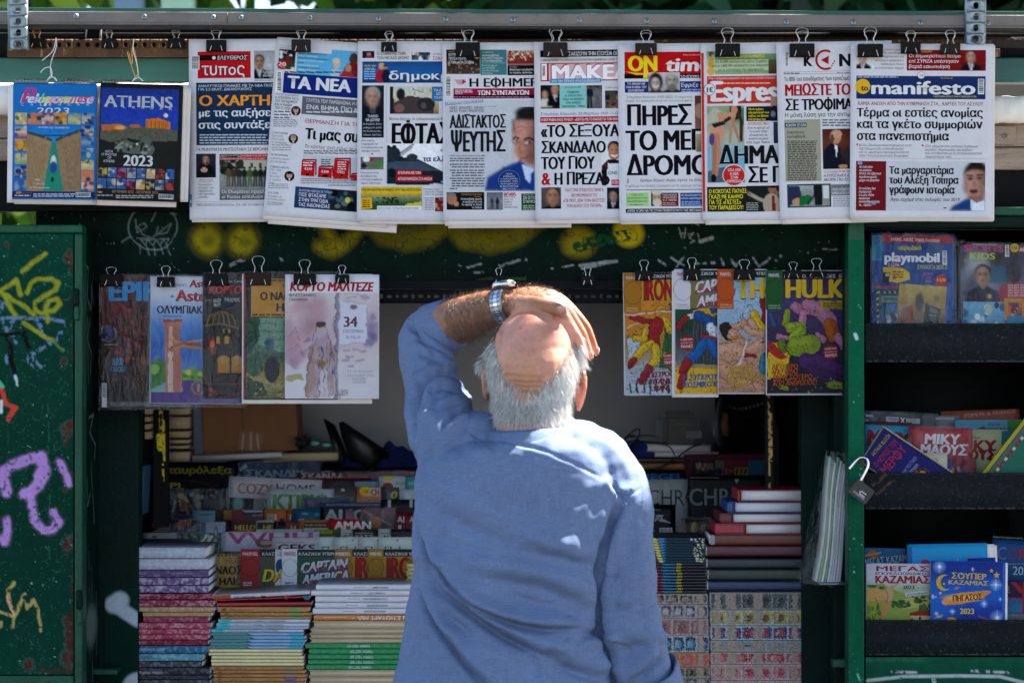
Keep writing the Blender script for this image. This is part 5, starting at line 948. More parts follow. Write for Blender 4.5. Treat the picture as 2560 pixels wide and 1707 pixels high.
# ------------------------------------------------------------------ comics and magazines clipped below the fascia
CG = 'comics clipped in a row under the fascia'
def inked(p,shapes,ink='141014',o=3):
    for (cx,cy,rx,ry,c) in shapes: p.e(cx,cy,rx+o,ry+o,ink,.06);p.e(cx,cy,rx,ry,c,.06);p.e(cx-rx*.25,cy-ry*.25,rx*.5,ry*.5,np.clip(lin(c)*1.3,0,1),.8,.6)
    return p
def figs(p,limbs,ink='141014',o=7):
    for pts,w,c in limbs:
        p.l(pts,w+o,ink,3);p.l(pts,w,c,3);q=[(a-w*.15,b-w*.18) for a,b in pts];p.l(q,w*.35,np.clip(lin(c)*1.5,0,1),w*.3,.6)
        for i,(a,b) in enumerate(pts[:-1]): e=pts[i+1];p.l([((a+e[0])/2+w*.1,(b+e[1])/2-w*.1),((a+e[0])/2+w*.3,(b+e[1])/2+w*.3)],3,ink,2,.8)
    return p
s=Sheet(253,688,236,328,.100,0,bend=.003,view=Z_B2)
p=s.pic(42,155,790,1140,2.2).g('5c1420','5c1018','4c0e16','2c0c12','1c0a0e').n(.3,12).warp(10,30).sp(110,['7c1c24','3c0c14','8c2c30','200a0e'],8,26,(150,380,450,860)).sp(60,['200a10','7c2428'],5,10,(150,380,450,860)).e(95,615,66,66,'8c90a8').e(95,615,60,60,'28244c').e(110,600,26,30,'50488c',.8).e(370,900,50,90,'6c4820',.5,.6).e(350,1040,60,70,'4c2c14',.6,.6).l([(230,960),(260,990),(240,1050)],6,'8c2c30').l([(330,1010),(370,1100)],6,'8c6028').ink(40,.02,'100408').n(.15,40).end()
s.T('EPIF',85,355,150,395,'2c94cc',3).T('BLOOD',130,868,60,90,'3c9cc0',1).T('CRACKER',120,918,40,116,'3c9cc0',1).R(42,1140,790,1215,'16141a').L(110,1160,660,3,12,6,'8c8c90').bars(48,1010,85,1130,vert=False).R(48,1130,88,1200,'d0d0d4').L(68,700,110,1,10,7,'8c9c98')
s.build('comic_book','dark red comic with blue title letters and crowd of faces, leftmost below the fascia','comic',CG,m='gloss',paper='2c0c12',film=True)
s=Sheet(375,690,240,318,.092,.4,bend=.003,view=Z_B2)
p=s.pic(436,172,1180,1080,2.2).g('d8dae4','d0d4e0','9cb4d8','5c8cc8','3c74b8','3c74b8','5c8cc0','8cb0a0').n(.06,8).warp(5,30).poly([(530,510),(690,505),(680,545),(665,560),(690,1080),(560,1080),(552,560),(535,545)],'c07860').poly([(580,560),(610,560),(620,1080),(575,1080)],'e0c8bc')
for i in range(7): p.l([(572+i*15,565),(576+i*16,1080)],3,'84503c')
p.r(532,505,690,520,'8c4838').poly([(440,840),(500,800),(560,850),(560,1000),(440,1060)],'3c7c34').e(470,900,40,40,'88b040').l([(450,1000),(520,900)],5,'1c3c1c').poly([(560,900),(640,870),(640,1080),(500,1085),(530,980)],'d8d8dc',.0).poly([(690,900),(780,880),(870,930),(1180,920),(1180,1000),(690,1000)],'6c9c3c').sp(14,['3c7030','88b040','c8c068'],8,22,(690,900,860,990)).l([(580,660),(680,690),(840,665)],16,'c89848').l([(600,740),(700,700),(850,720)],40,'9c5c34').l([(600,745),(700,712),(850,730)],20,'c08050').poly([(450,1085),(450,1165),(1180,1165),(1180,985),(690,985),(690,1085)],'5c3c84')
p.end().R(436,1080,1180,1165,'5c3c84').O(815,1045,58,58,'a08838').O(815,1045,48,48,'5c3c84').T('I',800,1080,66,30,'c8a040',2)
s.T('R. GOSCINNY',475,242,24,250,'707078',0).T('Asterix',738,248,58,260,'b02c38',3,it=.1).T('ο',590,330,30,28,'1c1c24',2).T('Asterix',630,358,88,400,'6c1c24',3).T('Asterix',630,358,86,400,'b83440',2).T('ΟΛΥΜΠΙΑΚΟΥΣ',478,455,60,520,'1a1a22',2).L(530,475,150,1,10,6,'50586c')
s.build('comic_book','plastic-wrapped comic with a fluted red column on blue sky and red-black title','comic',CG,m='gloss',paper='b8bcc8',film=True)
s=Sheet(507,684,104,312,.084,0,bend=.002,view=Z_B2)
p=s.pic(848,140,1178,1130,2.0).g('1a1a20','1c1c22','16161c','1a1618','200e12','140a10').n(.2,20)
for i in range(6): x=880+i*46;p.l([(1000+(x-1000)*.25,445),(1000+(x-1000)*.8,480),(x,545)],5,'a88440')
p.l([(870,552),(990,536),(1130,572)],5,'a88440').r(1010,580,1025,610,'a07c3c').r(1052,580,1066,612,'a07c3c').r(955,640,985,695,'b48c44').r(1022,640,1056,695,'b48c44').e(1015,830,50,40,'b08438').e(1120,830,45,40,'b08438').r(970,860,1160,925,'a87c34').r(1062,800,1078,960,'1a1418').poly([(890,660),(930,640),(950,700),(960,760),(930,800),(900,740)],'8c2c20').e(925,700,18,30,'c86c38').poly([(880,780),(960,780),(970,1010),(870,1010)],'1a1416').r(960,925,1178,1000,'2a1216').r(865,1008,1178,1020,'7c1420').sp(46,['7c1420','a82030','200c10'],6,18,(865,1040,1170,1110),.2,1,.4).end()
s.T('KOPTO',890,300,62,270,'b0343c',3,it=.15).T('J. Diaz Canales',1000,210,20,200,'b8b8bc',0).T('Νύχτες του',1022,358,28,190,'c8c8cc',0).T('HUGO',930,370,30,60,'d8d8d8',0,it=.2).T('PRATT',935,402,24,52,'d8d8d8',0,it=.2).L(870,345,50,2,12,4,'8c8c90')
s.build('comic_book','black comic with gold dome drawing and red brush title','comic',CG,m='gloss',paper='1a1a1e',film=True)
s=Sheet(609,681,235,318,.076,0,bend=.003,view=Z_B2)
s.R(1172,135,1186,1140,'a02030').R(1186,130,1900,1140,'16161a')
p=s.pic(1196,480,1860,1130,2.2).g('24382c','4c7058','5c8068','3c5c44','8c8450','a89860','5c5c3c').n(.2,14).warp(12,26).poly([(1300,490),(1860,480),(1860,760),(1500,770),(1290,700)],'7c9c84')
for i in range(4): p.l([(1290,540+i*60),(1860,535+i*60)],3,'3c5444')
for i in range(9): p.l([(1310+i*60,480+(i % 2)*60),(1310+i*60,600+(i % 2)*60)],3,'3c5444')
p.poly([(1196,480),(1290,500),(1300,640),(1240,760),(1196,780)],'1c4c34').poly([(1200,820),(1290,760),(1340,900),(1260,960),(1200,930)],'1c5c3c').poly([(1200,960),(1330,1010),(1370,1100),(1200,1130)],'1c4434').sp(40,['8c6c38','c0a868','5c6c40'],4,12,(1230,900,1500,1120)).e(1400,900,60,110,'20262a').e(1380,700,40,50,'2c5c70').ink(34,.02,'10140e').n(.12,40).end()
s.R(1232,180,1860,480,'c09038').L(1240,460,600,1,20,14,'6c3c20').L(1390,186,400,1,20,14,'6c3c20').T('ΟΙ ΠΕΡΙΠΕΤΕΙΕΣ ΤΟΥ',1440,218,14,260,'50381c',1).T('ΤΕΝΤΕΝ',1478,252,26,150,'1c1814',1).T('Ο ΝΑΟΣ ΤΟΥ',1300,350,62,480,'1c1814',3).T('ΗΛΙΟΥ',1425,438,62,300,'1c1814',3).R(1462,1090,1540,1120,'c09038').T('ΜΑΜΟΥΘ',1470,1114,16,66,'1c1814',1)
s.build('comic_book','black-wrapped comic with ochre title panel above a stone wall scene','comic',CG,m='gloss',paper='16161a',film=True,copies=((-4,4,90,6,.004),))
s=Sheet(713,686,235,310,.066,.15,view=Z_B2)
p=s.pic(1505,290,2246,1130,2.0).g('dcd2d4','d4c2c4','d0bcc0','dcd0d2','dcd6da','e0dade').n(.06,10).warp(22,16)
p.sp(22,['c090a0','d0a8b0','a88088','dcc8cc'],34,90,(1510,370,1860,760),.9,.55).sp(9,['c09cb0','9c7c94'],20,50,(1520,760,1660,1000),.9,.5).sp(16,['a898b0','b8a8c0'],12,26,(1960,300,2230,340),.4,.5,.4)
for i,(a,b) in enumerate([(1960,780),(2040,770),(1990,830),(2070,860),(2000,900),(2090,790),(2110,700),(1960,850)]): p.r(a,b-40,a+58,b-22,'a898b0',.7)
p.sp(12,['7c70a0','9c8cb4'],16,40,(2150,480,2230,700),.8,.5).r(1900,290,1922,1130,'9088a4',.8).l([(1905,300),(1908,1120)],4,'6c6478').l([(1925,300),(1928,1120)],3,'6c6478')
p.poly([(1930,360),(2160,375),(2145,690),(1935,695)],'dcdae6').l([(1930,360),(2160,375),(2145,690),(1935,695),(1930,360)],3,'9c98ac').e(2045,405,28,24,'8c7c80',.5).poly([(1515,950),(1640,940),(1640,985),(1515,990)],'b0a468',.8)
p.poly([(1690,700),(1740,600),(1850,640),(1890,760),(1900,900),(1860,1120),(1660,1125),(1680,900)],'c4b4c4',.8).poly([(1700,720),(1730,700),(1740,1000),(1690,1110),(1650,1100)],'8c7468',.6).sp(22,['8c7cac','a890b8','b09060','6c6080'],10,34,(1670,640,1890,1100),.8,.5)
p.poly([(1735,690),(1800,650),(1860,700),(1890,860),(1920,1100),(1850,1110),(1830,900),(1770,900),(1760,1110),(1650,1110),(1690,900)],'c0a49c',.6).l([(1740,700),(1700,800),(1770,860)],34,'b89c94',5,.8).l([(1858,700),(1900,800),(1820,850)],32,'b89c94',5,.8).poly([(1770,700),(1830,700),(1830,900),(1770,900)],'b8a8b8',.7).poly([(1785,905),(1835,905),(1845,1120),(1780,1120)],'dcd2d4',.8).l([(1812,910),(1814,1115)],5,'4c4454',3,.9).e(1790,570,34,44,'cdb4b0',.3).e(1790,540,38,26,'5c4c50',.4).l([(1800,720),(1800,880)],14,'4c4454',6,.8).e(1800,850,26,30,'9c8050',.4)
for pts in ([(1755,620),(1740,690),(1690,900),(1650,1110),(1760,1110)],[(1830,620),(1860,700),(1890,860),(1920,1100)],[(1770,700),(1765,900)],[(1835,700),(1840,900)],[(1690,760),(1720,860),(1780,850)],[(1870,760),(1860,860)],[(1720,620),(1700,800),(1660,1100)],[(1850,650),(1890,800),(1880,1110)],[(1780,700),(1770,1110)],[(1720,640),(1760,560),(1830,570),(1850,650)],[(1540,640),(1580,560),(1620,660)],[(1950,440),(1890,480),(1890,600)],[(1520,760),(1600,700),(1650,780)],[(1800,880),(1830,1000)]): p.l(pts,3.5,'4c4454',2,.8)
p.end()
s.TO('ΚΟΡΤΟ ΜΑΛΤΕΖΕ',1535,275,66,665,'c02030','1a1418',it=.15).T('ΒΕΝΕΤΣΙΑΝΙΚΟ',1534,322,23,212,'34384c',1).T('ΠΑΡΑΜΥΘΙ',1534,358,23,148,'34384c',1).T('34',1960,562,80,122,'7c4c60',2).T('DECEMBRE',1962,610,26,168,'8c8898',0).T('St FELIX',1985,655,22,120,'8c8898',0)
for t,x,y,w in (('..ET LE NOUVEL',1985,925,220),('AN N' + '’' + 'EST PAS',1995,958,215),('ENCORE',2035,985,110),('ARRIVE!',2040,1012,110)): s.T(t,x,y,20,w,'a8a4b4',0)
s.T('HUGO',1940,1085,26,60,'2c2834',0,it=.2).T('PRATT',1942,1112,24,58,'2c2834',0,it=.2)
s.build('comic_book','white comic with violet watercolour cover and red brush title','comic',CG,m='gloss',paper='dcd8e0')

def hero(ox,oy,w,h,y,rot,tabc,txtc,x0,y0,x1,y1,title,label,paint,extra,y_strip=265,tab=(0,0),copies=()):
    s=Sheet(ox,oy,w,h,y,rot,bend=.002,view=Z_B3)
    p=s.pic(x0+8,y_strip+60,x1,y1,1.8).warp(16,12).warp(7,40);paint(p);p.ink(20,.018,a=.8).ink(44,.010,a=.5).end()
    s.R(x0,y_strip,x1,y_strip+62,'1a1a20')
    tx0,tx1,ty0,ty1=tab;s.R(tx0,ty0,tx1,ty1,tabc).T('MARVEL',tx0+24,ty0+58,30,96,'d8d4d8' if tabc != 'd8d4dc' else 'b03040',1)
    cx,cy=(tx0+tx1)/2+6,ty0+175;s.O(cx,cy,82,98,'26221e').O(cx,cy,79,95,tabc)
    s.T(extra,tx0+24,ty1-32,12,100,txtc,0).T('ΧΡΟΝΟΛΟΓΙΟΥ ΣΕΙΡΑ',tx0+24,ty1-12,10,105,txtc,0);title(s,p)
    return s.build('comic_book',label,'comic',CG,m='gloss',paper='c8c4cc',copies=copies)
def burst(s,x,y,r=72): s.burst(x,y,r,'a01c2c').T('Η ΜΕΓΑΛΗ',x-52,y-16,20,104,'e0d0d4',1,rot=-4).T('ΕΠΟΠΟΙΙΑ ΤΗΣ',x-52,y+8,11,104,'e0d0d4',1,rot=-4).T('ΜΑΡΒΕΛ',x-50,y+46,28,106,'e0d0d4',1,rot=-4)
def pa(p):
    p.g('c88420','d09028','c88c30','a88848','b0b8c0','b8c4d0').n(.12,12).poly([(230,850),(330,830),(330,1000),(240,1020)],'b8c8d4').poly([(560,780),(650,760),(650,1150),(500,1100),(540,900)],'3c6c34')
    figs(p,[([(600,780),(640,900),(600,1040)],90,'2c6434'),([(560,1000),(630,1100)],60,'88982c'),([(520,600),(500,640)],60,'c89030'),([(480,720),(560,700),(610,780)],70,'c8a828'),([(470,720),(360,700),(270,670)],46,'9c2028'),([(500,730),(440,820),(460,900)],110,'9c2028'),([(390,780),(370,860),(300,850)],60,'c8a828'),([(440,900),(350,960),(290,1040)],66,'c8a828'),([(290,1040),(250,1080)],50,'98202c'),([(470,920),(480,1040),(410,1120)],62,'c8a828'),([(410,1110),(350,1210)],60,'98202c')])
    for i in range(7): p.l([(250+i*55,1240-i*8),(262+i*55,1320)],14,'1c1c24');p.l([(250,1120+i*18),(600,1090+i*26)],2.5,'50607c')
    p.l([(230,650),(640,612)],9,'e0d8d8').l([(230,640),(640,600)],5,'9c2028').l([(235,760),(340,716)],4,'e0d8c8')
def ta(s,p): s.T('ΚΛΑΣΙΚΟΙ ΥΠΕΡΗΡΩΕΣ',390,328,26,380,'dcdce0',1).R(362,345,640,520,'c8a434').TO('IRON',374,514,168,262,'a81c24','1c0c10').L(600,548,34,5,14,8,'2c2c34');burst(s,610,1028);[s.T(t,x,y,44,w,'8c1820',3,it=.15,rot=-3) for t,x,y,w in (('Η ΕΠΙΣΤΡΟΦΗ',340,1196,340),('ΤΟΥ ΤΙΤΑΝΙΟΥ',300,1256,370),('ΜΑΝ!',460,1306,140))]
hero(1557,682,128,306,.088,-.6,'b07c20','e8d8b0',202,285,642,1345,ta,'orange comic with red title letters, leftmost of the four superhero comics',pa,'IRON MAN 8',285,(202,355,285,630))
def pb(p):
    p.g('1c4c3c','1c543c','245c40','1c4834','50545c','787c80','d8b428','e0bc28').n(.1,12).r(800,600,1030,1080,'3c444c')
    for i in range(8): p.l([(810+i*30,620),(810+i*30,1060)],4,'70787c')
    p.poly([(650,1110),(1030,1120),(1030,1320),(655,1310)],'d8b020').poly([(800,600),(1030,560),(1030,640),(860,700)],'c8a428')
    figs(p,[([(820,640),(740,670)],44,'d0d0d8'),([(740,670),(670,750)],50,'98202c'),([(960,560),(990,600)],60,'1c5490'),([(850,650),(930,680),(980,760)],90,'1c5490'),([(960,760),(1000,820)],80,'c8ccd8'),([(880,830),(1000,860)],40,'98303c'),([(900,880),(840,980),(760,1060)],84,'1c64a4'),([(960,890),(1010,990)],76,'1c64a4'),([(760,1060),(720,1140)],70,'98202c'),([(720,1170),(690,1260)],60,'98202c')])
def tb(s,p):
    s.T('ΚΛΑΣΙΚΟΙ ΥΠΕΡ',790,304,26,300,'dcdce0',1).R(785,345,1040,590,'8c7c50')
    for t,x,y,h,w in (('CAPTAIN',815,470,110,420),('AMERICA',835,590,104,420)): s.T(t,x,y,h,w,'142c50',3,it=.25,rot=-8).T(t,x,y-h*.06,h*.9,w,'d0d0dc',3,it=.25,rot=-8).T(t,x,y,h*.36,w,'b02434',3,it=.25,rot=-8).T(t,x,y,h*.14,w,'1c5490',3,it=.25,rot=-8)
    burst(s,750,890);[s.T(t,x,y,50,w,'2c64a0',3,it=.15,rot=-2) for t,x,y,w in (('Η ΣΥΓΚΡΟΥΣΗ',712,1216,380),('ΚΟΣΜΙΚΟ ΚΥΒΟ',718,1278,400))]
hero(1686,673,112,312,.080,-.1,'d8d4dc','34343c',642,252,1030,1325,tb,'comic with slanting red, white and blue striped title letters above the row of comics',pb,'CAPTAIN AMERICA 5',262,(640,780,252,598),((-6,4,4,4,.004),))
def pc(p):
    p.g('98b8d0','a4c0d4','9cb8cc','b89880','c09478','b88c74').n(.08,12)
    figs(p,[([(1330,640),(1400,760)],70,'c8a828'),([(1290,600),(1270,660)],60,'a8b4c0'),([(1300,700),(1340,760)],50,'c49880'),([(1240,720),(1160,750)],70,'bc9078'),([(1080,760),(1110,820)],90,'28201c'),([(1150,820),(1200,880)],100,'c49880'),([(1130,860),(1210,840)],18,'c88428'),([(1060,970),(1180,960),(1260,1000)],150,'c49880'),([(1060,1100),(1160,1200)],130,'bc9078'),([(1400,820),(1320,800),(1270,760)],60,'c49880'),([(1400,900),(1290,960),(1240,1020)],76,'c49880'),([(1250,990),(1340,1010)],30,'98202c'),([(1240,1060),(1160,1120)],60,'c49880'),([(1420,1010),(1400,1120)],60,'2c7c94'),([(1200,1230),(1400,1290)],90,'bc9078')])
    p.poly([(1380,500),(1440,480),(1440,760),(1400,700)],'98202c').sp(30,['7c5444','1c1418'],2,5,(1040,960,1420,1300)).l([(1210,1070),(1270,880)],12,'e0dce4')
def tc(s,p): s.T('ΚΛΑΣΙΚΟΙ ΥΠΕΡΗΡΩΕΣ',1165,304,26,390,'dcdce0',1).R(1158,325,1450,420,'8cb0c8').T('THOR',1172,512,176,520,'7c1c20',3).T('THOR',1172,502,172,520,'d8b428',3);[(s.T(t,x,y,38,w,'1c1814',3,it=.15,rot=-2),s.T(t,x,y,38,w,'d8b428',1,it=.15,rot=-2)) for t,x,y,w in (('ΑΥΤΟΣ ΠΟΥ',1098,1130,240),('ΘΕΛΟΥΝ ΝΑ',1100,1172,240),('ΚΑΤΑΣΤΡΕΨΟΥΝ',1108,1222,330),('ΟΙ ΘΕΟΙ!',1112,1268,170))]
hero(1794,673,122,312,.072,-.1,'c05c20','f0d8b8',1016,252,1442,1318,tc,'comic with orange corner tab and huge yellow title letters on pale blue',pc,'THOR 6',262,(1014,1155,252,598))
def pd(p):
    p.g('3c2c58','54447c','4c3c6c','3c3450','2c2438','26262c').n(.15,12).poly([(1445,900),(1560,880),(1640,1000),(1600,1180),(1445,1200)],'d8b428').poly([(1445,860),(1500,900),(1620,1020),(1560,1040),(1445,960)],'b83428')
    figs(p,[([(1790,580),(1900,600),(1980,700)],130,'b07890'),([(1690,580),(1700,600)],90,'b07890'),([(1760,640),(1740,740)],70,'b88098'),([(1990,740),(2010,830)],110,'a8601c'),([(2060,840),(2110,920)],70,'b07890'),([(1930,860),(1890,820)],50,'b07890'),([(1610,620),(1600,720)],56,'889828'),([(1640,760),(1740,760)],90,'94a430'),([(1740,780),(1660,860)],80,'94a430'),([(1700,920),(1820,900)],170,'8c9c2c'),([(1560,900),(1580,930)],70,'6c7c24'),([(1540,840),(1600,850)],44,'b07890'),([(1780,1040),(1900,1060),(2040,1120)],130,'54286c'),([(1820,1130),(2040,1200)],80,'442058'),([(1470,640),(1500,740)],40,'2c5c7c'),([(2000,1250),(2090,1260)],60,'7c8c28'),([(1560,1270),(1610,1280)],44,'7c8c28')])
    p.sp(60,['8c8c94','1c1c20','50505c'],3,10,(1450,1190,2100,1320)).r(1900,530,2110,600,'b8a030')
def td(s,p): s.T('ΚΛΑΣΙΚΟΙ ΥΠΕΡΗΡΩΕΣ',1590,326,27,450,'dcdce0',1).O(2087,314,22,22,'dcdce0').O(2087,314,19,19,'1a1a20').T('44',2074,324,18,26,'dcdce0',1).T('HULK',1590,504,160,530,'40280c',3).T('HULK',1588,498,156,525,'d8b820',3).L(1930,540,170,4,13,7,'4c4418');burst(s,1996,968);[(s.T(t,x,y,42,w,'1c1010',3,it=.15,rot=-2),s.T(t,x,y,42,w,'c86428',1,it=.15,rot=-2)) for t,x,y,w in (('ΛΙΓΟΤΕΡΟ',1480,1120,230),('ΑΠΟ ΤΕΡΑΣ',1480,1164,235),('ΠΕΡΙΣΣΟΤΕΡΟ',1490,1212,345),('ΑΠΟ ΑΝΘΡΩΠΟΣ!',1490,1262,385))]
hero(1914,676,200,312,.064,-.1,'1c6430','c8dcc8',1434,262,2118,1326,td,'purple comic with green corner tab and big yellow title, rightmost of the row',pd,'HULK 5',268,(1432,1575,262,605))
# ------------------------------------------------------------------ magazines standing in rows on a stepped rack
rack=thing('stepped_rack','black stepped display rack carrying rows of magazines inside the hatch','rack',(0,.6,zc))
ROWY={'A': .95,'B': .88,'C': .81,'D': .74,'E': .67,'F': .60,'G': .53,'H': .46,'I': .405}
ROWP={'A': 1240,'B': 1280,'C': 1330,'D': 1390,'E': 1400,'F': 1440,'G': 1480,'H': 1520,'I': 1570}
for k,y in ROWY.items():
    z=P(0,ROWP[k],y).z
    if z>zc+.03: box('step',xa+.09,xb-.09,y-.012,y+.052,zc+.001,z,'black_steel',rack)
MG = 'magazines standing in rows inside the hatch'
def mag(v,x0,y0,x1,row,paper,label,draw=None,rot=0.,film=False,tilt=7,hx=None,dy=0.,cat='magazine'):
    y=ROWY[row]+dy;ox,oy=VW(v,[(x0,y0)])[0];w=(x1-x0)*v[2];h=(ROWP[row]-oy) if hx is None else hx
    s=Sheet(ox,oy,w,h,y,rot,tilt=tilt,view=v)
    if draw: draw(s)
    return s.build('magazine',label,cat,MG,m='gloss',paper=paper,t=.004,film=film,part='cover')
C=Z_C1
mag(C,300,492,862,'A','0e1024','dark magazine with yellow puzzle title at the left back',lambda s: s.T('ταυρόλεξα',315,582,52,515,'b0a428',3))
mag(C,875,490,1525,'A','1c2c5c','blue wrapped magazine with price sticker under the brown box',lambda s: (s.pic(875,492,1525,640).g('2c3c70','1c3060','26406c').n(.3).end(),s.Q([(880,545),(935,505),(950,530),(895,566)],'a8acb8'),s.T('ΣΚΑΝΔΙΚ',930,610,55,480,'a8b4cc',3)),film=True)
mag(C,1340,572,1930,'B','2c2028','magazine with white capitals on dark cover in the second row',lambda s: (s.T('ΣΚΑΝΔΑΛΟ',1370,625,44,480,'b0a8a8',3),s.pic(1700,580,1925,680).g('703840','8c7458').n(.4).end()),film=True)
mag(C,1930,568,2280,'B','7c4858','pinkish wrapped magazine at the right end of the second row',lambda s: s.pic(1935,572,2275,700).g('8c5864','5c3c54').n(.35).end(),film=True)
mag(C,1290,618,1935,'B','7c1c28','plain dark red magazine edge in the second row',None,dy=-.012)
mag(C,303,618,735,'B','16100e','dark magazine with pale yellow title fragment at left',lambda s: (s.pic(305,622,730,760).g('2c1810','1a1210').n(.4).l([(500,640),(700,680)],8,'5c3c14',20).end(),s.T('PI',325,698,42,102,'c0b858',3)))
mag(C,1560,640,1820,'C','24202c','dark magazine with round portrait behind the small white cover',lambda s: s.pic(1562,642,1818,760).g('1c1c24','34303c').n(.3).e(1690,690,100,46,'50484c',.6).end(),dy=.012)
mag(C,300,710,785,'C','3c3c40','black and white patterned art magazine with brown sunburst',lambda s: s.pic(302,712,783,900).g('26282a','34363a','26282a').n(.4,20).sp(50,['8c9090','16181a','50545a'],6,20,(500,730,780,890)).poly([(370,745),(500,800),(400,780)],'a07058').poly([(380,745),(440,740),(500,820),(430,790)],'b8a888').poly([(395,800),(500,830),(480,885),(430,880)],'9c6048').poly([(390,790),(500,826),(410,800)],'c8bca0').poly([(350,890),(375,790),(385,792),(362,892)],'b0a898').e(560,830,26,30,'b0a080').e(575,770,34,16,'90a8a0').e(700,820,70,50,'606468',.5).end(),film=True)
mag(C,805,603,1542,'C','c0b8c4','home magazine with gold and black title, tilted slightly, wrapped in film',lambda s: (s.T('COZY',862,738,82,290,'b8863c',2),s.T('HOME',1170,730,70,320,'1c1c20',0),s.pic(805,770,1542,900).g('34343c','50505c').n(.3).r(1000,770,1090,870,'b0a8a0').e(880,820,40,60,'8cc0b0',.8).end()),rot=2.6,film=True,dy=-.012)
mag(C,1800,645,1995,'C','74a0a4','small pale teal booklet',lambda s: s.R(1805,650,1990,680,'86b0b0'))
mag(C,1995,603,2205,'C','b8c0c0','small white booklet with yellow and crimson dots',lambda s: (s.O(2072,620,40,16,'d8c830'),s.O(2065,690,45,36,'b0244c'),s.L(2125,650,80,2,14,6,'50888c')),dy=-.01)
mag(C,2205,608,2300,'C','3c9c9c','teal booklet right of the white one with dots',lambda s: s.T('ΔΙΕΤ',2225,670,24,80,'c8dcdc',1),dy=-.012)
mag(C,1820,690,2010,'D','b06a40','orange and white booklet with round yellow price sticker',lambda s: (s.R(1900,695,2005,760,'c8b8b8'),s.T('CH',1930,755,50,70,'b03428',3),s.O(1886,722,46,36,'d8b820'),s.T('1.50€',1862,736,22,52,'34300c',1)),dy=-.01)
mag(C,1640,688,1818,'D','4c4048','small booklet with grey portrait and white curl',lambda s: (s.pic(1642,690,1816,780).g('3c3438','6c5c5c').n(.4).end(),s.T('a',1690,722,30,36,'c8c8c8',3)))
mag(C,2010,690,2155,'D','1c1c1c','black booklet with single yellow round letter',lambda s: s.T('0',2080,778,54,60,'c0b430',3,it=.2),film=True)
mag(C,2155,712,2300,'D','b0b4c0','pale grey wrapped booklet',None,film=True,dy=-.01)
mag(C,1105,706,1842,'D','a8acb0','silver magazine with green capitals in shrink wrap',lambda s: (s.T('ΚΤΙΡΙΟ',1140,860,112,470,'4c8c24',3),),film=True,dy=.008)
mag(C,1390,770,2012,'D','1c3c60','dark blue wrapped magazine with gold rings',lambda s: (s.pic(1392,772,2010,860).g('20446c','183454').n(.2).e(1775,788,16,16,'8c7038').e(1860,786,16,16,'8c7038').end(),),film=True,dy=-.012)
mag(C,2010,788,2300,'E','1a1c1c','black magazine with pale vertical bar',lambda s: (s.R(2065,792,2090,850,'a8b4b0'),s.R(2238,792,2262,850,'a8b4b0')),dy=.012)
mag(C,1525,812,2012,'E','10121c','black magazine with tall pale capitals under a small headline strip',lambda s: (s.R(1530,814,2010,850,'1c2c50'),s.T('ΜΕΓΑΛΗ ΣΥΝΕΝΤΕΥΞΗ & ΠΟΛΙΣΗ ΘΑ ΠΑΛΕΨΟΥΜΕ ΜΕΧΡΙ',1575,838,16,425,'a8b0c0',0),s.T('ALICE',1560,960,92,420,'b0acb0',3),s.pic(1730,870,1800,970).g('705068','a88c94').n(.2).end()))
mag(C,513,876,692,'E','70909c','small grey-blue booklet in the middle rows',lambda s: s.T('ΚΟΙΝΩΝΙΑ & ΕΠΙΣΤΗΜΗ',555,916,12,125,'24343c',1))
mag(C,692,872,758,'E','503424','narrow brown booklet edge',lambda s: s.pic(694,874,756,950).g('6c4830','3c2418').n(.4).end(),dy=.008)
mag(C,757,868,1075,'E','44303c','booklet with golden pattern at left and red band',lambda s: (s.pic(760,870,860,950).g('a07850','7c5838').n(.4,20).end(),s.Q([(820,872),(900,872),(930,950),(825,950)],'8c3038'),s.Q([(900,872),(1070,872),(1070,890),(930,892)],'a0a0a4'),s.T('100% ΑΠΟ',985,922,18,90,'b0acb8',0)),dy=-.008)
mag(C,1075,864,1255,'E','b0602c','orange booklet with white column drawing',lambda s: (s.bars(1106,905,1155,952),s.R(1165,905,1180,952,'d0ccc8'),s.O(1225,955,22,20,'1c2440')))
mag(C,1252,864,1312,'E','b0602c','second orange booklet tucked behind the blue one',lambda s: s.R(1285,905,1298,950,'d0ccc8'),dy=.008)
mag(C,1308,862,1528,'E','1c506c','deep blue booklet with small white word',lambda s: (s.T('MAG',1384,908,16,48,'c0d0d8',1),s.T('R',1400,975,46,40,'b0c4d0',3,rot=-90),s.L(1490,900,30,2,12,5,'9cb4c0')),dy=-.01)
mag(C,1850,858,2120,'E','5c3438','wrapped booklet with orange square and crinkled film',lambda s: s.pic(1852,862,2118,1010).g('704448','503034').n(.35).r(1930,930,2010,1010,'a06c3c').l([(1870,880),(2090,990)],8,'a8949c',12,.6).end(),film=True,dy=-.02)
mag(C,2120,890,2300,'E','5c1420','dark red booklets with white initials beside the shirt',lambda s: (s.T('AI',2140,970,48,60,'d0c8c8',1),s.T('A',2238,970,48,34,'d0c8c8',1),s.R(2202,890,2206,1020,'2c0a10'),s.T('II',2145,1030,40,30,'d0c8c8',2)),dy=-.024)
mag(C,158,958,380,'F','1a1414','black magazine with red letters and grey triangle at far left',lambda s: (s.T('ΨΣ',185,1018,34,80,'b02c2c',3),s.Q([(190,1048),(345,975),(330,1048)],'7c7470')))
mag(C,360,952,572,'F','2c2428','magazine with red scribbled title and grey stripes',lambda s: s.pic(362,954,570,1080).g('34282c','50505a','3c3c44').n(.4).l([(380,1000),(440,960),(490,970),(400,1020)],16,'b03038',6,1,.25).l([(470,1040),(550,990)],6,'b0b0b8').l([(490,1045),(560,1010)],5,'b0b0b8').end(),film=True)
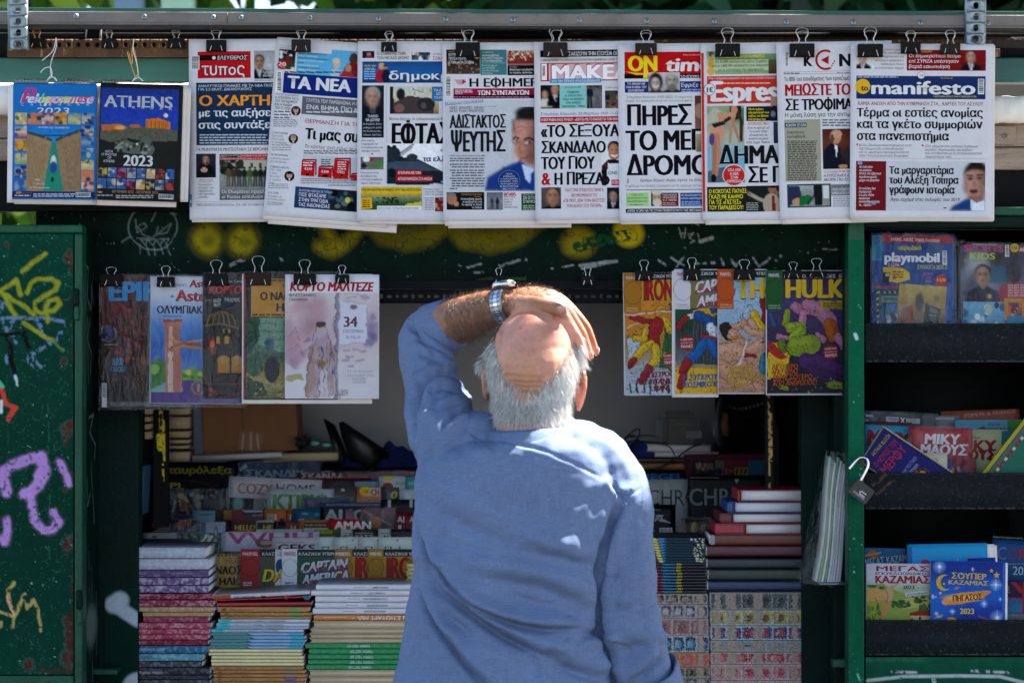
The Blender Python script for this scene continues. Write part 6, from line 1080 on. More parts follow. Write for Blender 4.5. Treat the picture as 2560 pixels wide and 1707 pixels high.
mag(C,570,968,772,'F','8c9cac','pale grey-blue magazine with thin red letter',lambda s: (s.R(575,972,620,1080,'5c6c80'),s.T('Λ',680,1045,44,42,'8c3028',1)),film=True)
mag(C,775,955,822,'F','24181c','narrow dark magazine edge left of the yellow title',None,dy=.008)
mag(C,818,966,1020,'F','8c2c20','red magazine with yellow title letters',lambda s: (s.R(830,976,1016,1030,'201418'),s.T('HELLO!',845,1030,40,185,'c8b42c',2)))
mag(C,1018,954,1158,'F','a89c8c','cream-bordered magazine with yellow title fragment',lambda s: (s.R(1030,970,1158,1060,'34302c'),s.T('HE',1070,1028,38,84,'c8b42c',2)),dy=-.008)
mag(C,1155,962,1365,'F','2c1820','dark magazine with crimson strip and white letter',lambda s: (s.R(1180,966,1192,1060,'6c1c34'),s.R(1255,968,1365,1060,'7c3034'),s.T('H',1290,1030,36,50,'b8b0b0',1)))
mag(C,1363,950,1595,'F','a0602c','orange-brown magazine with dark headline box',lambda s: (s.R(1398,972,1592,1010,'1c1818'),s.T('στο μυαλό του αφεντικού',1404,998,16,180,'c8c0b8',1),s.R(1400,1016,1592,1030,'c8c0b0')),dy=-.008)
mag(C,1594,945,1852,'F','a81c20','bright red magazine with big white capitals',lambda s: s.T('AMAN',1640,1022,60,300,'d8d4d4',3),dy=-.014)
mag(C,1480,1026,1640,'G','6c7c20','small yellow-green booklet with dark print',lambda s: (s.R(1500,1035,1625,1055,'b8b420'),s.L(1510,1040,110,1,10,8,'2c3010'),s.pic(1482,1060,1638,1110).g('3c5c1c','6c8c2c').n(.4).end()),dy=.008)
mag(C,1640,1024,1790,'G','a8ac98','recipe booklet with pale header, left one',lambda s: (s.pic(1642,1024,1692,1090).g('3c5c24','2c3c1c').n(.4).end(),s.T('www.gast',1708,1062,14,80,'24242c',1),s.T('VEG',1700,1100,30,80,'24242c',3)))
mag(C,1788,1024,1990,'G','2c241c','recipe booklet with brown header in the middle',lambda s: (s.T('CASE COTE',1845,1042,10,80,'8c8478',0),s.T('www.gastronomos.gr',1802,1060,14,145,'c8c0b4',1),s.T('ΚΑΣΤ',1800,1100,30,150,'b0a898',3)),dy=-.004)
mag(C,1988,1022,2092,'G','a8aca4','recipe booklet with pale header, right one',lambda s: (s.T('www.gast',2004,1060,14,78,'24242c',1),s.T('Ν',2030,1100,30,40,'24242c',3)),dy=-.008)
mag(C,2090,1022,2300,'G','1c1e20','black booklet beside the recipe booklets',lambda s: s.R(2095,1045,2300,1070,'34383a'),dy=-.012)
mag(C,1020,1024,1485,'G','b0a890','row of thin booklet tops with mixed pastel edges',lambda s: s.pic(1022,1026,1483,1100).g('a8b0a0','8c9480').n(.3,30).r(1200,1026,1260,1100,'8cb0a0').r(1380,1026,1400,1100,'a04038').end(),dy=.016)
mag(C,122,1052,405,'G','9c9c9c','grey magazine with small red logo box at left',lambda s: s.R(190,1078,230,1092,'8c2c34'))
mag(C,405,1052,742,'G','3c5040','magazine with green leaves and white slashes',lambda s: s.pic(407,1054,740,1160).g('4c6450','34483c').n(.4,20).sp(30,['6c8c68','1c2c20','a8b0a8'],5,14).poly([(560,1140),(620,1068),(640,1068),(590,1140)],'d0d4d0').poly([(610,1140),(665,1072),(680,1074),(640,1140)],'d0d4d0').end(),film=True,dy=-.006)
mag(C,742,1046,1518,'G','b0a8b4','white fashion magazine with magenta title letters and smiling mouth',lambda s: (s.T('VVHH',790,1140,90,700,'b0207c',3),s.O(1085,1138,70,34,'8c6048'),s.O(1100,1132,50,16,'c8a488'),s.bars(765,1075,785,1092)),film=True,dy=-.012)
mag(C,80,1098,510,'H','2c2c3c','dark violet patterned magazine lying on the left book stack',lambda s: s.pic(82,1100,508,1180).g('34344c','2c2838','4c3438').n(.4,24).l([(120,1100),(190,1140),(120,1170)],8,'16161c').l([(220,1105),(290,1140),(220,1165)],8,'16161c').end())
mag(C,1145,1092,1492,'H','b0a8a8','white magazine with dark red cut-off title and date line',lambda s: (s.T('ΟΚΤΩΒΡΙΟΣ 2022 • Νο 19 • 4,90 €',1176,1135,11,225,'24242c',1),s.T('GEKS',1185,1200,56,310,'5c1c20',3)))
for i,(a,b) in enumerate(((1492,1640),(1638,1838),(1836,2000),(1990,2300))):
    mag(C,a,1088,b,'H','b4bcb4',['white magazine with green title tops, first from left of four','white magazine with green title tops, second from left of four','white magazine with green title tops, third from left of four','white magazine with green title tops, nearest the blue shirt'][i],lambda s,a=a: (s.T('Slek',a+40,1215,56,170,'3c8c70',3),s.O(a+150,1112,8,8,'3c8c70')),film=True,dy=-.004*i)
C=Z_C2
mag(C,618,150,900,'I','b08838','ochre temple adventure comic standing behind the middle stack',lambda s: (s.R(618,150,900,172,'14181c'),s.L(625,176,270,1,10,14,'6c3c20'),s.L(650,440,240,1,10,14,'6c3c20'),s.T('ΟΙ ΠΕΡΙΠΕΤΕΙΕΣ',740,212,14,150,'50381c',1),s.T('ΤΕΝΤΕΝ',775,248,26,140,'1c1814',1),s.T('ΝΑΟΣ',690,332,66,225,'1c1814',3),s.T('ΗΛΙΟΥ',722,415,56,250,'1c1814',3),s.pic(618,465,900,560).g('84907c','707c70').n(.15).l([(620,500),(900,490)],3,'3c4c40').end()),film=True,dy=.012)
def hm(x0,x1,tab,tabw,title,tcol,tx,tw,label,bgc,dy=0,two=False):
    def dr(s):
        s.R(x0,135,x1,192,'2c2c2c');s.R(x0+tabw,192,x1,560,bgc)
        s.pic(x0+tabw,400,x1,560).g(bgc).n(.15).end()
        s.T('ΚΛΑΣΙΚΟΙ ΥΠΕΡΗΡΩΕΣ',tx+4,183,24,395,'d8d8dc',1)
        s.R(x0,132,x0+tabw,448,tab);s.R(x0+12,150,x0+tabw-8,188,'c8c0c0' if tab == 'd8d8dc' else tab).T('MARVEL',x0+14,185,28,tabw-24,'b02c38' if tab == 'd8d8dc' else 'e0dcdc',1);s.O(x0+tabw*.52,280,tabw*.52,72,'26221e').O(x0+tabw*.52,280,tabw*.49,69,tab);s.L(x0+25,395,70,2,18,9,'d8d8d8' if tab != 'd8d8dc' else '34343c')
        title(s)
    return mag(Z_C2,x0,132,x1,'I',tab,label,dr,dy=dy)
tt=lambda s: s.T('DAREDEVIL',1065,395,100,640,'5c1c14',3,it=.2).T('DAREDEVIL',1060,390,98,640,'d8c02c',2,it=.2)
hm(895,1170,'a83030',150,tt,'d8c02c',1060,0,'comic with red tab and yellow slanted title in the lower row','5c5c4c')
mag(C,1162,136,1240,'I','d8d8dc','white-tabbed comic edge tucked behind its twin',lambda s: (s.T('MAR',1176,190,24,50,'b02c38',1),s.O(1210,270,36,60,'1c5490'),s.R(1162,440,1240,560,'1c5c40')),dy=.0)
def tt(s):
    for t,x,y,h,w in (('CAPTAIN',1368,330,88,380),('AMERICA',1380,425,88,380)): s.T(t,x,y,h,w,'142c50',3,it=.25,rot=-6).T(t,x,y-h*.06,h*.9,w,'c8c8d4',3,it=.25,rot=-6).T(t,x,y,h*.4,w,'a82434',3,it=.25,rot=-6).T(t,x,y,h*.16,w,'1c5490',3,it=.25,rot=-6)
hm(1225,1645,'d8d8dc',120,tt,'',1350,0,'comic with white tab and striped title letters in the lower row','3c5c4c',dy=-.010)
tt=lambda x: (lambda s: s.TO('IRON',x,348,145,300,'a81c24','1c0c10'))
hm(1640,1912,'a87c28',142,tt(1800),'',1790,0,'comic with ochre tab and red title, left one of the pair','b88820',dy=-.004)
hm(1908,2300,'a87c28',122,tt(2050),'',2040,0,'comic with ochre tab and red title, right one beside the shirt','b88820',dy=-.012)

# ------------------------------------------------------------------ stacks of books
ORD=['top','second','third','fourth','fifth','sixth','seventh','eighth','ninth','tenth','eleventh','twelfth','thirteenth','fourteenth','fifteenth','sixteenth','seventeenth','eighteenth','nineteenth','twentieth','twenty-first','twenty-second','twenty-third','twenty-fourth','twenty-fifth','twenty-sixth','twenty-seventh','twenty-eighth']
def book(v,x0,x1,y0,y1,y,col,label,group,kind='spine',depth=.15,draw=None,rough_fx=None,rot=0.,pages='pages',stub=0.,gl='gloss'):
    ox,oy=VW(v,[(x0,y0)])[0];w=(x1-x0)*v[2];h=max(2.2,(y1-y0)*v[2]-.5);s=Sheet(ox,oy,w,h,y,rot,view=v);k=s.k;W_,H_=w*k,h*k
    root=thing('book',label,'book',P(ox,oy,y),(0,math.radians(rot),random.uniform(-.012,.012)),group);tc=min(.0022,H_*.18);rd=lin(col)
    cv=(mat_cache(col))
    if kind == 'spine':
        # rounded spine wrapping the block, front and back boards behind it
        n=7;V=[];nx=max(3,int(W_/.03))
        for j in range(nx+1):
            for i in range(n):
                a=math.pi*(i/(n-1));zz=-H_/2+H_/2*math.cos(a);yy=.0028-.0028*math.sin(a)**.5;V.append((W_*j/nx,yy,zz))
            V.append((W_*j/nx,depth,-H_));V.append((W_*j/nx,depth,0))
        m_=n+2;F=[(j*m_+i,j*m_+(i+1) % m_,(j+1)*m_+(i+1) % m_,(j+1)*m_+i) for j in range(nx) for i in range(m_)]
        link('cover',mesh_np('cover',V,[np.array(F)],cv),root)
        for q,x in ((0,.0004),(1,W_-.0004)): link('page_block',box_mesh('page_block',x-.0012,x+.0012,.004,depth-.004,-H_+tc,-tc,M[pages]),root)
        if rough_fx:
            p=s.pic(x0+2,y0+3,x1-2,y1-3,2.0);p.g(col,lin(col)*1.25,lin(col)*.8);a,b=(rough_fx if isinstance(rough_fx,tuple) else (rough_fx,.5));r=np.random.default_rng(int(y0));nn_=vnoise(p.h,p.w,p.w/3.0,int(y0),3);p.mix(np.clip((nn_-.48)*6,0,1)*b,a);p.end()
    else:
        link('page_block',box_mesh('page_block',.003+stub*k,W_-.001,.004,depth,-H_+tc,-tc,M[pages]),root)
        for z in (-tc,-H_): link('cover_board',box_mesh('cover_board',0,W_,0,depth,z,z+tc*.92,cv,.0006),root)
        if stub: link('spine_end',box_mesh('spine_end',-.004,stub*k,-.001,depth,-H_+.0002,-.0002,cv,.004),root)
    if draw: draw(s)
    if s.V: link('spine_print',mesh_np('spine_print',np.concatenate(s.V)+(0,-.0004,0),[np.concatenate(q) for q in (s.T3,s.T4) if q],M[gl],C=np.concatenate(s.C)),root)
    return root
MC={}
def mat_cache(c):
    k=c if isinstance(c,str) else tuple(c)
    if k not in MC: MC[k]=mat('cover_' + str(c),c,rough=.42,var=.14,vscale=18,bump=.05)
    return MC[k]
Y1=.20;g1 = 'books in the leftmost stack';names={'9ca0ac': 'silver','4c3c64': 'purple','5c4470': 'purple','6c1428': 'dark red','7c2440': 'wine red','a07c58': 'tan','98304c': 'rose red','1c5478': 'blue','4c8494': 'teal','2c343c': 'dark grey','24242c': 'black'}
L1=[(77,615,120,207,'9ca0ac',('d0d4dc',.35)),(77,645,210,297,'9ca0ac',('d0d4dc',.35)),(77,640,300,357,'4c3c64',('9c8cac',.4)),(77,640,360,419,'5c4470',('c0b0c4',.7)),(77,640,422,480,'5c4470',('c8b8d0',.7)),(77,676,486,533,'6c1428',('c8909c',.6)),(77,680,538,590,'7c2440',('d0a0b0',.6)),(77,685,592,633,'a07c58',('d0b494',.6)),(118,665,634,670,'a07c58',('c0a080',.5)),(124,640,671,716,'7c2440',('c87c8c',.5)),(77,658,718,765,'98304c',('d8a8a8',.6)),(75,645,767,807,'98304c',('d8a8a8',.6)),(72,640,808,852,'98304c',('d09c9c',.6)),(70,638,854,896,'6c1428',('b86c74',.5)),(70,636,900,960,'1c5478',('7ca8c0',.5)),(68,596,964,1021,'4c8494',('9cc4cc',.5)),(70,590,1023,1070,'2c343c',('8c949c',.5)),(70,650,1073,1131,'24242c',('70707c',.45)),(70,648,1133,1168,'24242c',('70707c',.4)),(72,650,1170,1225,'2c343c',('8c949c',.4)),(72,644,1227,1290,'24242c',('70707c',.4)),(72,648,1292,1400,'24242c',('70707c',.4))]
def t1(i):
    if i==14: return lambda s: s.T('CANDACE CAMP',80,940,20,215,'9cc0d4',1)
    if i==15: return lambda s: s.T('ELIZABETH',72,1008,26,130,'2c4450',1)
    if i==17: return lambda s: s.T('Virginia Heath',72,1124,26,200,'b0b0bc',0,it=.3)
    if i==2: return lambda s: s.T('ΑΡΛΕΚΙΝ',85,334,10,60,'a89cb8',0).T('Η ΝΥΧΤΑ',345,336,16,170,'a89cb8',0)
    if 9<i<14: return lambda s: s.T('◊'.replace('◊','+'),82,L1[i][3]-14,18,18,'e0c0c8',2).T('1023',110,L1[i][3]-16,12,40,'d8a0b0',0)
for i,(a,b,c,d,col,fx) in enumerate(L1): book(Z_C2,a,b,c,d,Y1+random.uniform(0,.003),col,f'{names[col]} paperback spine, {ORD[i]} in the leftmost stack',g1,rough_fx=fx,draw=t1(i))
g2 = 'thin books in the second stack from the left';brn = '9c6c40';cy=('b4bcc8','pale blue');L2=[(676,1445,500,535,'b8b0b4','white and red',-3.0),(705,1445,533,549,'981c28','crimson',-2.2),(710,1458,560,590,'981c28','crimson',-.6),(712,1440,592,633,brn,'brown illustrated',0),(735,1456,635,663,brn,'brown illustrated',0),(740,1450,665,689,brn,'brown illustrated',0),(720,1443,690,719,'b4bcc8','white and cyan',0),(705,1432,721,751,'b4bcc8','white and cyan',0),(705,1430,753,769,'b4bcc8','white and cyan',0),(665,1390,770,796,'b4bcc8','white and cyan',0),(660,1388,797,822,'7ca0c0','pale blue and green',0),(680,1408,823,849,'7ca0c0','pale blue and green',0),(655,1410,850,876,'7ca0c0','pale blue and green',0),(655,1395,878,902,'7ca0c0','pale blue and green',0),(650,1380,903,926,'7ca0c0','pale blue and green',0),(648,1380,928,953,'d8cc98','pale yellow',0),(642,1378,955,980,'d8cc98','pale yellow',0),(665,1395,982,1007,'d8cc98','pale yellow',0),(662,1393,1009,1034,'d8cc98','pale yellow',0),(665,1395,1036,1062,'d8cc98','pale yellow',0),(658,1390,1064,1092,brn,'tan illustrated',0),(680,1410,1094,1122,brn,'tan illustrated',0),(680,1418,1124,1152,brn,'tan illustrated',0),(678,1410,1154,1182,brn,'tan illustrated',0),(680,1405,1184,1212,brn,'tan illustrated',0),(675,1410,1214,1260,brn,'tan illustrated',0),(675,1410,1262,1330,brn,'tan illustrated',0),(675,1410,1332,1400,brn,'tan illustrated',0)]
def t2(i,a,b,c,d,nm):
    h=d-c
    def f(s):
        if nm.startswith('white and c'): s.R(a+2,c+3,a+105,d-3,'3cb8c0').T('ΣΠΟΡ',a+30,d-h*.3,h*.45,55,'1c5464',1).T('Ο ΤΣΑΡΛΥ ΚΑΙ ΟΙ ΛΥΚΟΙ',a+120,d-h*.32,h*.4,160,'7c8088',1).T('ΑΝΑΝΙΔΗΣ / ΤΟ ΝΗΣΙ ΤΗΣ ΑΡΧΗΣ',a+290,d-h*.32,h*.4,240,'6c2844',1)
        elif nm.startswith('pale blue'): s.R(a+2,c+3,a+290,d-5,'4c8478').Q([(a+290,c+3),(a+330,d-5),(a+290,d-5)],'2c4c50').R(b-110,c+3,b-3,d-4,'3c9cb4')
        elif 'illus' in nm: s.T('ΑΡΧ',a+30,d-h*.25,h*.5,34,'2c1c14',2,it=.4);s.T('ΜΥΘΟΙ ΤΟΥ ΑΙΣΩΠΟΥ',a+100,d-h*.3,h*.35,190,'5c3c24',0);s.Q([(b-170,c+3),(b-60,c+5),(b-80,d-3),(b-160,d-4)],'7c8850' if i<20 else ('74508c' if i==23 else '8c7c60'))
        elif 'white and r' in nm: s.R(a+2,c+4,a+140,d-3,'a04428').T('ήρθε το φθινόπωρο',a+165,d-h*.35,h*.4,170,'24242c',1).Q([(a+380,c+3),(a+420,c+3),(a+400,d-2)],'24242c').Q([(a+560,c+3),(a+620,c+8),(a+580,d-2)],'a03430').Q([(b-60,c+2),(b,c+2),(b,d),(b-40,d)],'2c6478')
    return f
for i,(a,b,c,d,col,nm,rt_) in enumerate(L2): book(Z_C2,a,b,c,d,Y1+random.uniform(0,.005),col,f'{nm} thin book, {ORD[i]} in the second stack from left',g2,rot=rt_,draw=t2(i,a,b,c,d,nm),rough_fx=(('c89868',.4) if 'illus' in nm else None))
g3 = 'books in the stack left of the man';L3=[(1495,2310,415,459,'c8c4cc','w'),(1456,2310,461,505,'c8c4cc','w'),(1490,2310,507,556,'c8c4cc','w'),(1488,2310,558,602,'c8c4cc','w'),(1470,2310,604,652,'c8c4cc','w'),(1478,2310,655,702,'b87434','o'),(1466,2310,704,764,'b8a488','p'),(1446,2310,766,806,'b8a488','p'),(1440,2310,808,843,'b8a488','p'),(1446,2310,845,879,'b8a488','p'),(1412,2300,881,923,'2c7c4c','g'),(1440,2310,925,966,'2c7c4c','g'),(1434,2310,968,1009,'2c7c4c','g'),(1434,2310,1011,1049,'2c7c4c','g'),(1420,2310,1051,1091,'2c7c4c','g'),(1436,2310,1094,1146,'b8a488','p'),(1436,2310,1148,1200,'b8a488','p'),(1436,2310,1202,1260,'b8a488','p'),(1436,2310,1262,1400,'b8a488','p')]
for i,(a,b,c,d,col,kd) in enumerate(L3):
    def f(s,i=i,a=a,c=c,d=d,kd=kd):
        if kd == 'w': s.T(['Η ΣΦΗΚΑ ΤΟΥ ΣΤΕΦΑΝΟΥ','Η ΣΦΗΚΑ ΤΟΥ Σ','Η ΣΧΟΛΗ ΤΩΝ ΑΝΕΡΓΩΝ ΓΟΝΕΩΝ','ΨΑΡΑΓΙΣΤΑΣ ΕΣ ΚΕΡΚΙΣΤΩΝ','ΨΑΡΑΓΙΣΤΑΣ ΕΣ ΚΕΡΚ'][i],[2070,2040,2065,2065,2050][i],c+16,13,[125,130,200,165,175][i],'34343c',1,rot=180).L(1790-20*i,c+18,100,1,10,6,'8c8c98')
        if kd == 'o': s.T('ΤΖΟΝ ΣΤΙΟΥΑΡΤ ΜΙΛ',2330,c+10,30,505,'e8e0d8',1,rot=180).T('••',1800,c+18,14,24,'e8e0d8',1,rot=180).L(1550,c+16,190,1,10,6,'d8b890')
        if kd == 'g': s.T('ΤΟΜΟΣ ΤΕΣΤ 527',[1925,1948,1950,1952,1936][i-10],c+12,18,185,'c8dccc',1,rot=180)
    nm={'w': 'white-spined','o': 'orange-spined','p': 'cream-edged','g': 'green-spined'}[kd]
    book(Z_C2,a,b,c,d,Y1+random.uniform(0,.004),col,f'{nm} book, {ORD[i]} in the stack just left of the man',g3,kind='pages' if kd == 'p' else 'spine',draw=f if kd != 'p' else None,pages='pages_cream',rough_fx=('58a070',.4) if kd == 'g' else None)
for i in range(5): book(Z_C2,2205+(i % 2)*8,2330,248+i*32,279+i*32,.30,'c0a848',f'small yellow-edged book, {ORD[i]} of the little pile behind the shirt','small yellow books beside the shirt',kind='pages',depth=.08,pages='pages_cream')

# right-hand stacks
Y2=.20;g4 = 'almanacs and albums in the stack right of the man'
def ff(seed,k):
    def f(s):
        r=np.random.default_rng(seed)
        if k == 'pat': pass
    return f
z4=Z_C4
for i in range(9):
    c,d=55+i*27,81+i*27
    def f(s,c=c,d=d,i=i): p=s.pic(-58,c+2,628,d-2,1.8).g('1c3444','16303c').n(.3,60);p.poly([(90+i*10,c),(150+i*8,c),(185+i*6,d),(130+i*8,d)],'c8b858').poly([(170+i*6,c),(260,c),(220,d),(190+i*6,d)],'3c7ca8').sp(9,['d0c8b8','1c1c20','b0a890'],6,12,(500+i*5,c,625,d)).end()
    book(z4,-60,632+(i % 3)*3,c,d,Y2,'101c24',f'colourful thin almanac, {ORD[i]} in the stack right of the man',g4,draw=f)
for i in range(10):
    c,d=299+i*30,328+i*30
    def f(s,c=c,d=d,i=i): o=random.uniform(-8,8);s.T('ΚΑΖΑΜΙΑΣ',60+i*6+o,d-7,17,130,'b02c2c',1).T('Υδρόγειος',205+i*2+o,d-7,18,138,'3c9cc8',1).T('2023',352+i+o,d-7,17,54,'d8c838',1)
    book(z4,-60,645+(i % 3)*3,c,d,Y2+random.uniform(0,.003),'14161a',f'black almanac with yellow year on its spine, {ORD[i + 9]} in the stack right of the man',g4,draw=f)
def stamps(x0,x1,y0,y1,n,c1,c2,bg,seed,tapes,num=None):
    def f(s):
        r=np.random.default_rng(seed);p=s.pic(x0+2,y0+2,x1-2,y1-2,1.6).g(bg,bg).n(.08,20).warp(17,80);w=(x1-x0)/n;rows=1 if y1-y0<150 else 2
        for j in range(n):
            a=x0+j*w+8;b=a+w-16;p.r(a,y0+12,b,y1-14,c1);p.e((a+b)/2,(y0+y1)/2,w*.28,(y1-y0)*.26,c2,.3);p.l([(a+w*.3,y0+(y1-y0)*.3),(a+w*.2,y1-(y1-y0)*.3)],w*.10,bg,4,.7);p.r(a,y0+12,a+w*.1,y1-14,c2,.6);p.l([(a+8,y1-26),(b-8,y1-26)],5,c2)
        for (a,b) in tapes: p.r(a,y0,b,y1,'a08c7c',.92)
        p.ink(120,.05,'28201f',.7).ink(100,.04,bg,.5).n(.25,80).end()
        if num: s.T(num,1075,y0+(y1-y0)*.78,50,70,'2c2420',0,rot=-90)
    return f
S1=[(160,605,703,4,'34302c','8c7c6c','a89c90'),(170,708,842,5,'3c3440','b0a4a8','a8a0a0'),(190,846,1008,3,'8c6464','6c4444','b0a098'),(215,1012,1175,5,'1c2c44','5c8cac','a8b0b0'),(230,1182,1315,4,'b4542c','a06878','b88060'),(240,1320,1424,5,'605848','28241c','989080'),(250,1427,1520,5,'38383c','8c8c90','888480'),(250,1522,1620,5,'7c3038','c09ca0','a09890')]
for i,(a,c,d,n_,c1,c2,bgc) in enumerate(S1): book(z4,-40,660+i*4,c,d,Y2,bgc,f'wrapped stamp album with {["dark", "violet-grey", "brown-red", "blue", "orange", "olive", "grey", "crimson"][i]} stamps, in the stack right of the man','wrapped stamp albums',draw=stamps(-40,660+i*4,c,d,n_+1,c1,c2,bgc,i,((568,622),(20,60))))
g5 = 'books and albums in the rightmost stack'
for i,(c,d,col,nm) in enumerate(((20,127,'60281c','red-brown'),(132,238,'4c1424','wine red'),(258,358,'141c28','dark navy'),(362,474,'14241e','dark green'),(478,575,'10204c','deep blue'))):
    def f(s,c=c,d=d,i=i):
        if i==0: s.R(690,c+8,732,d-8,'8c8c94')
    book(z4,[690,655,660,672,668][i],1600,c,d,Y2-.004,col,f'{nm} leather-look ledger spine in the rightmost stack',g5,draw=f)
S2=[(590,757,6,'50585a','2c343c','8c8c88','19'),(762,912,6,'a8a034','6c3c34','a8b4b8','19'),(917,1055,6,'2c3468','a03038','a8b8c4','8'),(1060,1168,5,'6c8c90','a07c74','9c9c94','1'),(1174,1288,5,'98303c','b86c70','b0a8a0','21'),(1292,1445,6,'b08088','a02c3c','b8a8a4','14'),(1449,1540,6,'b08890','a02c3c','b0a0a0',None),(1542,1630,6,'6c7078','34343c','9c9c9c',None)]
for i,(c,d,n_,c1,c2,bgc,nb) in enumerate(S2): book(z4,695,1600,c,d,Y2,bgc,f'tape-bound roll of {["slate", "yellow and brown", "blue and red", "pale teal", "crimson", "pink and red", "pink", "grey"][i]} stamps in the rightmost stack','wrapped stamp albums',draw=stamps(695,1600,c,d,n_,c1,c2,bgc,20+i,((735,790),(848,940),(1110,1200),(1492,1545)),nb))
z3=Z_C3;g6 = 'thick hardbacks on top of the rightmost stack'
for i,(a,c,d,col,nm,st) in enumerate(((1395,1000,1112,'8c101c','bright red hardback with white page edges, topmost of the rightmost stack',3),(1295,1115,1220,'10407c','blue hardback with white page edges under the red one',14),(1225,1222,1318,'5c1420','dark red hardback with white page edges, third of the thick ones',28),(1180,1320,1424,'981c30','red hardback with wide spine end, fourth of the thick ones',72))):
    book(z3,a,2010,c,d,Y2-.002+.002*i,col,nm,g6,kind='pages',stub=st)
C=Z_C3
mag(C,340,820,885,'C','101014','dark magazine with bright blue cut-off title',lambda s: s.T('SPIEGEL',375,905,56,495,'1c6cb0',3),cat='magazine',dy=.02)
mag(C,430,920,500,'D','8c8c8c','grey magazine edge beside the silver watch magazine',lambda s: s.O(500,1050,50,70,'34343c'))
mag(C,497,906,912,'D','8e8e8e','silver watch magazine with thin black title letters',lambda s: (s.T('CHRO',520,1150,150,500,'1c1c20',0),s.O(560,1080,60,60,'a4a4a4')),film=True,dy=-.01,hx=130)
mag(C,910,862,1650,'D','101012','black watch magazine with thin silver title letters',lambda s: (s.T('CHRO',912,1148,160,560,'8c9090',1),s.Q([(1350,900),(1395,900),(1372,945)],'a8a8a8'),s.L(1250,965,240,1,10,6,'50504c'),s.L(930,882,290,1,10,6,'8c8c8c')),dy=-.022,hx=140)
mag(C,400,1140,792,'F','0c0c10','black metal-music magazine with grey jagged letters and barcode',lambda s: (s.T('METAL',440,1300,60,250,'9c9ca0',3),s.Q([(600,1235),(680,1240),(660,1270),(755,1318),(650,1300),(655,1265)],'a8a8ac'),s.T('THE FINGER DEATH PUNCH',440,1200,20,210,'8c8c90',1),s.T('ER',470,1400,86,130,'8c8c90',3),s.bars(640,1362,758,1410)),hx=120)
mag(C,848,1270,1260,'F','1c1414','black magazine with gold serif letters in film',lambda s: (s.R(852,1275,880,1500,'6c4034'),s.T('BYZAN',1032,1398,66,300,'9c7c34',1),s.R(940,1312,1000,1398,'9c7c34'),s.T('2',955,1390,40,26,'2c2010',1),s.T('ΤΟΜΟΣ',944,1335,14,50,'2c2010',1)),film=True,dy=-.01,hx=90)

# ------------------------------------------------------------------ bric-a-brac on the back shelf
box('back_shelf',xa+.06,xb-.06,.99,1.28,P(0,1166,1.05).z-.02,P(0,1166,1.05).z,'black_steel',kiosk)
ZS=P(0,1166,1.05).z
t=thing('cardboard_box','brown corrugated cardboard box with torn tape standing tilted inside the hatch','box',P(*VW(Z_C1,[(600,440)])[0],1.05),(0,math.radians(-3.2),0));Wb,Hb=238*KY(1.05),130*KY(1.05)
link('carton',box_mesh('carton',0,Wb,0,.16,0,Hb,M['card'],.003),t);link('carton_seam',box_mesh('carton_seam',Wb*.43,Wb*.434,-.0012,0,0,Hb,mat('seam','5c4028'),0),t)
s=Sheet(0,0,60,50,1.05);p=s.pic(0,0,60,50,1.5).g('94705a').n(.3,20).l([(10,10),(12,48)],4,'c8b0a0',3,.8).l([(28,6),(34,46)],5,'c8b0a0',3,.8).l([(44,6),(52,40)],4,'c8b0a0',3,.8).end();o=link('torn_tape',mesh_np('torn_tape',np.concatenate(s.V),[np.concatenate(s.T4)],M['gloss'],C=np.concatenate(s.C)),t);o.location=(Wb*.40,-.002,Hb*.46);o.rotation_euler.y=.2
def bpile(v,x0,x1,ys,y,col,label,group,kind='pages',depth=.12,pg='pages_cream'):
    for i,(c,d) in enumerate(ys): book(v,x0+random.uniform(-6,6),x1+random.uniform(-6,6),c,d,y,col,f'{ORD[i]} {label}',group,kind=kind,depth=depth,pages=pg)
bpile(Z_C1,70,168,[(60,122),(126,180),(184,240),(244,318)],.9,'5c3c1c','brown-edged old book in the back pile left of the black post','old books at the back left')
bpile(Z_C1,290,474,[(60,124),(128,236),(240,305),(309,352),(355,392),(404,495)],.98,'5c3c1c','brown-edged old book in the back pile right of the black post','old books at the back left')
book(Z_C1,500,1215,440,492,1.0,'8c8c88','pale flat book lying under the cardboard box','flat items under the box',kind='pages',rot=-2.5);book(Z_C1,1045,1660,425,500,1.02,'5c4420','brown flat folder lying right of the cardboard box','flat items under the box',kind='pages',rot=-1.5,pages='pages_cream')
def wedge(name,label,cat,v,pts,y,depth,m):
    q=[P(*VW(v,[p])[0],y) for p in pts];c=sum(q,Vector())/len(q);n=len(q);V=[tuple(p-c) for p in q]+[tuple(p-c+Vector((0,depth,0))) for p in q]
    t=thing(name,label,cat,c);tri=geometry.tessellate_polygon([[Vector((p.x,p.z,0)) for p in q]]);T=[tuple(a) for a in tri]+[(a[2]+n,a[1]+n,a[0]+n) for a in tri]
    link('panel',mesh_np('panel',V,[np.array(T),np.array([(i,(i+1) % n,(i+1) % n+n,i+n) for i in range(n)])],M[m]),t);return t
w1=wedge('black_folder','narrow black folder standing on its corner, left one','folder',Z_C1,[(1552,148),(1640,200),(1770,500),(1760,575),(1690,560)],1.08,.03,'black_plastic')
w2=wedge('black_folder','wide black folder leaning, right one beside the man','folder',Z_C1,[(1674,180),(1700,168),(2080,418),(2050,560),(1800,560),(1700,300)],1.04,.03,'black_plastic')
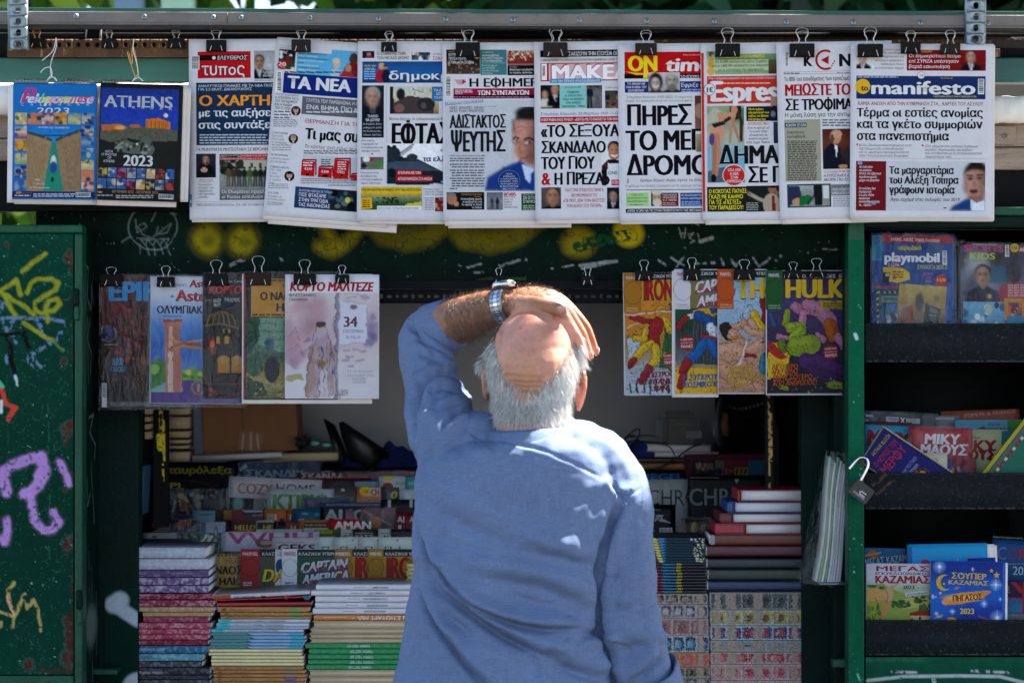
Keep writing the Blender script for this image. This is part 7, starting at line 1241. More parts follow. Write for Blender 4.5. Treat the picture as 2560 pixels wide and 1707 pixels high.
# navy cloth: a soft heap
u=np.linspace(0,1,30);U,V_=np.meshgrid(u,u);a=P(*VW(Z_C1,[(1690,585)])[0],1.0);b=P(*VW(Z_C1,[(2360,585)])[0],1.0)
Z=(V_*(.040+.035*U+.012*np.sin(U*14)+.006*np.sin(U*33+V_*9)));X=a.x+(b.x-a.x)*U;Yy=1.0+.10*V_+.008*np.sin(U*20+2*V_)
t=thing('folded_cloth','navy blue cloth heaped inside the hatch left of the man','cloth',a);link('cloth_heap',mesh_np('cloth_heap',np.stack([X.ravel()-a.x,Yy.ravel()-a.y,a.z+Z.ravel()-a.z],1),[grid_faces(30,30)],M['cloth_blue'],smooth=True),t)
# spectacles
t=thing('spectacles','pair of green-tinted spectacles lying beside the cardboard box','glasses',P(*VW(Z_C1,[(1530,350)])[0],1.0));k=KY(1.0)
gl=mat('green_lens','4c9c90',rough=.1,spec=.8)
for q,nm in ((-1,'lens'),(1,'lens')):
    V,F=ell((q*14*k,0,-.002*q),(12*k,.004,7*k));link(nm,mesh_np(nm,V,[F],gl,smooth=True),t);tube('rim',[(q*14*k+12.6*k*math.cos(a_),-.001,-.002*q+7.4*k*math.sin(a_)) for a_ in np.linspace(0,6.28,22)][:-1],.0014,'black_plastic',t,6,True)
tube('temple',[(-26*k,0,.004),(-34*k,.02,.008),(-40*k,.05,.02)],.0012,'black_plastic',t)
t=thing('key_bunch','small dark bunch of tangled things beside the spectacles','clutter',P(*VW(Z_C1,[(1385,330)])[0],1.02));rr=random.Random(4)
for i in range(7): tube('strand',catmull([(rr.uniform(-.02,.02),rr.uniform(-.01,.01),rr.uniform(-.02,.02)) for _ in range(4)],4),.0018,'cable',t,5)
# card terminal, tape reel, box and cables on the right
t=thing('card_reader','black rounded desk device with small white print on its back','device',P(*VW(Z_C3,[(825,570)])[0],1.02));k=KY(1.02)*.2636
import bmesh
def rounded(name,w,h,d,r,m,par,loc):
    bm=bmesh.new();bmesh.ops.create_cube(bm,size=1);bmesh.ops.scale(bm,vec=(w,d,h),verts=bm.verts);bmesh.ops.bevel(bm,geom=bm.edges[:],offset=r,segments=4,affect='EDGES');me=bpy.data.meshes.new(name);bm.to_mesh(me);bm.free();me.materials.append(M[m]);return link(name,me,par,loc)
rounded('shell',360*k,300*k,.06,.014,'black_plastic',t,(20*k,.03,150*k));rounded('grey_cheek',120*k,270*k,.055,.013,'grey_plastic',t,(-165*k,.036,150*k));rounded('top_lid',270*k,50*k,.04,.006,'black_plastic',t,(0,.03,290*k));rounded('label_plate',150*k,70*k,.002,.0005,'grey_plastic',t,(140*k,-.0015,90*k))
s=Sheet(*VW(Z_C3,[(780,370)])[0],60,8,1.018,view=Z_C3).T('PROLIX CRYSTAL',780,386,12,180,'8c8c94',1);o=link('small_print',mesh_np('small_print',np.concatenate(s.V),[np.concatenate(s.T3)],M['gloss'],C=np.concatenate(s.C)),t);o.location=P(*s.o,s.y)-t.location
t=thing('tape_reel','big dark disc of a reel standing on edge behind the device','reel',P(*VW(Z_C3,[(1240,640)])[0],1.12));k=KY(1.12)*.2636
def disc(name,rx,rz,th,m,par,loc,n=40):
    V=[(0,-th/2,0)]+[(rx*math.cos(2*math.pi*i/n),-th/2,rz*math.sin(2*math.pi*i/n)) for i in range(n)]+[(rx*math.cos(2*math.pi*i/n),th/2,rz*math.sin(2*math.pi*i/n)) for i in range(n)]+[(0,th/2,0)]
    T=[(0,1+(i+1) % n,1+i) for i in range(n)]+[(2*n+1,n+1+i,n+1+(i+1) % n) for i in range(n)];Q=[(1+i,1+(i+1) % n,n+1+(i+1) % n,n+1+i) for i in range(n)];return link(name,mesh_np(name,V,[np.array(T),np.array(Q)],M[m]),par,loc)
r_=260*k;o=disc('reel_disc',r_,r_,.006,'grey_plastic',t,(0,0,r_));o.rotation_euler.z=math.radians(72);o=disc('reel_hub',r_*.45,r_*.45,.02,'card',t,(.006,-.004,r_));o.rotation_euler.z=math.radians(72)
t=thing('coiled_hose','black ribbed hose drooping behind the reel','hose',P(*VW(Z_C3,[(1420,200)])[0],1.15));pts=catmull([(-.035,0,.0),(-.01,0,-.008),(.02,0,-.006),(.05,0,.004),(.08,0,.02)],10)
tube('ribbed_tube',pts,[.012+.004*math.sin(i*1.9) for i in range(len(pts))],'black_plastic',t,10)
for i,(x0,x1,c,d,lb) in enumerate(((520,1130,565,640,'white flat box under the black device'),(590,1205,640,690,'second white flat box under the black device'))): book(Z_C3,x0,x1,c,d,1.0,'a8a8ac',lb,'flat boxes under the device',kind='pages',rot=1.5-i)
book(Z_C3,420,900,700,745,.99,'202024','black folder under the white boxes','flat boxes under the device',kind='spine');book(Z_C3,440,880,748,815,.985,'8c5018','orange-brown folder above the dark magazine with blue title','flat boxes under the device',kind='spine')
wedge('blue_bag','crumpled slate blue bag under the cables','bag',Z_C3,[(330,600),(440,520),(520,570),(600,690),(330,700)],1.01,.05,'cloth_blue')
t=thing('cable_tangle','tangled black cables lying right of the man','cable',P(*VW(Z_C3,[(450,560)])[0],.97));k=KY(.97)*.2636
for pts,r__ in (([(70,600),(130,575),(140,620),(90,640),(200,640),(300,520),(420,425),(455,450),(430,510),(340,560)],.0017),([(270,640),(300,560),(380,540),(520,545),(640,560),(740,600),(785,680)],.0017),([(280,560),(290,640),(380,770),(460,805),(640,790),(800,700),(940,600),(1040,565)],.0026),([(330,500),(400,500),(500,485),(620,495)],.0016),([(180,650),(260,590),(340,500),(400,490)],.003),([(120,600),(200,660),(300,650)],.0015)):
    tube('cable_run',[(q.x,q.y,q.z) for q in catmull([((a-450)*k,.004*math.sin(a),-(b-560)*k) for a,b in pts],6)],r__,'cable',t,6)
s=Sheet(*VW(Z_C3,[(880,668)])[0],200,64,.96,-.5,view=Z_C3);s.R(882,672,1640,910,'5c1030');s.R(950,722,1170,900,'16163c').R(1170,724,1250,865,'6c6c58').R(1250,724,1350,865,'7c1c3c').R(1350,790,1480,865,'8c8440').R(1350,724,1480,790,'7c1c3c').R(1480,724,1640,865,'246478').O(1205,825,34,30,'1c1c34');s.pic(975,730,1150,850,2).g('16163c').sp(14,['8c6c58','5c4438','b09478'],10,30,(990,740,1140,820)).end()
for a in (1370,1410,1450): s.Q([(a,800),(a+20,805),(a+6,855),(a-8,850)],'24200c')
s.Q([(1265,800),(1340,820),(1268,855)],'a86c80').Q([(1275,808),(1325,822),(1278,846)],'7c1c3c')
s.build('activity_case','crimson plastic case with coloured squares above the black watch magazine','case',m='gloss',paper='5c1030',t=.03,part='case_shell')
t=thing('leaning_booklet','blue booklet edge leaning inside the hatch at far left','booklet',P(*VW(Z_C1,[(75,525)])[0],.6),(0,math.radians(3),0));link('cover',box_mesh('cover',0,.016,0,.10,-.11,0,M['cloth_blue'] if False else mat('blue_cover','1c5c80',rough=.4),.001),t)
# ------------------------------------------------------------------ right-hand cabinet contents
KG = 'items in the right-hand cabinet'
def item(ox,oy,w,h,y,label,draw,paper='c8c8cc',rot=0.,tilt=6.,film=False,name='magazine',cat='magazine',t=.004,copies=(),view=Z_B4,bend=0.):
    s=Sheet(ox,oy,w,h,y,rot,tilt=tilt,view=view,bend=bend);draw(s);return s.build(name,label,cat,KG,m='gloss',paper=paper,t=t,film=film,copies=copies,part='cover')
def d1(s):
    s.R(148,108,640,700,'1c4c8c');s.R(148,118,208,275,'2c8cb4').T('ΠΕΡΙΟΔΙΚΟ',192,268,20,90,'1c3c5c',1,rot=-90).O(176,150,20,24,'3c6ca0')
    s.R(208,118,640,160,'a82430').T('4 ΚΟΜΙΞ, ΑΦΙΣΕΣ, ΓΡΙΦΟΙ, ΠΑΙΧΝΙΔΙΑ!',262,152,18,300,'e0dce0',1,rot=1).T('περιοδικό',305,208,28,145,'c8b828',2).TO('playmobil',215,280,56,350,'d8d8e0','1c3060',3).bars(577,214,604,300,vert=False).T('ΣΥΛΛΟΓΗ 2023-2',420,325,24,182,'c8b828',1)
    s.T('2 ΔΩΡΑ',242,312,22,70,'8c1424',3).T('2 ΔΩΡΑ',242,312,22,70,'e0d0d4',0).Q([(210,315),(330,320),(372,350),(376,390),(300,412),(240,400),(215,360)],'c8a81c').L(268,340,70,3,16,8,'5c4c10').T('&',270,390,24,20,'8c1424',2)
    s.Q([(215,345),(258,350),(240,420),(200,405)],'14181c').R(225,352,250,372,'a8a890').burst(567,395,40,'b83420').T('€ 5,90',538,402,18,56,'d8c020',2).T('ΔΩΡΟ',455,365,16,66,'b06c84',1).T('ΣΤΟ',475,390,16,30,'b06c84',1).L(470,398,40,1,8,8,'b06c84')
    s.R(160,430,340,445,'a83c2c').R(160,455,345,700,'16506c')
    for i in range(12): s.Q([(170,470+i*18),(182,464+i*18),(182,474+i*18),(170,480+i*18)],'14140c' if i % 2 else 'c8b020')
    for i in range(9): s.Q([(180+i*16,462),(188+i*16,462),(194+i*16,476),(186+i*16,476)],'14140c' if i % 2 else 'c8b020')
    s.R(200,492,330,528,'9c9c50').R(206,497,324,523,'3c7080').pic(225,540,350,690).g('3c6c80','4c7080').n(.3).sp(30,['b0b8bc','24303c','8c94a0','5c6cac'],6,18).end()
item(2180,583,205,240,.055,'blue wrapped children’s magazine with white rounded title, top shelf left'.replace('’',"'"),d1,'1c4c8c',.8,5,True)
def d2(s):
    p=s.pic(315,415,605,700,2).g('b09c60','a08850','7c5c30','5c3c20').n(.2,12).poly([(350,560),(400,540),(440,690),(350,690)],'8c4c30').poly([(485,520),(580,555),(560,680),(475,640)],'14161a').poly([(510,545),(560,560),(555,585),(508,570)],'6c6c58').e(548,490,26,26,'a89c70').e(548,490,22,22,'8c7c4c').e(445,520,26,60,'2c3448',.5,.8).n(.12,40).end()
    s.T('PROX',492,612,10,50,'a8a8a0',1)
item(2249,709,118,120,.040,'gold foil gift sachet in front of the blue magazine',d2,'a08c54',4,2,True,'gift_sachet','sachet',.006)
def d3(s):
    p=s.pic(688,175,1100,700,2.2).g('4c4458','3c3848','6c6c7c','50505c','3c3c48').n(.35,14).sp(10,['8c8c9c','a8a8b4','2c2c38'],30,70,(690,280,860,520),.9,.5)
    p.face(905,250,40,'3c2c28','1c1414','1c5c74','1c5c74',1,'1c5c74').face(1015,345,48,'34241f','141010','98303c','a84450',0,'98303c').face(825,365,54,'a88878','241c1a','1c1c34','1c1c34',0,'3c1430')
    for i in range(5): p.l([(780+i*34,480),(784+i*34,530)],12,['6c1c34','1c2450'][i % 2],3,.9)
    p.e(865,490,12,14,'b09c40').e(1055,250,40,50,'2c2c44',.6).end()
    s.R(700,525,955,700,'6ca0b8').pic(702,528,952,700,2).g('78a8c0','5c90ac').n(.3).sp(16,['b8c8d0','3c6c8c','d0dce0'],10,26).end().O(855,572,24,28,'a8b8a0').O(905,548,15,20,'1c2c5c').R(952,505,1100,640,'b88420').pic(975,530,1060,630).g('70584c').sp(12,['8cc0c8','c05c38','3c3c3c'],8,22).end().R(965,615,1100,700,'1c7c9c').T('S',990,600,60,50,'8c2c24',3)
    s.T('SPORTS',705,218,42,250,'b03878',3).T('KIDS',738,264,38,165,'a8b828',3).T('MAGAZINE Τεύχος 19',712,278,9,130,'9c9c38',1).T('ΠΡΟΣΦΟΡΑ ΜΕ ΤΟ ΠΕΡΙΟΔΙΚΟ',762,178,8,150,'c8c8c8',1).bars(962,178,986,250,vert=False).O(1020,196,27,27,'c8b020').T('4,90€',998,204,18,44,'24200c',1).R(1045,190,1100,222,'a82838').T('ΑΦ',1050,216,20,36,'d8d0d0',1)
    for a in (975,1012,1050): s.L(a,420,34,8,10,5,'c8a8a8')
item(2399,608,180,214,.055,'wrapped sports magazine with pink and lime title, top shelf right',d3,'34303c',.6,4,True)
item(2166,596,26,226,.09,'dark maroon comic edge behind the blue magazine',lambda s: s.pic(100,145,150,690).g('2c1020','24101c','1c0c14').n(.5,12).end(),'200c14')
item(2372,602,34,222,.075,'wrapped magazine edge between the two top shelf magazines',lambda s: s.pic(612,150,690,690).g('24202c','3c3838').n(.5,14).l([(660,200),(650,640)],8,'8c8c94',6,.5).end(),'1c1c24',film=True)
# middle shelf
def e1(s): s.pic(100,1200,530,1320).g('3c4448','262a30').n(.3,14).end().R(104,1205,165,1265,'1c3c64').T('MARVEL',108,1228,14,48,'c8c0c4',1).R(108,1248,124,1262,'c8c8c8').R(232,1228,308,1258,'b0acb4').T('FORTNITE',246,1250,16,56,'24242c',1).T('X',318,1268,34,30,'d8d8dc',2).R(355,1238,440,1268,'b0acb4').T('MARVEL',372,1260,15,48,'8c8c94',1)
item(2161,1028,178,150,.16,'dark comic with small white title boxes at the back of the middle shelf',e1,'262a30',2.6,8,True)
item(2163,1052,118,125,.14,'brownish comic edge behind the pale blue one',lambda s: s.T('ΣΕΡΡΑ',185,1290,24,190,'6c3c34',1),'5c3430',2,8)
def e2(s): s.T('ΜΙΚΥ',104,1400,96,270,'1c1018',3,rot=3).T('ΜΙΚΥ',108,1396,88,262,'a82028',3,rot=3).bars(370,1335,408,1396,vert=False)
item(2162,1060,136,118,.12,'pale blue comic with red jagged letters behind the navy book',e2,'3c94b8',3,8)
def e3(s): s.T('ΜΙΚΥ',458,1400,66,225,'240810',3,it=.1).T('ΜΙΚΥ',458,1394,62,225,'d8d0d4',3,it=.1).T('ΜΑΟΥΣ',432,1464,66,300,'240810',3,it=.1).T('ΜΑΟΥΣ',432,1458,62,300,'d8d0d4',3,it=.1);s.pic(600,1480,780,1590).g('981c28','8c1824').sp(8,['b8a8a8','3c5c9c','6c1018'],8,18,(615,1490,700,1560)).end()
item(2274,1066,158,116,.10,'thick red wrapped comic digest with white block letters',e3,'981c28',1.2,5,True,t=.014)
def e4(s): s.T('ΜΙΚΥ',640,1440,70,270,'240c10',3).T('ΜΙΚΥ',645,1436,64,260,'a82430',3).T('ΜΑΟΥΣ',600,1490,62,310,'240c10',3).T('ΜΑΟΥΣ',604,1486,56,300,'a82430',3).T('Disney',762,1362,14,44,'34343c',1,it=.2).R(940,1315,1005,1560,'3c7c7c')
item(2380,1072,140,110,.118,'cream comic digest with red letters right of the thick red one',e4,'a8a880',.6,5)
def e5(s): s.R(655,1255,1100,1320,'5c98ac').T('Disney',856,1282,20,76,'24343c',1,it=.2).Q([(790,1305),(830,1285),(850,1310)],'8c1c28').T('ΜΙΚΥ ΜΑΟΥΣ',800,1345,48,300,'7c1c24',3).pic(975,1248,1100,1310).g('4c8c3c','3c7c34').n(.4).end()
item(2387,1050,175,130,.150,'light blue comic digest with small script logo at the back',e5,'5c98ac',-.5,6)
item(2352,1028,196,140,.185,'orange-brown album lying behind with cut-off title',lambda s: s.T('POPEYE & FRIENDS',710,1232,20,320,'a8a098',1,rot=-3),'8c4430',-2,8)
item(2338,1038,60,130,.17,'pale narrow booklet behind the red comic digest',lambda s: s.R(535,1232,650,1245,'a8a8a8'),'707478',0,6)
def n1(s):
    pass
s=Sheet(2208,1064,212,108,.02,33.5,tilt=4,view=Z_D2)
def LT(txt,u,v,h,w,c,b=1):  # text in the book's own frame
    s.view(None);pen=0;vs=[];fs=[];n=0
    for ch in txt:
        if ch == ' ': pen+=.28;continue
        g=GL[(ch,0)];vs.append(g[0]+(pen,0));fs.append(g[1]+n);n+=len(g[0]);pen+=g[2]
    q=np.concatenate(vs);s.add(np.stack([q[:,0]*w/pen+u,-q[:,1]*h/.69+v],1),np.concatenate(fs),lin(c));s.view(Z_D2)
s.add(np.array([(3,3),(3,106),(210,106),(210,3)],float),np.array([(0,1,2,3)]),lin('1a2070'),lay=1)
# the book lies on its side: its text runs up the cover
def LU(txt,u,v,h,w,c,b=1):
    pen=0;vs=[];fs=[];n=0
    for ch in txt:
        if ch == ' ': pen+=.28;continue
        g=GL[(ch,0)];vs.append(g[0]+(pen,0));fs.append(g[1]+n);n+=len(g[0]);pen+=g[2]
    q=np.concatenate(vs);X=q[:,0]*w/pen;Yv=q[:,1]*h/.69;t_=math.radians(-83);s.add(np.stack([u+X*math.cos(t_)+Yv*math.sin(t_),v+X*math.sin(t_)-Yv*math.cos(t_)],1),np.concatenate(fs),lin(c),lay=3)
LU('ARTHUR BLOCH',22,78,10,68,'c8a43c',1);LU('Ο ΝΟΜΟΣ ΤΟΥ',44,96,14,84,'c02c48',1);LU('ΜΕΡΦΥ',74,100,24,84,'c02c48',3);LU('Ή ΤΟ ΠΩΣ ΚΑΙ ΤΟ ΓΙΑΤΙ',104,120,9,100,'9ca4d0',1);LU('ΠΑΝΕ ΟΛΑ ΣΤΡΑΒΑ',118,118,9,86,'9ca4d0',1)
for (a,b,rx,ry,c) in ((150,50,22,20,'c07c28'),(150,48,11,10,'c8a890'),(168,72,26,14,'c07c28'),(122,86,13,12,'c89890'),(140,102,20,12,'8c98b0')):
    s.add(np.array([(a+rx*math.cos(t_*.314),b+ry*math.sin(t_*.314)) for t_ in range(20)]),np.array([(0,i+1,i) for i in range(1,19)]),lin(c))
s.build('paperback','navy paperback with pink title, tipped diagonally on the middle shelf','book',KG,m='gloss',paper='b8a878',t=.012,part='cover')
item(2290,1132,78,60,.035,'cream booklet with brown letters behind the tipped navy paperback',lambda s: s.T('ΑΥΟ',480,1505,22,70,'5c4c34',1),'b8ac98',0,2)
def e6(s):
    p=s.pic(0,0,190,130,2);p.g('1c6458','24705c','145048').n(.3,14).sp(14,['1c4c34','3c8c70','8cb8a8'],8,26).end();s.R(0,0,190,8,'c8b42c').R(0,12,190,18,'707070')
    for i in range(14): s.R(4+i*13,20,13+i*13,28,'a8203c' if i % 2 else 'd0c8a8')
s=Sheet(2450,1188,190,130,.03,-52,view=None,tilt=3);e_=None
s.add(np.array([(0,0),(0,9),(190,9),(190,0)],float),np.array([(0,1,2,3)]),lin('b8a82c'));s.add(np.array([(0,13),(0,19),(190,19),(190,13)],float),np.array([(0,1,2,3)]),lin('6c6c70'))
for i in range(17): s.add(np.array([(2+i*11,22),(2+i*11,29),(10+i*11,29),(10+i*11,22)],float),np.array([(0,1,2,3)]),lin('a0203c' if i % 3 else 'd0c8a8'))
s.build('comic_digest','green album with yellow spine tipped steeply at the right edge','comic',KG,m='gloss',paper='1c6050',t=.012,part='cover')
# bottom shelf
V_=Z_D2
def f1(s): s.pic(455,722,730,830).g('1c6c98','246080').n(.2).end().O(505,762,34,22,'b06c2c').Q([(450,768),(555,748),(560,754),(455,776)],'c89858').T('ΜΕΓΑΣ ΚΑΖΑΜΙΑΣ',455,835,44,330,'b0b8bc',1,rot=-7)
item(2162,1369,112,180,.10,'small blue almanac with ringed planet behind the farm cover',f1,'1c6890',1,5,view=V_)
def f2(s): s.R(720,720,748,860,'1878b0').O(832,812,28,20,'b83c70').O(1125,796,34,14,'c89c2c').Q([(1030,790),(1040,796),(1034,802)],'d8c020')
item(2268,1360,200,190,.075,'tall plain light blue almanac behind the two front ones',f2,'2094cc',-1.0,5,view=V_,t=.012,copies=((6,3,12,0,.004),(10,6,16,0,.008)))
item(2420,1395,68,150,.055,'dark blue almanac with stars behind the comet cover',lambda s: (s.O(1212,818,14,8,'c89c2c'),),'20408c',-2,5,view=V_)
def f3(s):
    p=s.pic(466,822,872,1172,1.9).g('c8c4d4','ccc8d8','b8c4c8','a8b480','98a850','88a048','a8a858').n(.1,12)
    p.poly([(466,960),(560,940),(680,1000),(872,1010),(872,1172),(466,1172)],'98a454').poly([(640,1060),(760,1020),(872,1030),(872,1080),(700,1100)],'b8b468').poly([(466,960),(520,950),(600,1000),(560,1060),(466,1050)],'c8a468').sp(34,['3c6c34','2c5c30'],7,16,(630,1050,730,1090),.3,1,.6).sp(20,['3c6c34','284c28'],7,18,(750,1020,872,1060),.3,1,.6).sp(18,['3c6c34'],6,14,(800,1070,872,1110)).poly([(732,1125),(800,1105),(872,1110),(872,1140),(732,1140)],'8c3028').poly([(745,1140),(872,1140),(872,1172),(745,1172)],'c8b488').poly([(728,1172),(750,1155),(775,1172)],'8c3028').r(790,1145,805,1165,'50382c').sp(50,['6c8c34','a8a030','4c6c2c'],3,9,(466,1080,560,1172),.3,1,2).e(500,960,34,10,'3c6c34').e(560,970,20,9,'3c6c34')
    p.l([(590,1030),(600,1080),(560,1150)],26,'c89060').e(605,1010,28,44,'c8a488').l([(620,980),(665,930)],10,'c89c70').e(625,968,14,15,'c89c70').l([(600,1060),(530,1050)],14,'c09060').n(.08,40)
    for pts in ([(588,980),(600,1020),(590,1060)],[(520,1030),(560,1150)],[(470,1130),(480,1080)]): p.l(pts,3,'5c3c24')
    p.end();s.T('ΜΕΓΑΣ',518,865,30,348,'981c30',3).T('ΕΓΚΥΚΛΟΠΑΙΔΙΚΟΣ',518,888,15,350,'24243c',2).T('ΚΑΖΑΜΙΑΣ',514,940,46,352,'a82030',3).T('2023',690,978,22,76,'24242c',2).Q([(702,1002),(850,985),(856,1010),(708,1026)],'c8c8d4').T('με ξεματιάσματα',715,1020,14,130,'24242c',1,rot=-6)
item(2165,1407,164,145,.035,'almanac with running figure over farm fields, left on the bottom shelf',f3,'c8c4d4',.6,4,view=V_,t=.006)
def f4(s):
    p=s.pic(868,806,1318,1172,1.9).g('1c3c94','1c4ca4','1c68bc','1c6cc4','1c4ca8','1c3c90').n(.2,8).e(900,1100,120,120,'1c7ccc',1,.6)
    for (x,y,r) in ((922,838,26),(1275,945,24),(1130,852,8),(1203,1064,16),(1285,1150,30),(1005,1115,12),(905,1130,10),(1302,1034,8),(882,1025,10),(1160,1000,6),(1060,880,5)): p.e(x,y,r,r,'a8c8f0',1.6,.8).e(x,y,r*.35,r*.35,'f4f8ff',.8);p.l([(x-r*1.5,y),(x+r*1.5,y)],2,'d8e4f8',2,.7).l([(x,y-r*1.5),(x,y+r*1.5)],2,'d8e4f8',2,.7)
    p.poly([(942,1052),(965,1025),(1040,1000),(1230,980),(1250,990),(1180,1035),(1060,1068),(965,1076)],'d89840').e(1070,1030,110,22,'f0c878',.8,.7).e(960,1058,22,18,'e8a070').e(1000,1165,30,14,'c8901c').e(920,1148,16,9,'d0a040').l([(895,1158),(945,1138)],3,'d8c070').e(1030,970,9,7,'d8783c').l([(1015,976),(1045,964)],2,'c8c090').l([(1170,1140),(1245,1172)],7,'b06838').n(.05,30).end()
    n=18;s.Q([(950+50*math.cos(math.radians(a)),938+50*math.sin(math.radians(a))) for a in np.linspace(60,290,n)]+[(966+38*math.cos(math.radians(a)),936+42*math.sin(math.radians(a))) for a in np.linspace(290,66,n)],'d8b428')
    for (x,y,r) in ((948,945,10),(1278,892,22),(1246,865,14),(925,1003,13),(896,1027,8)): s.Q([(x+r*(1 if i % 2==0 else .45)*math.sin(i*math.pi/5),y-r*(1 if i % 2==0 else .45)*math.cos(i*math.pi/5)) for i in range(10)],'e0b828')
    s.T('ΣΟΥΠΕΡ',992,912,36,222,'d8b830',2,rot=1).T('ΚΑΖΑΜΙΑΣ',972,948,27,256,'d8b830',2,rot=1).T('ΠΗΓΑΣΟΣ',1000,1056,36,190,'8c2c14',3,rot=-5).T('2023',1044,1132,34,94,'d8c040',2)
item(2330,1401,184,150,.022,'shiny blue almanac with a yellow comet and crescent moon, bottom shelf',f4,'1c58b0',1.0,3,view=V_,t=.006,copies=((2,2,4,0,.003),))
def f5(s): s.T('COR',1278,790,78,240,'4c3460',1,rot=3).T('C',1280,790,78,68,'3c6ca8',0,rot=3).T('R',1408,800,70,60,'8c3040',1).T('2023',1372,885,52,130,'a8bccc',1,rot=3).sp=None
def f5(s): s.T('C',1278,792,78,62,'5c7cac',0).T('O',1346,794,72,60,'6c4470',0).T('R',1408,798,70,56,'9c3040',1).T('2023',1372,888,52,140,'a8bccc',1).L(1310,818,140,1,10,6,'6c8cac')
c=item(2482,1345,160,150,.09,'dark blue spiral calendar at the right edge of the bottom shelf',f5,'143c6c',3,6,view=V_,name='spiral_calendar',cat='calendar',t=.005);spiral(c,.004,.125,22,.003)
def f6(s): s.R(1325,935,1450,1030,'141c50').T('ΣΑΣ',1320,985,24,40,'c8702c',3).T('AMERICA',1322,1002,9,40,'b0b0c0',1).R(1325,1030,1450,1038,'a81c30').pic(1325,1040,1450,1135).g('2c6890','3c7ca0').n(.15).end().Q([(1365,935),(1400,935),(1448,990),(1448,1012),(1420,1000)],'a02430').R(1440,935,1452,1135,'a81c30')
item(2508,1449,120,98,.05,'navy and red guide with pale blue picture at the right edge',f6,'1c2c5c',1,4,view=V_)
item(2508,1534,60,18,.03,'scrap of mottled paper at the right end of the bottom shelf',lambda s: s.pic(1320,1136,1470,1176).g('707078').n(.6,20).end(),'808084',0,2,view=V_)

# ------------------------------------------------------------------ bag of rolled magazines on the ledge, and the padlock
bag=thing('bagged_magazines','clear plastic sleeve of rolled magazines propped on the small ledge','magazines',P(2068,1455,.04),(0,math.radians(7.5),0));k=KY(.04)
rr=random.Random(8);hs=312*k
for i in range(9):
    x=(-30+i*6.6)*k;c=['a8b0a4','8ca088','c0c4b8','7c9480','b8bcc0','c8b8b4','9ca4ac','d0d0cc','8c909c'][i];w_=(5+rr.random()*2)*k;V=[]
    for j in range(9):
        z=hs*j/8*(1-.02*(i % 3));dx=.004*math.sin(j*.6+i*.2)+x
        for (a,b) in ((-w_/2,-.012),(w_/2,-.014+.002*(i % 2)),(w_/2,.05),(-w_/2,.05)): V.append((dx+a,b,z))
    F=[(j*4+q,j*4+(q+1) % 4,j*4+4+(q+1) % 4,j*4+4+q) for j in range(8) for q in range(4)]+[(32,33,34,35)]
    link('rolled_magazine',mesh_np('rolled_magazine',V,[np.array(F)],mat_cache(c)),bag)
V=[];n=40;m_=26;R2=np.random.default_rng(5)
for j in range(m_):
    z=-.008+(hs+.02)*j/(m_-1);ww=(47-12*j/m_+(8 if j<2 else 0))*k
    for i in range(n):
        t_=2*math.pi*i/n;r=1+.07*math.sin(5*t_+j*.5)+.04*math.sin(9*t_-j*.9)+R2.normal(0,.012);V.append((-.006+ww*math.copysign(abs(math.cos(t_))**.7,math.cos(t_))*r-(.014*(1-j/m_) if math.cos(t_)<0 else 0),.018+.036*math.sin(t_)*r,z))
F=[(j*n+i,j*n+(i+1) % n,(j+1)*n+(i+1) % n,(j+1)*n+i) for j in range(m_-1) for i in range(n)]
link('plastic_sleeve',mesh_np('plastic_sleeve',V,[np.array(F)],M['film'],smooth=False),bag)
lock=thing('padlock','open black padlock with bright steel shackle hanging on the green post','padlock',P(2152,1228,-.055),(0,math.radians(38),0));k=KY(-.055)
rounded('lock_body',55*k,43*k,.018,.002,'black_plastic',lock,(0,0,0))
pts=catmull([(-18*k,0,18*k),(-18*k,0,26*k),(-22*k,0,50*k),(-27*k,0,65*k),(-40*k,0,73*k),(-53*k,0,66*k),(-57*k,0,50*k),(-58*k,0,27*k)],6)
tube('shackle',pts,4.0*k,'steel',lock,10)
s=Sheet(0,0,40,30,-.055);s.T('U',-4,-4,18,13,'a8a8ac',3,rot=90).T('STANFORE',-17,14,6,34,'a8a8ac',1)
o=link('lock_print',mesh_np('lock_print',np.concatenate(s.V),[np.concatenate(s.T3)],M['gloss'],C=np.concatenate(s.C)),lock);o.location=(0,-.0095,0)
link('staple',tube_arrays and mesh_np('staple',*(lambda q: (q[0],[q[1]]))(tube_arrays([(-.006,0,0),(-.006,-.02,0),(.006,-.02,0),(.006,0,0)],.002,6)),M['rust']),cab,P(2145,1150,-.031)-cab.location)
# ------------------------------------------------------------------ the man looking up at the newspapers
YM=-.9
def PM(px,py,dy=0.): return P(px,py,YM+dy)
Z_D3=(980,680,.2806);Z_D4=(960,1080,.4)
person=thing('person','balding white-haired man in blue shirt seen from behind, hand on his head','person',(PM(1310,0).x,YM,0))
PO=person.location.copy()
def limb(pts,sub=5,flat=None):
    """pts = (Vector, radius); closed rounded tube"""
    q=catmull([p for p,_ in pts],sub);rr=np.interp(np.linspace(0,len(pts)-1,len(q)),range(len(pts)),[r for _,r in pts])
    out=[tube_arrays(q,list(rr),16)]
    V,F=out[0];n=len(V);V=np.concatenate([V,[tuple(q[0])],[tuple(q[-1])]]);m=len(q)
    c0=[(n,(i+1) % 16,i,i) for i in range(16)];c1=[(n+1,(m-1)*16+i,(m-1)*16+(i+1) % 16,(m-1)*16+(i+1) % 16) for i in range(16)]
    T=np.array([(a,b,c) for a,b,c,_ in c0+c1]);out=[(V,F,T)]
    for i in (0,-1): out.append(ell(tuple(q[i]),(rr[i],)*3)+(None,))
    return out
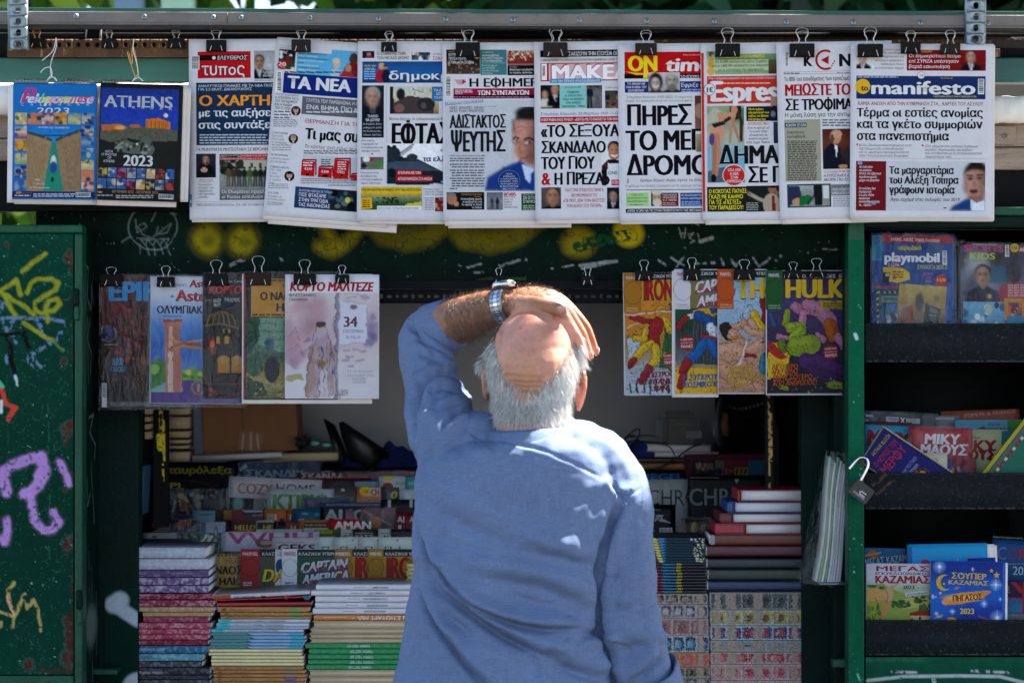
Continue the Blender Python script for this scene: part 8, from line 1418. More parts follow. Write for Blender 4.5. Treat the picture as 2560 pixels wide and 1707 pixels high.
def remesh(parts,voxel,smooth,name):
    V=[];Q=[];T=[];n=0
    for p in parts:
        v,f=p[0],p[1];V.append(v);Q.append(f+n)
        if len(p)>2 and p[2] is not None: T.append(p[2]+n)
        n+=len(v)
    me=mesh_np(name,np.concatenate(V),[np.concatenate(Q)]+([np.concatenate(T)] if T else []),M['news'])
    o=bpy.data.objects.new(name,me);COL.objects.link(o)
    r=o.modifiers.new('r','REMESH');r.mode = 'VOXEL';r.voxel_size=voxel;r.adaptivity=0
    sm=o.modifiers.new('s','SMOOTH');sm.iterations=smooth;sm.factor=.5
    bpy.context.view_layer.update();e=o.evaluated_get(bpy.context.evaluated_depsgraph_get());m=e.to_mesh()
    co=np.zeros(len(m.vertices)*3,np.float32);m.vertices.foreach_get('co',co);co=co.reshape(-1,3).astype(float)
    no=np.zeros(len(m.vertices)*3,np.float32);m.vertices.foreach_get('normal',no);no=no.reshape(-1,3).astype(float)
    f=np.zeros(len(m.loops),np.int32);m.loops.foreach_get('vertex_index',f);f=f.reshape(-1,4)
    e.to_mesh_clear();bpy.data.objects.remove(o);bpy.data.meshes.remove(me);return co,no,f
def topx(co):
    s=K*(co[:,1]+D)/D;return co[:,0]/s+1280,853.5-(co[:,2]-ZC)/s
def normals(co,f):
    n=np.cross(co[f[:,2]]-co[f[:,0]],co[f[:,3]]-co[f[:,1]]);out=np.zeros_like(co)
    for k in range(4): np.add.at(out,f[:,k],n)
    return out/(np.linalg.norm(out,axis=1,keepdims=True)+1e-12)
def pdist(px,py,pts):
    d=np.full(px.shape,1e9);side=np.zeros(px.shape)
    for (x1,y1),(x2,y2) in zip(pts[:-1],pts[1:]):
        dx,dy=x2-x1,y2-y1;q=dx*dx+dy*dy+1e-9;t=np.clip(((px-x1)*dx+(py-y1)*dy)/q,0,1)
        ex,ey=px-x1-t*dx,py-y1-t*dy;e=np.hypot(ex,ey);k=e<d;d=np.where(k,e,d);side=np.where(k,np.sign(dx*ey-dy*ex),side)
    L=sum(math.hypot(b[0]-a[0],b[1]-a[1]) for a,b in zip(pts[:-1],pts[1:]))
    return d,side

# ---- skin: head, neck, arms, hands, torso and legs in one surface
H=[]
H.append(ell(PM(1337,882,.02),(.0705,.092,.077)));H.append(ell(PM(1332,925,-.018),(.069,.062,.072)))
H.append(ell(PM(1331,900,.03),(.0735,.075,.07)));H.append(ell(PM(1330,945,.075),(.058,.055,.080),.35))
H.append(ell(PM(1330,1000,.085),(.040,.045,.032)));H.append(ell(PM(1330,905,.135),(.011,.018,.026),-.4));H.append(ell(PM(1330,912,.150),(.015,.010,.010)))
H.append(ell(PM(1330,872,.112),(.045,.016,.012)));H.append(ell(PM(1330,942,.128),(.022,.012,.006)));H.append(ell(PM(1330,950,.125),(.020,.012,.006)))
for q in (-1,1): H.append(ell(PM(1330+q*42,888,.108),(.013,.012,.010)))
H+=limb([(PM(1329,985,-.005),.060),(PM(1326,1050,-.022),.058),(PM(1318,1130,-.03),.058)])
# ears
def ear(px,py,q,tip):
    c=PM(px,py,.028);out=[]
    ring=[(0,-.030),(.011,-.022),(.017,-.004),(.017,.014),(.010,.028),(-.002,.031),(-.008,.024)]
    pts=[(Vector((c.x+q*(.006+.3*abs(a)+tip*(b+.03)*.25),c.y+.004-a*.9,c.z+b)),.0048) for a,b in ring]
    out+=limb(pts,3);out.append(ell((c.x+q*.004,c.y,c.z),(.006,.013,.024)));out.append(ell((c.x+q*.007,c.y+.004,c.z-.028),(.005,.007,.008)));return out
H+=ear(1437,975,1,.45);H+=ear(1227,950,-1,.0)
# raised arm and hand
W_=PM(1262,762,.050)
H+=limb([(PM(1110,1130,.0),.045),(PM(1075,960,.10),.040),(PM(1056,842,.165),.040),(PM(1120,812,.135),.041),(PM(1190,782,.09),.034),(PM(1240,765,.06),.0275),(PM(1262,762,.05),.026)])
for kn,mid,tip,rr in (((1390,770,-.004),(1434,828,-.012),(1461,891,-.006),.0080),((1396,758,.018),(1446,820,.014),(1475,892,.016),.0082),((1395,750,.042),(1457,808,.040),(1490,881,.042),.0078),((1384,748,.064),(1447,798,.064),(1482,858,.066),.0070)):
    H+=limb([(W_,.020),(PM((1262+kn[0])/2,(754+kn[1])/2-10,(.05+kn[2])/2),.0175),(PM(*kn),.0125),(PM(*mid),rr+.0012),(PM((mid[0]+tip[0])/2+2,(mid[1]+tip[1])/2-2,(mid[2]+tip[2])/2),rr),(PM(*tip),rr*.82)],4)
    H.append(ell(PM(tip[0]-1,tip[1]-2,tip[2]-.002),(rr*.8,rr*.8,rr)))
H+=limb([(PM(1268,762,.045),.019),(PM(1305,762,.012),.0175),(PM(1352,764,-.014),.0125),(PM(1385,770,-.026),.0115),(PM(1404,777,-.030),.0098)],4)
# torso, hanging arm and hand, legs
H+=limb([(PM(1318,1120,-.01),.05),(PM(1312,1260,.0),.10),(PM(1300,1400,.01),.12),(PM(1290,1800,.01),.13)])
H+=limb([(PM(1480,1175,-.01),.05),(PM(1560,1400,-.03),.038),(PM(1590,1560,-.03),.036),(PM(1640,1760,.01),.032),(PM(1655,1870,.04),.026)])
wr=(1655,1870)
for i in range(4):
    H+=limb([(PM(1655,1880,.04),.02),(PM(1650+i*3,1960,.02+i*.02),.012),(PM(1645+i*3,2010,.02+i*.02),.009),(PM(1636+i*3,2055-(i==3)*14,.03+i*.018),.0078)],4)
H+=limb([(PM(1652,1890,.05),.016),(PM(1632,1940,.085),.012),(PM(1628,1985,.09),.009)],4)
for q in (-1,1):
    H+=limb([(PM(1285+q*120,1850,.01),.09),(PM(1285+q*130,2400,.02),.06),(PM(1285+q*135,3150,.0),.045)])
co,no,f=remesh(H,.0027,5,'body')
px,py=topx(co);back=no[:,1]<.4
# neck and scalp wrinkles
WR=0
for yy,ww,dp in ((943,46,.0011),(957,40,.0014),(969,34,.0014),(981,26,.0012),(1010,60,.0012),(1030,60,.0012)):
    pts=[(1312-ww,yy-5),(1312,yy),(1312+ww,yy-1)];d,s_=pdist(px,py,pts);w=np.exp(-(d/4.6)**2)*back*(py<1060)*(px>1220);WR=WR+w;co-=no*(w*dp*1.8)[:,None]
co+=no*((np.sin(px*.13)*np.sin(py*.11+1))*.00018*(py<1060))[:,None]
# colour: pink crown, tanned forearm, red ear
C=np.tile(lin('b07a5e'),(len(co),1))
def blend(mask,c,a=1.):
    global C
    m_=np.clip(mask,0,1)[:,None]*a;C=C*(1-m_)+lin(c)*m_
head=(px>1190) & (px<1470) & (py>765) & (py<1080)
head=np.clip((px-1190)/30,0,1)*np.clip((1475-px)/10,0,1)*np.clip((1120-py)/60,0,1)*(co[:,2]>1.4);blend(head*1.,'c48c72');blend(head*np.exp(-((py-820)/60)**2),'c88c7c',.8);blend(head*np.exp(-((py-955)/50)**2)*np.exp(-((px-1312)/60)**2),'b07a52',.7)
def near(path,r):
    d=np.full(len(co),9.)
    for a,b in zip(path[:-1],path[1:]):
        a=np.array(a);b=np.array(b);ab=b-a;q=np.clip(((co-a) @ ab)/(ab @ ab),0,1);d=np.minimum(d,np.linalg.norm(co-a-q[:,None]*ab,axis=1))
    return np.clip((r-d)/.008+.5,0,1)
arm=near([PM(1056,842,.165),PM(1120,812,.135),PM(1190,782,.09),PM(1262,762,.05)],.042);blend(arm,'8a5c42');blend(arm*np.clip((py-800)/60,0,1),'a06848',.6)
hand=np.maximum(near([PM(1262,762,.05),PM(1340,748,.035),PM(1396,752,.04),PM(1450,808,.035),PM(1484,882,.036)],.034)*(py>0),near([PM(1262,762,.045),PM(1352,764,-.014),PM(1404,777,-.03)],.017));hand*=np.clip((np.hypot((px-1337)/110,(py-882)/118)-.93)/.06,0,1);hand=np.maximum(hand,near([PM(1300,762,.015),PM(1352,764,-.014),PM(1404,777,-.03)],.0155))
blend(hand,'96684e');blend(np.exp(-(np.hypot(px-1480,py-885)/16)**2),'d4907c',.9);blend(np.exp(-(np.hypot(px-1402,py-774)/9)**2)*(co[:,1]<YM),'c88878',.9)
ear_m=((px>1432) & (py>925) & (py<1030) & (co[:,1]<YM+.08))*1.;blend(ear_m,'d0785a',.8)
RN=np.random.default_rng(3);blend(WR*.7,'8c5a40',.5)  # crease shade put into the skin colour along the wrinkles
blend(head*(np.sin(px*.06+1)*np.sin(py*.07)>.35),'a86c5c',.25)
for _ in range(46):
    x,y=RN.uniform(1225,1450),RN.uniform(780,960);r=RN.uniform(1.5,6);blend(np.exp(-(np.hypot(px-x,py-y)/r)**2)*head,'8c5844',RN.uniform(.2,.55))
C*=(1+(RN.random(len(co))-.5)*.08)[:,None]
def skin_mat():
    m=bpy.data.materials.new('skin');m.use_nodes=True;n=m.node_tree;b=n.nodes['Principled BSDF']
    a=n.nodes.new('ShaderNodeVertexColor');a.layer_name = 'Col';tc=n.nodes.new('ShaderNodeTexCoord')
    t=n.nodes.new('ShaderNodeTexNoise');t.inputs['Scale'].default_value=55;t.inputs['Detail'].default_value=6;n.links.new(tc.outputs['Object'],t.inputs['Vector'])
    r=n.nodes.new('ShaderNodeMapRange');r.inputs[1].default_value=.3;r.inputs[2].default_value=.7;r.inputs[3].default_value=.86;r.inputs[4].default_value=1.12;n.links.new(t.outputs[0],r.inputs[0])
    x=n.nodes.new('ShaderNodeVectorMath');x.operation = 'SCALE';n.links.new(a.outputs[0],x.inputs[0]);n.links.new(r.outputs[0],x.inputs['Scale']);n.links.new(x.outputs[0],b.inputs['Base Color'])
    b.inputs['Roughness'].default_value=.46;b.inputs['Specular IOR Level'].default_value=.4
    b.inputs['Subsurface Weight'].default_value=.25;b.inputs['Subsurface Radius'].default_value=(1,.3,.15);b.inputs['Subsurface Scale'].default_value=.006
    v=n.nodes.new('ShaderNodeTexVoronoi');v.inputs['Scale'].default_value=700;n.links.new(tc.outputs['Object'],v.inputs['Vector'])
    bp=n.nodes.new('ShaderNodeBump');bp.inputs['Strength'].default_value=.22;bp.inputs['Distance'].default_value=.002;n.links.new(v.outputs[0],bp.inputs['Height']);n.links.new(bp.outputs[0],b.inputs['Normal'])
    return m
M['skin']=skin_mat()
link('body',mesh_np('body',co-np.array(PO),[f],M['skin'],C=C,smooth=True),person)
body_co,body_no,bpx,bpy_=co,normals(co,f),px,py
# thumb nail
V,F=ell(PM(1403,770,-.0385),(.0062,.0018,.0048),.5);link('thumb_nail',mesh_np('thumb_nail',V-np.array(PO),[F],mat('nail','c8968a',rough=.3),smooth=True),person)
for tx,ty,dy in ((1466,884,-.010),(1481,886,.010),(1496,876,.036)):
    V,F=ell(PM(tx,ty,dy),(.002,.005,.0055));link('finger_nail',mesh_np('finger_nail',V-np.array(PO),[F],bpy.data.materials['nail'],smooth=True),person)
for q in (-1,1):
    V,F=ell(PM(1330+q*42,888,.1165),(.0095,.006,.006));link('eye',mesh_np('eye',V-np.array(PO),[F],mat('eye','d8d4d0',rough=.2),smooth=True),person)

# ---- hair: fine tapering ribbons rooted on the scalp
def strands(name,roots,nrm,dirs,length,width,cols,seg=5,sag=.5,lift=.25,curl=.004,seed=1):
    r=np.random.default_rng(seed);n=len(roots);P_=roots.copy();d=dirs+nrm*lift+r.normal(0,.12,(n,3));d /= np.linalg.norm(d,axis=1,keepdims=True)
    side=np.cross(d,np.array([0,-1.,0])[None]+r.normal(0,.3,(n,3)));side /= np.linalg.norm(side,axis=1,keepdims=True)+1e-9
    L=length*r.uniform(.6,1.25,n);rows=[]
    for i in range(seg+1):
        t=i/seg;w=width*(1-t*.85);rows.append(np.stack([P_-side*w/2,P_+side*w/2],1))
        d=d+np.array([0,0,-sag/seg])-nrm*(lift*.9/seg)+r.normal(0,curl*10,(n,3));d /= np.linalg.norm(d,axis=1,keepdims=True);P_=P_+d*(L/seg)[:,None]
    V=np.stack(rows,1).reshape(n,-1,3);base=(np.arange(n)*2*(seg+1))[:,None]
    F=np.concatenate([base+np.array([[2*i,2*i+1,2*i+3,2*i+2]]) for i in range(seg)],0)
    CC=np.repeat(cols,2*(seg+1),0);return V.reshape(-1,3),F,CC
def bald(x): return np.interp(x,[1180,1225,1238,1245,1265,1290,1317,1345,1380,1415,1440,1452,1480],[858,852,860,915,960,992,1002,992,960,905,872,860,858])
pool=np.where((bpy_>bald(bpx)+RN.normal(0,9,len(bpx))+5*np.sin(bpx*.21)) & (bpy_<1050) & ~((bpx<1226) & (bpy_>915)) & (bpx>1190) & (bpx<1470) & (body_co[:,1]<YM+.05) & (np.abs(body_co[:,0]-PM(1330,0).x)<.084) & ~((bpy_>960) & (body_co[:,1]>YM+.02)))[0]
pool=pool[(ear_m[pool]<.5)]
n=15000;idx=RN.choice(pool,n);rt=body_co[idx]+RN.normal(0,.0012,(n,3));nr=body_no[idx]
cx=PM(1325,0).x;dr=np.stack([(rt[:,0]-cx)*7.0,np.full(n,-.15),np.full(n,-1.)],1);low=np.clip((bpy_[idx]-930)/90,0,1);dr[:,0]*=(1-low*.75);dr[:,0]+=RN.normal(0,.30,n)
dr-=nr*np.sum(dr*nr,1,keepdims=True);dr /= np.linalg.norm(dr,axis=1,keepdims=True)
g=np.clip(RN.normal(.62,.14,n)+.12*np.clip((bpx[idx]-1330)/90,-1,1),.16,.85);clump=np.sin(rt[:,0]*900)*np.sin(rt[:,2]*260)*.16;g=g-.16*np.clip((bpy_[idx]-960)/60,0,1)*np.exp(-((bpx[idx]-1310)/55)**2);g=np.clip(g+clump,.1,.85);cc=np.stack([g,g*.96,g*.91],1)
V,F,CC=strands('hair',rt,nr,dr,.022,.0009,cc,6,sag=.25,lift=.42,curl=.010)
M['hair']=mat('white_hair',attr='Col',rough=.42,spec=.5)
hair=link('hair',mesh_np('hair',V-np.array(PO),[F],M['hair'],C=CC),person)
thin=np.where((np.abs(bpy_-bald(bpx))<26) & (bpx>1236) & (bpx<1442) & (body_co[:,1]<YM) & (bpy_<1000))[0];idx=RN.choice(thin,1500);g=RN.uniform(.1,.6,1500)
d3=np.stack([(body_co[idx,0]-cx)*7,np.zeros(1500),-np.ones(1500)],1)+RN.normal(0,.3,(1500,3));V,F,CC=strands('t',body_co[idx],body_no[idx],d3,.014,.0005,np.stack([g,g*.94,g*.88],1),4,sag=.2,lift=.2,curl=.01,seed=4)
link('thin_hair',mesh_np('thin_hair',V-np.array(PO),[F],M['hair'],C=CC),person)
# stray wisps
idx=RN.choice(pool,260);V,F,CC=strands('w',body_co[idx],body_no[idx],RN.normal(0,.4,(260,3))+np.array([0,0,-.6]),.034,.0004,np.full((260,3),.8),6,sag=.5,lift=1.3,curl=.03,seed=5)
link('hair_wisps',mesh_np('hair_wisps',V-np.array(PO),[F],M['hair'],C=CC),person)
pool=np.where((bpx>1112) & (bpx<1400) & (bpy_<862) & (body_co[:,2]>ZC+.0) & ((bpx<1250) | (bpy_<768)) & (body_co[:,1]>YM+.0))[0]
n=5200;idx=RN.choice(pool,n);g=RN.uniform(.02,.14,n);dr=np.stack([np.full(n,.5),np.full(n,-.1),np.full(n,-.7)],1);nr=body_no[idx];dr-=nr*np.sum(dr*nr,1,keepdims=True)
V,F,CC=strands('a',body_co[idx],nr,dr,.014,.00042,np.stack([g,g*.72,g*.5],1),4,sag=.3,lift=.35,curl=.02,seed=9)
link('arm_hair',mesh_np('arm_hair',V-np.array(PO),[F],M['hair'],C=CC),person)

# ---- shirt
S=[]
rings=[(1082,1238,1424,.060,-.022),(1092,1200,1446,.076,-.022),(1104,1140,1476,.092,-.02),(1124,1090,1512,.105,-.015),(1150,1052,1540,.114,-.012),(1200,1032,1560,.124,-.008),(1280,1030,1560,.132,-.002),(1380,1030,1545,.138,.0),(1460,1028,1530,.140,.005),(1540,1018,1526,.142,.01),(1620,1004,1534,.144,.01),(1707,982,1545,.148,.01),(1800,975,1550,.150,.01),(1900,972,1550,.150,.01),(1960,980,1545,.148,.01)]
V=[];nn=40
for (yy,xl,xr,ry,dy) in rings:
    a=PM(xl,yy,dy);b=PM(xr,yy,dy);cx_,rx_=(a.x+b.x)/2,(b.x-a.x)/2
    for i in range(nn):
        t=2*math.pi*i/nn;c,s_=math.cos(t),math.sin(t);e=.78 if yy>1110 else .95
        V.append((cx_+rx_*math.copysign(abs(c)**e,c),YM+dy+ry*math.copysign(abs(s_)**e,s_),a.z))
V=np.array(V);m_=len(rings);F=np.array([(j*nn+i,(j+1)*nn+i,(j+1)*nn+(i+1) % nn,j*nn+(i+1) % nn) for j in range(m_-1) for i in range(nn)])
V=np.concatenate([V,[V[:nn].mean(0)],[V[-nn:].mean(0)]]);k=m_*nn
T=np.array([(k,(i+1) % nn,i) for i in range(nn)]+[(k+1,(m_-1)*nn+i,(m_-1)*nn+(i+1) % nn) for i in range(nn)])[:,::1]
S.append((V,F[:,::-1],T[:,::-1]))
S+=limb([(PM(1190,1135,-.01),.070),(PM(1130,1120,.0),.070),(PM(1104,1060,.035),.058),(PM(1088,990,.085),.050),(PM(1070,920,.125),.0475),(PM(1060,862,.155),.046),(PM(1064,836,.160),.044),(PM(1096,822,.148),.043)])
S+=limb([(PM(1440,1150,-.015),.068),(PM(1500,1172,-.018),.062),(PM(1538,1235,-.03),.054),(PM(1556,1330,-.045),.050),(PM(1563,1430,-.048),.0485),(PM(1570,1520,-.045),.050),(PM(1588,1620,-.035),.0485),(PM(1610,1700,-.02),.050),(PM(1628,1750,-.01),.052)])
co,no,f=remesh(S,.0030,14,'shirt')
px,py=topx(co);bk=np.clip(.5-no[:,1]*1.5,0,1);disp=np.zeros(len(co));a3=lambda p: VW(Z_D3,p);a4=lambda p: VW(Z_D4,p)
def crease(pts,w,dep,ridge=.7,side=1,fade=.25):
    global disp
    dep=dep if w>2.5 else dep*.5;w=w*1.7 if w>2.5 else 3
    d,sd=pdist(px,py,pts);L=np.array([0]+list(np.cumsum([math.hypot(b[0]-a[0],b[1]-a[1]) for a,b in zip(pts[:-1],pts[1:])])));tot=L[-1]
    e0=np.hypot(px-pts[0][0],py-pts[0][1]);e1=np.hypot(px-pts[-1][0],py-pts[-1][1]);fd=np.clip(np.minimum(e0,e1)/(tot*fade+1),.12,1)
    v=-np.exp(-(d/w)**2)+ridge*np.exp(-((d-2.6*w)/(1.9*w))**2)*(sd*side>0);disp+=v*dep*3.1*fd*bk
for pts,w,dep,rg,sd in (
    ([(170,-60),(180,200),(190,450),(225,650),(290,790),(400,940),(540,1080),(700,1160),(850,1212),(1000,1238),(1200,1232),(1345,1240)],5,.0062,.9,-1),
    ([(280,870),(330,970),(480,1100),(620,1200),(760,1290),(900,1360),(1080,1425)],6,.0062,.9,-1),
    ([(175,850),(215,980),(270,1120),(340,1240),(450,1380),(620,1580),(700,1700)],5,.0055,.8,-1),
    ([(250,460),(380,520),(560,620),(760,700),(1000,790),(1300,860)],11,.0024,.8,-1),
    ([(300,640),(600,740),(900,800),(1150,850),(1320,900)],9,.0020,.8,1),
    ([(500,860),(750,930),(1000,980),(1180,1060),(1340,1190)],11,.0030,.8,-1),
    ([(700,980),(900,1060),(1100,1100),(1340,1210)],8,.0028,.8,1),([(1040,1440),(1200,1500),(1420,1560)],8,.0035,.8,-1),([(1200,1280),(1300,1260),(1380,1250)],5,.003,.6,1),
    ([(900,740),(1100,780),(1300,850)],6,.0018,.7,-1),([(560,1260),(760,1340),(950,1480),(1100,1560)],12,.002,.8,1),([(330,1060),(420,1180),(560,1280)],5,.002,.5,1),
    ([(1490,420),(1430,500),(1400,620),(1360,760),(1345,880),(1335,1050),(1345,1180),(1375,1300),(1400,1420),(1435,1580)],5,.006,.5,-1),
    ([(1430,320),(1450,370),(1490,418)],3,.003,.4,1),([(1495,412),(1550,385),(1600,350)],2.4,.0016,.4,1),([(1500,430),(1450,520),(1420,600)],6,.003,.6,1),
    ([(1700,640),(1640,760),(1560,800)],9,.0015,.6,1),([(1580,560),(1560,700),(1500,820)],10,.0015,.6,-1),([(1400,1080),(1500,1120),(1600,1100)],9,.0016,.6,1),([(1480,1400),(1560,1340),(1680,1330)],8,.002,.6,-1),([(1560,1560),(1640,1500),(1720,1420),(1740,1340)],5,.003,.7,-1),
    ([(480,-40),(560,20),(620,45),(680,25),(760,45),(850,78),(1000,125),(1180,195),(1300,250),(1380,290),(1430,290)],1.9,.0016,.5,1)):
    crease(a4(pts),w,dep,rg,sd)
AS=.55
for pts,w,dep,rg,sd in (
    ([(625,1050),(600,990),(540,935),(460,908),(370,935),(280,1000),(225,1110),(195,1250),(182,1420),(170,1600)],4.5,.0055,.9,1),
    ([(600,1070),(520,1050),(440,1040),(380,1080)],4,.0035,.9,1),([(625,1085),(540,1090),(430,1130),(360,1200)],5,.003,.8,-1),
    ([(790,1250),(720,1245),(660,1235),(560,1280),(470,1370),(420,1470)],5,.0045,.9,-1),([(740,1180),(640,1170),(540,1190),(420,1240)],5,.003,.8,1),([(700,1240),(690,1320),(640,1400),(560,1480)],5,.003,.7,1),([(850,1330),(780,1380),(740,1440),(800,1500)],6,.0028,.6,1),
    ([(165,450),(200,520),(260,590),(350,660),(440,720),(515,785)],3.2,.0030,.8,1),([(130,600),(230,610),(330,680),(420,800)],4,.0028,.7,-1),([(150,740),(240,720),(380,780),(520,900)],6,.0020,.7,1),([(300,650),(240,560),(190,500)],3,.002,.6,1),([(140,900),(220,860),(330,860)],7,.0018,.7,1)):
    crease(a3(pts),w,dep*AS,rg,sd)
crease(a4([(480,-52),(560,8),(620,33),(680,13),(760,33),(850,66),(1000,113),(1180,183),(1300,238),(1380,278),(1432,278)]),2.4,.0010,.0,1)
crease([(1236,1076),(1280,1092),(1335,1098),(1390,1092),(1428,1070)],2.4,.004,.3,1)
low=(np.sin(px*.021+py*.012)*np.sin(py*.017-px*.006)*.0022+np.sin(px*.05-py*.031+1.3)*np.sin(py*.043+px*.02)*.0009+np.sin(px*.11+py*.07)*np.sin(py*.09-px*.05+2)*.0004)
disp+=low*1.7
co=co+no*disp[:,None]
def shirt_mat():
    m=bpy.data.materials.new('chambray');m.use_nodes=True;n=m.node_tree;b=n.nodes['Principled BSDF'];tc=n.nodes.new('ShaderNodeTexCoord')
    def ns(sc,dt,det=3):
        mp=n.nodes.new('ShaderNodeMapping');mp.inputs['Scale'].default_value=sc;n.links.new(tc.outputs['Object'],mp.inputs[0]);t=n.nodes.new('ShaderNodeTexNoise');t.inputs['Scale'].default_value=1;t.inputs['Detail'].default_value=det;n.links.new(mp.outputs[0],t.inputs['Vector']);return t.outputs[0]
    a=ns((900,900,22),1);c=ns((60,60,1400),0);e=ns((9,9,7),1,4)
    ad=n.nodes.new('ShaderNodeMath');ad.operation = 'ADD';n.links.new(a,ad.inputs[0]);n.links.new(c,ad.inputs[1])
    r=n.nodes.new('ShaderNodeMapRange');r.inputs[1].default_value=.45;r.inputs[2].default_value=1.55;n.links.new(ad.outputs[0],r.inputs[0])
    mx=n.nodes.new('ShaderNodeMix');mx.data_type = 'RGBA';mx.inputs[6].default_value=(*lin('445476'),1);mx.inputs[7].default_value=(*lin('7484a2'),1);n.links.new(r.outputs[0],mx.inputs[0])
    r2=n.nodes.new('ShaderNodeMapRange');r2.inputs[1].default_value=.3;r2.inputs[2].default_value=.7;r2.inputs[3].default_value=.93;r2.inputs[4].default_value=1.07;n.links.new(e,r2.inputs[0])
    x=n.nodes.new('ShaderNodeVectorMath');x.operation = 'SCALE';n.links.new(mx.outputs[2],x.inputs[0]);n.links.new(r2.outputs[0],x.inputs['Scale']);n.links.new(x.outputs[0],b.inputs['Base Color'])
    b.inputs['Roughness'].default_value=.85;b.inputs['Specular IOR Level'].default_value=.2;b.inputs['Sheen Weight'].default_value=.0
    bp=n.nodes.new('ShaderNodeBump');bp.inputs['Strength'].default_value=.15;bp.inputs['Distance'].default_value=.0006;n.links.new(ad.outputs[0],bp.inputs['Height']);n.links.new(bp.outputs[0],b.inputs['Normal']);return m
M['shirt']=shirt_mat()
shirt=link('shirt',mesh_np('shirt',co-np.array(PO),[f],M['shirt'],smooth=True),person)
# turned-back cuffs: double-walled open tubes
def cuff(a,b,r0,r1,name='cuff',sq=1.,t=.003,wav=.04):
    a,b=Vector(a),Vector(b);ax=(b-a).normalized();u=ax.orthogonal().normalized();v=ax.cross(u);n=40;V=[]
    prof=[(0,r0-.006),(.0,r0),(.15,r0+.003),(.9,r1),(1.0,r1-.001),(1.03,r1-t),(1.0,r1-2*t),(.2,r0-2*t)]
    for (s_,r) in prof:
        for i in range(n):
            th=2*math.pi*i/n;w=1+wav*math.sin(2*th+1)+wav*.5*math.sin(5*th+s_*3);V.append(tuple(a+(b-a)*s_+(u*math.cos(th)+v*math.sin(th))*r*w))
    F=[(j*n+i,j*n+(i+1) % n,(j+1)*n+(i+1) % n,(j+1)*n+i) for j in range(len(prof)-1) for i in range(n)]
    return link(name,mesh_np(name,np.array(V)-np.array(PO),[np.array(F)],M['shirt'],smooth=True),shirt)
cuff(PM(1080,836,.155),PM(1136,806,.132),.049,.044)
cuff(PM(1628,1755,-.008),PM(1606,1680,-.026),.060,.064,wav=.06)
# collar leaf round the neck
V=[];n=48
for j,(dr_,dz) in enumerate(((-.006,-.030),(-.003,.0),(.002,.006),(.007,.002),(.014,-.010),(.026,-.030),(.023,-.034))):
    for i in range(n):
        t=2*math.pi*i/n;cxx=PM(1326,0,-.025).x;bx=.069+dr_;by=.071+dr_;z=PM(0,1064,-.03).z+.012*math.sin(t)+.004*math.cos(t)+dz+.002*math.sin(3*t)
        V.append((cxx+bx*math.cos(t),YM-.022+by*math.sin(t),z))
F=[(j*n+i,j*n+(i+1) % n,(j+1)*n+(i+1) % n,(j+1)*n+i) for j in range(6) for i in range(n)]
link('collar',mesh_np('collar',np.array(V)-np.array(PO),[np.array(F)[:,::-1]],M['shirt'],smooth=True),shirt)
# trousers and shoes (below the picture)
tr=[]
tr+=limb([(PM(1270,1900,.01),.15),(PM(1270,1990,.01),.155)])
for q in (-1,1): tr+=limb([(PM(1285+q*115,1960,.01),.10),(PM(1285+q*130,2450,.02),.085),(PM(1285+q*135,3180,.0),.075)])
co,no,f=remesh(tr,.012,6,'trousers');co[:,2]=np.maximum(co[:,2],.05)
link('trousers',mesh_np('trousers',co-np.array(PO),[f],mat('dark_trousers','1c2230',rough=.9),smooth=True),person)
for q in (-1,1):
    x=PM(1285+q*135,0).x;V,F=ell((x,YM+.06,.045),(.05,.14,.05));V[:,2]=np.maximum(V[:,2],.004);link('shoe',mesh_np('shoe',V-np.array(PO),[F],mat('brown_leather','2a1a12',rough=.4),smooth=True),person)

# ---- wristwatch: steel links wrapped round the wrist
A=PM(1226,768,.068);B_=PM(1280,756,.042);ax=(B_-A).normalized();ctr=PM(1266,762,.049)
watch=link('wristwatch',None,person,ctr-PO);watch['label'] = 'steel link wristwatch with a blue glint'
u=ax.cross(Vector((0,0,1))).normalized();v=u.cross(ax).normalized()
M['steel']=mat('polished_steel','c8ccd4',rough=.18,metal=1.);M['steel_b']=mat('brushed_steel','9aa0aa',rough=.32,metal=1.)
def blk(w,h,d):
    return box_mesh('link',-w/2,w/2,-h/2,h/2,-d/2,d/2,M['steel'],.0007)
NL=26;R=.0315;lm=[blk(.0062,2*math.pi*R/NL*.88,.0028),blk(.0088,2*math.pi*R/NL*.88,.0030)];lm[0].materials[0]=M['steel_b']
for i in range(NL):
    t=2*math.pi*i/NL;rad=u*math.cos(t)+v*math.sin(t);tan=-u*math.sin(t)+v*math.cos(t)
    Rm=Matrix((ax,tan,rad)).transposed().to_4x4()
    if math.sin(t)>.80: continue
    for kx,mm in ((-.0082,0),(0,1),(.0082,0)):
        o=link('link',lm[mm],watch);o.matrix_local=Matrix.Translation(rad*R+ax*kx) @ Rm
c=v*R;Rm=Matrix((ax,-u,v)).transposed().to_4x4();V=[]
prof=[(.0,-.002),(.019,-.002),(.0205,.002),(.0195,.006),(.017,.008),(0,.008)]
for r_,z_ in prof: V+=[(r_*math.cos(2*math.pi*i/32),r_*math.sin(2*math.pi*i/32),z_) for i in range(32)]
F=[(j*32+i,j*32+(i+1) % 32,(j+1)*32+(i+1) % 32,(j+1)*32+i) for j in range(5) for i in range(32)]
o=link('watch_case',mesh_np('watch_case',V,[np.array(F)],M['steel'],smooth=False),watch);o.matrix_local=Matrix.Translation(c) @ Rm
V,F=tube_arrays([(.020,0,.002),(.024,0,.002)],.003,10);o=link('crown',mesh_np('crown',V,[F],M['steel']),watch);o.matrix_local=Matrix.Translation(c) @ Rm
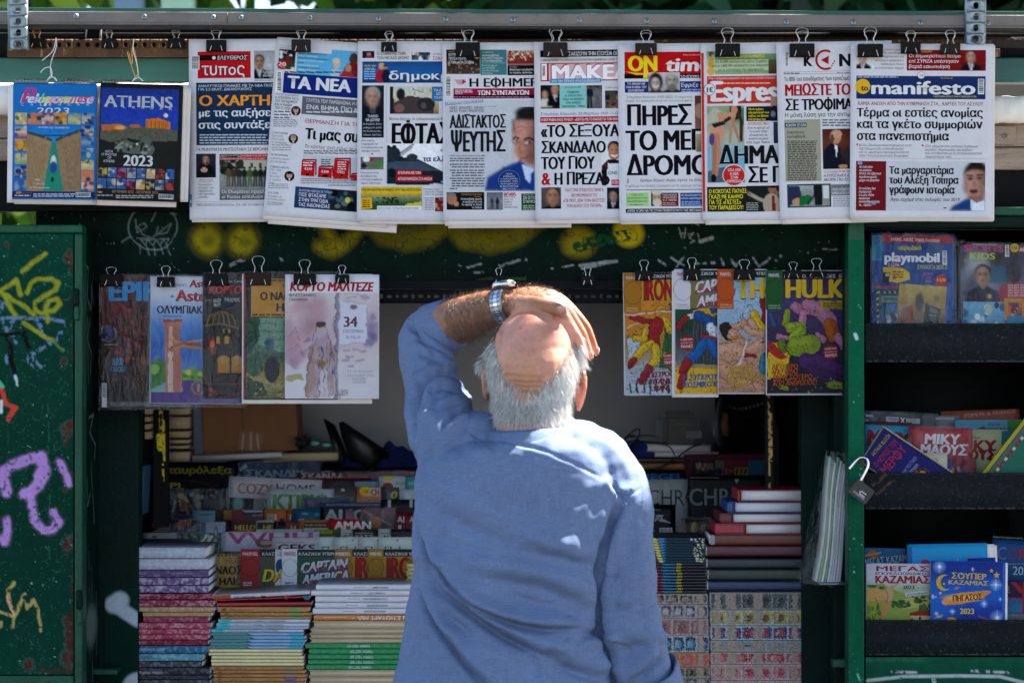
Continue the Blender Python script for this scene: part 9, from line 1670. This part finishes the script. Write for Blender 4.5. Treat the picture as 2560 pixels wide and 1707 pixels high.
# ------------------------------------------------------------------ trees: one behind the kiosk fills the gaps, one out of view overhead, gaps shaped, dapples the sun
def leaf_mat(name,c,tr=.45):
    return mat(name,attr='Col',rough=.45,spec=.4,trans=tr)
M['leaf']=leaf_mat('leaf',None)
def leaves(name,pts,size,cols,parent,seed=0,el=1.8,origin=None):
    r=np.random.default_rng(seed);n=len(pts);a=r.normal(0,1,(n,3));a /= np.linalg.norm(a,axis=1,keepdims=True);b=r.normal(0,1,(n,3));b=np.cross(a,b);b /= np.linalg.norm(b,axis=1,keepdims=True);c=np.cross(a,b)
    s=(size*r.uniform(.6,1.3,n))[:,None];o=np.array(origin)
    q=[pts-a*s*el/2,pts-a*s*.2+b*s*.5+c*s*.12,pts+a*s*el/2,pts-a*s*.2-b*s*.5+c*s*.12]
    V=np.stack(q,1).reshape(-1,3)-o;F=(np.arange(n)*4)[:,None]+np.array([[0,1,2,3]]);T=np.concatenate([F[:,[0,1,2]],F[:,[0,2,3]]])
    C=np.array([lin(x) for x in cols])[r.integers(0,len(cols),n)]*r.uniform(.7,1.3,(n,1));return link(name,mesh_np(name,V,[T],M['leaf'],C=np.repeat(C,4,0)),parent)
bark=mat('bark','4c3f34',rough=.9,var=.4,vscale=12,bump=.6,bscale=30,streak=.3)
def clumps(r,n,x,y,z,cr,per):
    c=np.stack([r.uniform(*x,n),r.uniform(*y,n),r.uniform(*z,n)],1);return np.repeat(c,per,0)+r.normal(0,cr,(n*per,3))
def back_tree(x0,x1,y,label,seed,cols,n=34,zr=(1.9,6.4),sz=.15):
    t=thing('broadleaf_tree',label,'tree',((x0+x1)/2,y,0),group='trees behind the kiosk');r=np.random.default_rng(seed);o=t.location
    tube('trunk',[(0,0,0),(.05,0,1.8),(-.04,.05,3.2),(.1,0,5.2)],[.12,.10,.08,.03],bark,t,10)
    for i in range(6): a=r.uniform(0,6.28);h=r.uniform(2.4,4.4);tube('limb',[(0,0,h),(.4*math.cos(a),.3*math.sin(a),h+.5),(.9*math.cos(a),.5*math.sin(a),h+1.1)],[.04,.03,.01],bark,t,7)
    leaves('crown',clumps(r,n,(x0,x1),(y-.5,y+.7),zr,.27,60),sz,cols,t,seed,1.9,o)
G1=['5c8c20','3f6c18','84a838','24481a','9cb848'];G2=['123c22','184a2a','0a2a18','245434','2f6440']
back_tree(-3.3,-1.5,7.4,'bright sunlit tree behind the kiosk at the left end',11,G1,60)
back_tree(-.9,.5,7.8,'bright green tree behind the kiosk left of centre',12,G1+G2[:2],50)
back_tree(.3,2.1,7.2,'dark green tree behind the kiosk right of centre',13,G2,90,sz=.20)
back_tree(1.9,3.9,7.5,'dark green tree behind the kiosk at the right end',14,G2+G2,80,sz=.20)
back_tree(.1,1.4,9.0,'partly yellowed tree standing farther back behind the kiosk',15,['c87838','5c8c20','d8a058','3c6c1c'],30)
# blurred building and posts beyond
def far_box(name,label,cat,px0,px1,y,col,z1=4.5):
    a=P(px0,0,y).x;b=P(px1,0,y).x;t=thing(name,label,cat,((a+b)/2,y,0));box('post_shaft',a,b,y,y+.12,0,z1,mat(name + '_paint',col,rough=.6,var=.1),t,.01);box('base_plate',a-.05,b+.05,y-.04,y+.16,0,.03,'galv',t,.003)
far_box('steel_post','blurred blue-grey square post behind the kiosk, left','post',285,352,6.0,'5c7890')
far_box('painted_board','blurred pale green upright board behind the kiosk','board',402,482,6.4,'9cc4a8')
far_box('steel_column','blurred dark teal column between the grey post and pale board','post',353,400,6.6,'1c3c40')
# unseen street tree put in for shade: gaps cut where sun should pass
t=thing('street_tree','unseen leafy street tree with crown gaps shaped to place the sun patches','tree',(3.6,-.2,0));o=t.location
tube('trunk',[(0,0,0),(-.05,.03,1.5),(.05,0,3.0),(-.2,0,4.4)],[.17,.14,.12,.07],bark,t,12)
for i in range(8):
    a=i*.8
    if math.sin(a)>.05 or math.cos(a)>-.4: tube('limb',[(0,0,2.9+i*.1),(-.6+.8*math.cos(a),.8*math.sin(a),3.9),(-1.4+1.5*math.cos(a),1.6*math.sin(a),4.5)],[.06,.045,.015],bark,t,7)
r=np.random.default_rng(21);n=52000;pts=np.stack([r.uniform(-1.6,4.6,n),r.uniform(-3.2,2.2,n),r.uniform(4.0,5.3,n)],1)
S_=np.array(SUN)
def miss(p,target,rad):
    q=p-np.array(target);t_=q @ S_;d=np.linalg.norm(q-t_[:,None]*S_[None],axis=1);return d>rad
keep=np.ones(n,bool)
for tg,rad in ((PM(1440,835,.03),.13),(PM(1455,1055,.0),.15),(PM(1500,1085,.0),.14),(PM(1400,1060,-.03),.12),(PM(1550,1115,.0),.11),(PM(1485,870,.03),.11),(P(60,235,.0),.22),(P(240,235,0),.18),(P(2540,255,0),.24),(PM(1170,745,.08),.09),(P(560,98,.0),.13),(P(760,98,.0),.10),(P(1000,100,.0),.10),(P(1500,102,0),.12),(P(1900,102,0),.14),(P(2300,105,0),.10),(P(300,45,0),.12),(P(1100,45,0),.12)):
    keep &= miss(pts,tg,rad)  # leaves left out along sun rays to each patch meant to be lit
leaves('crown',pts[keep],.12,G2+G1[:2],t,22,1.6,o)
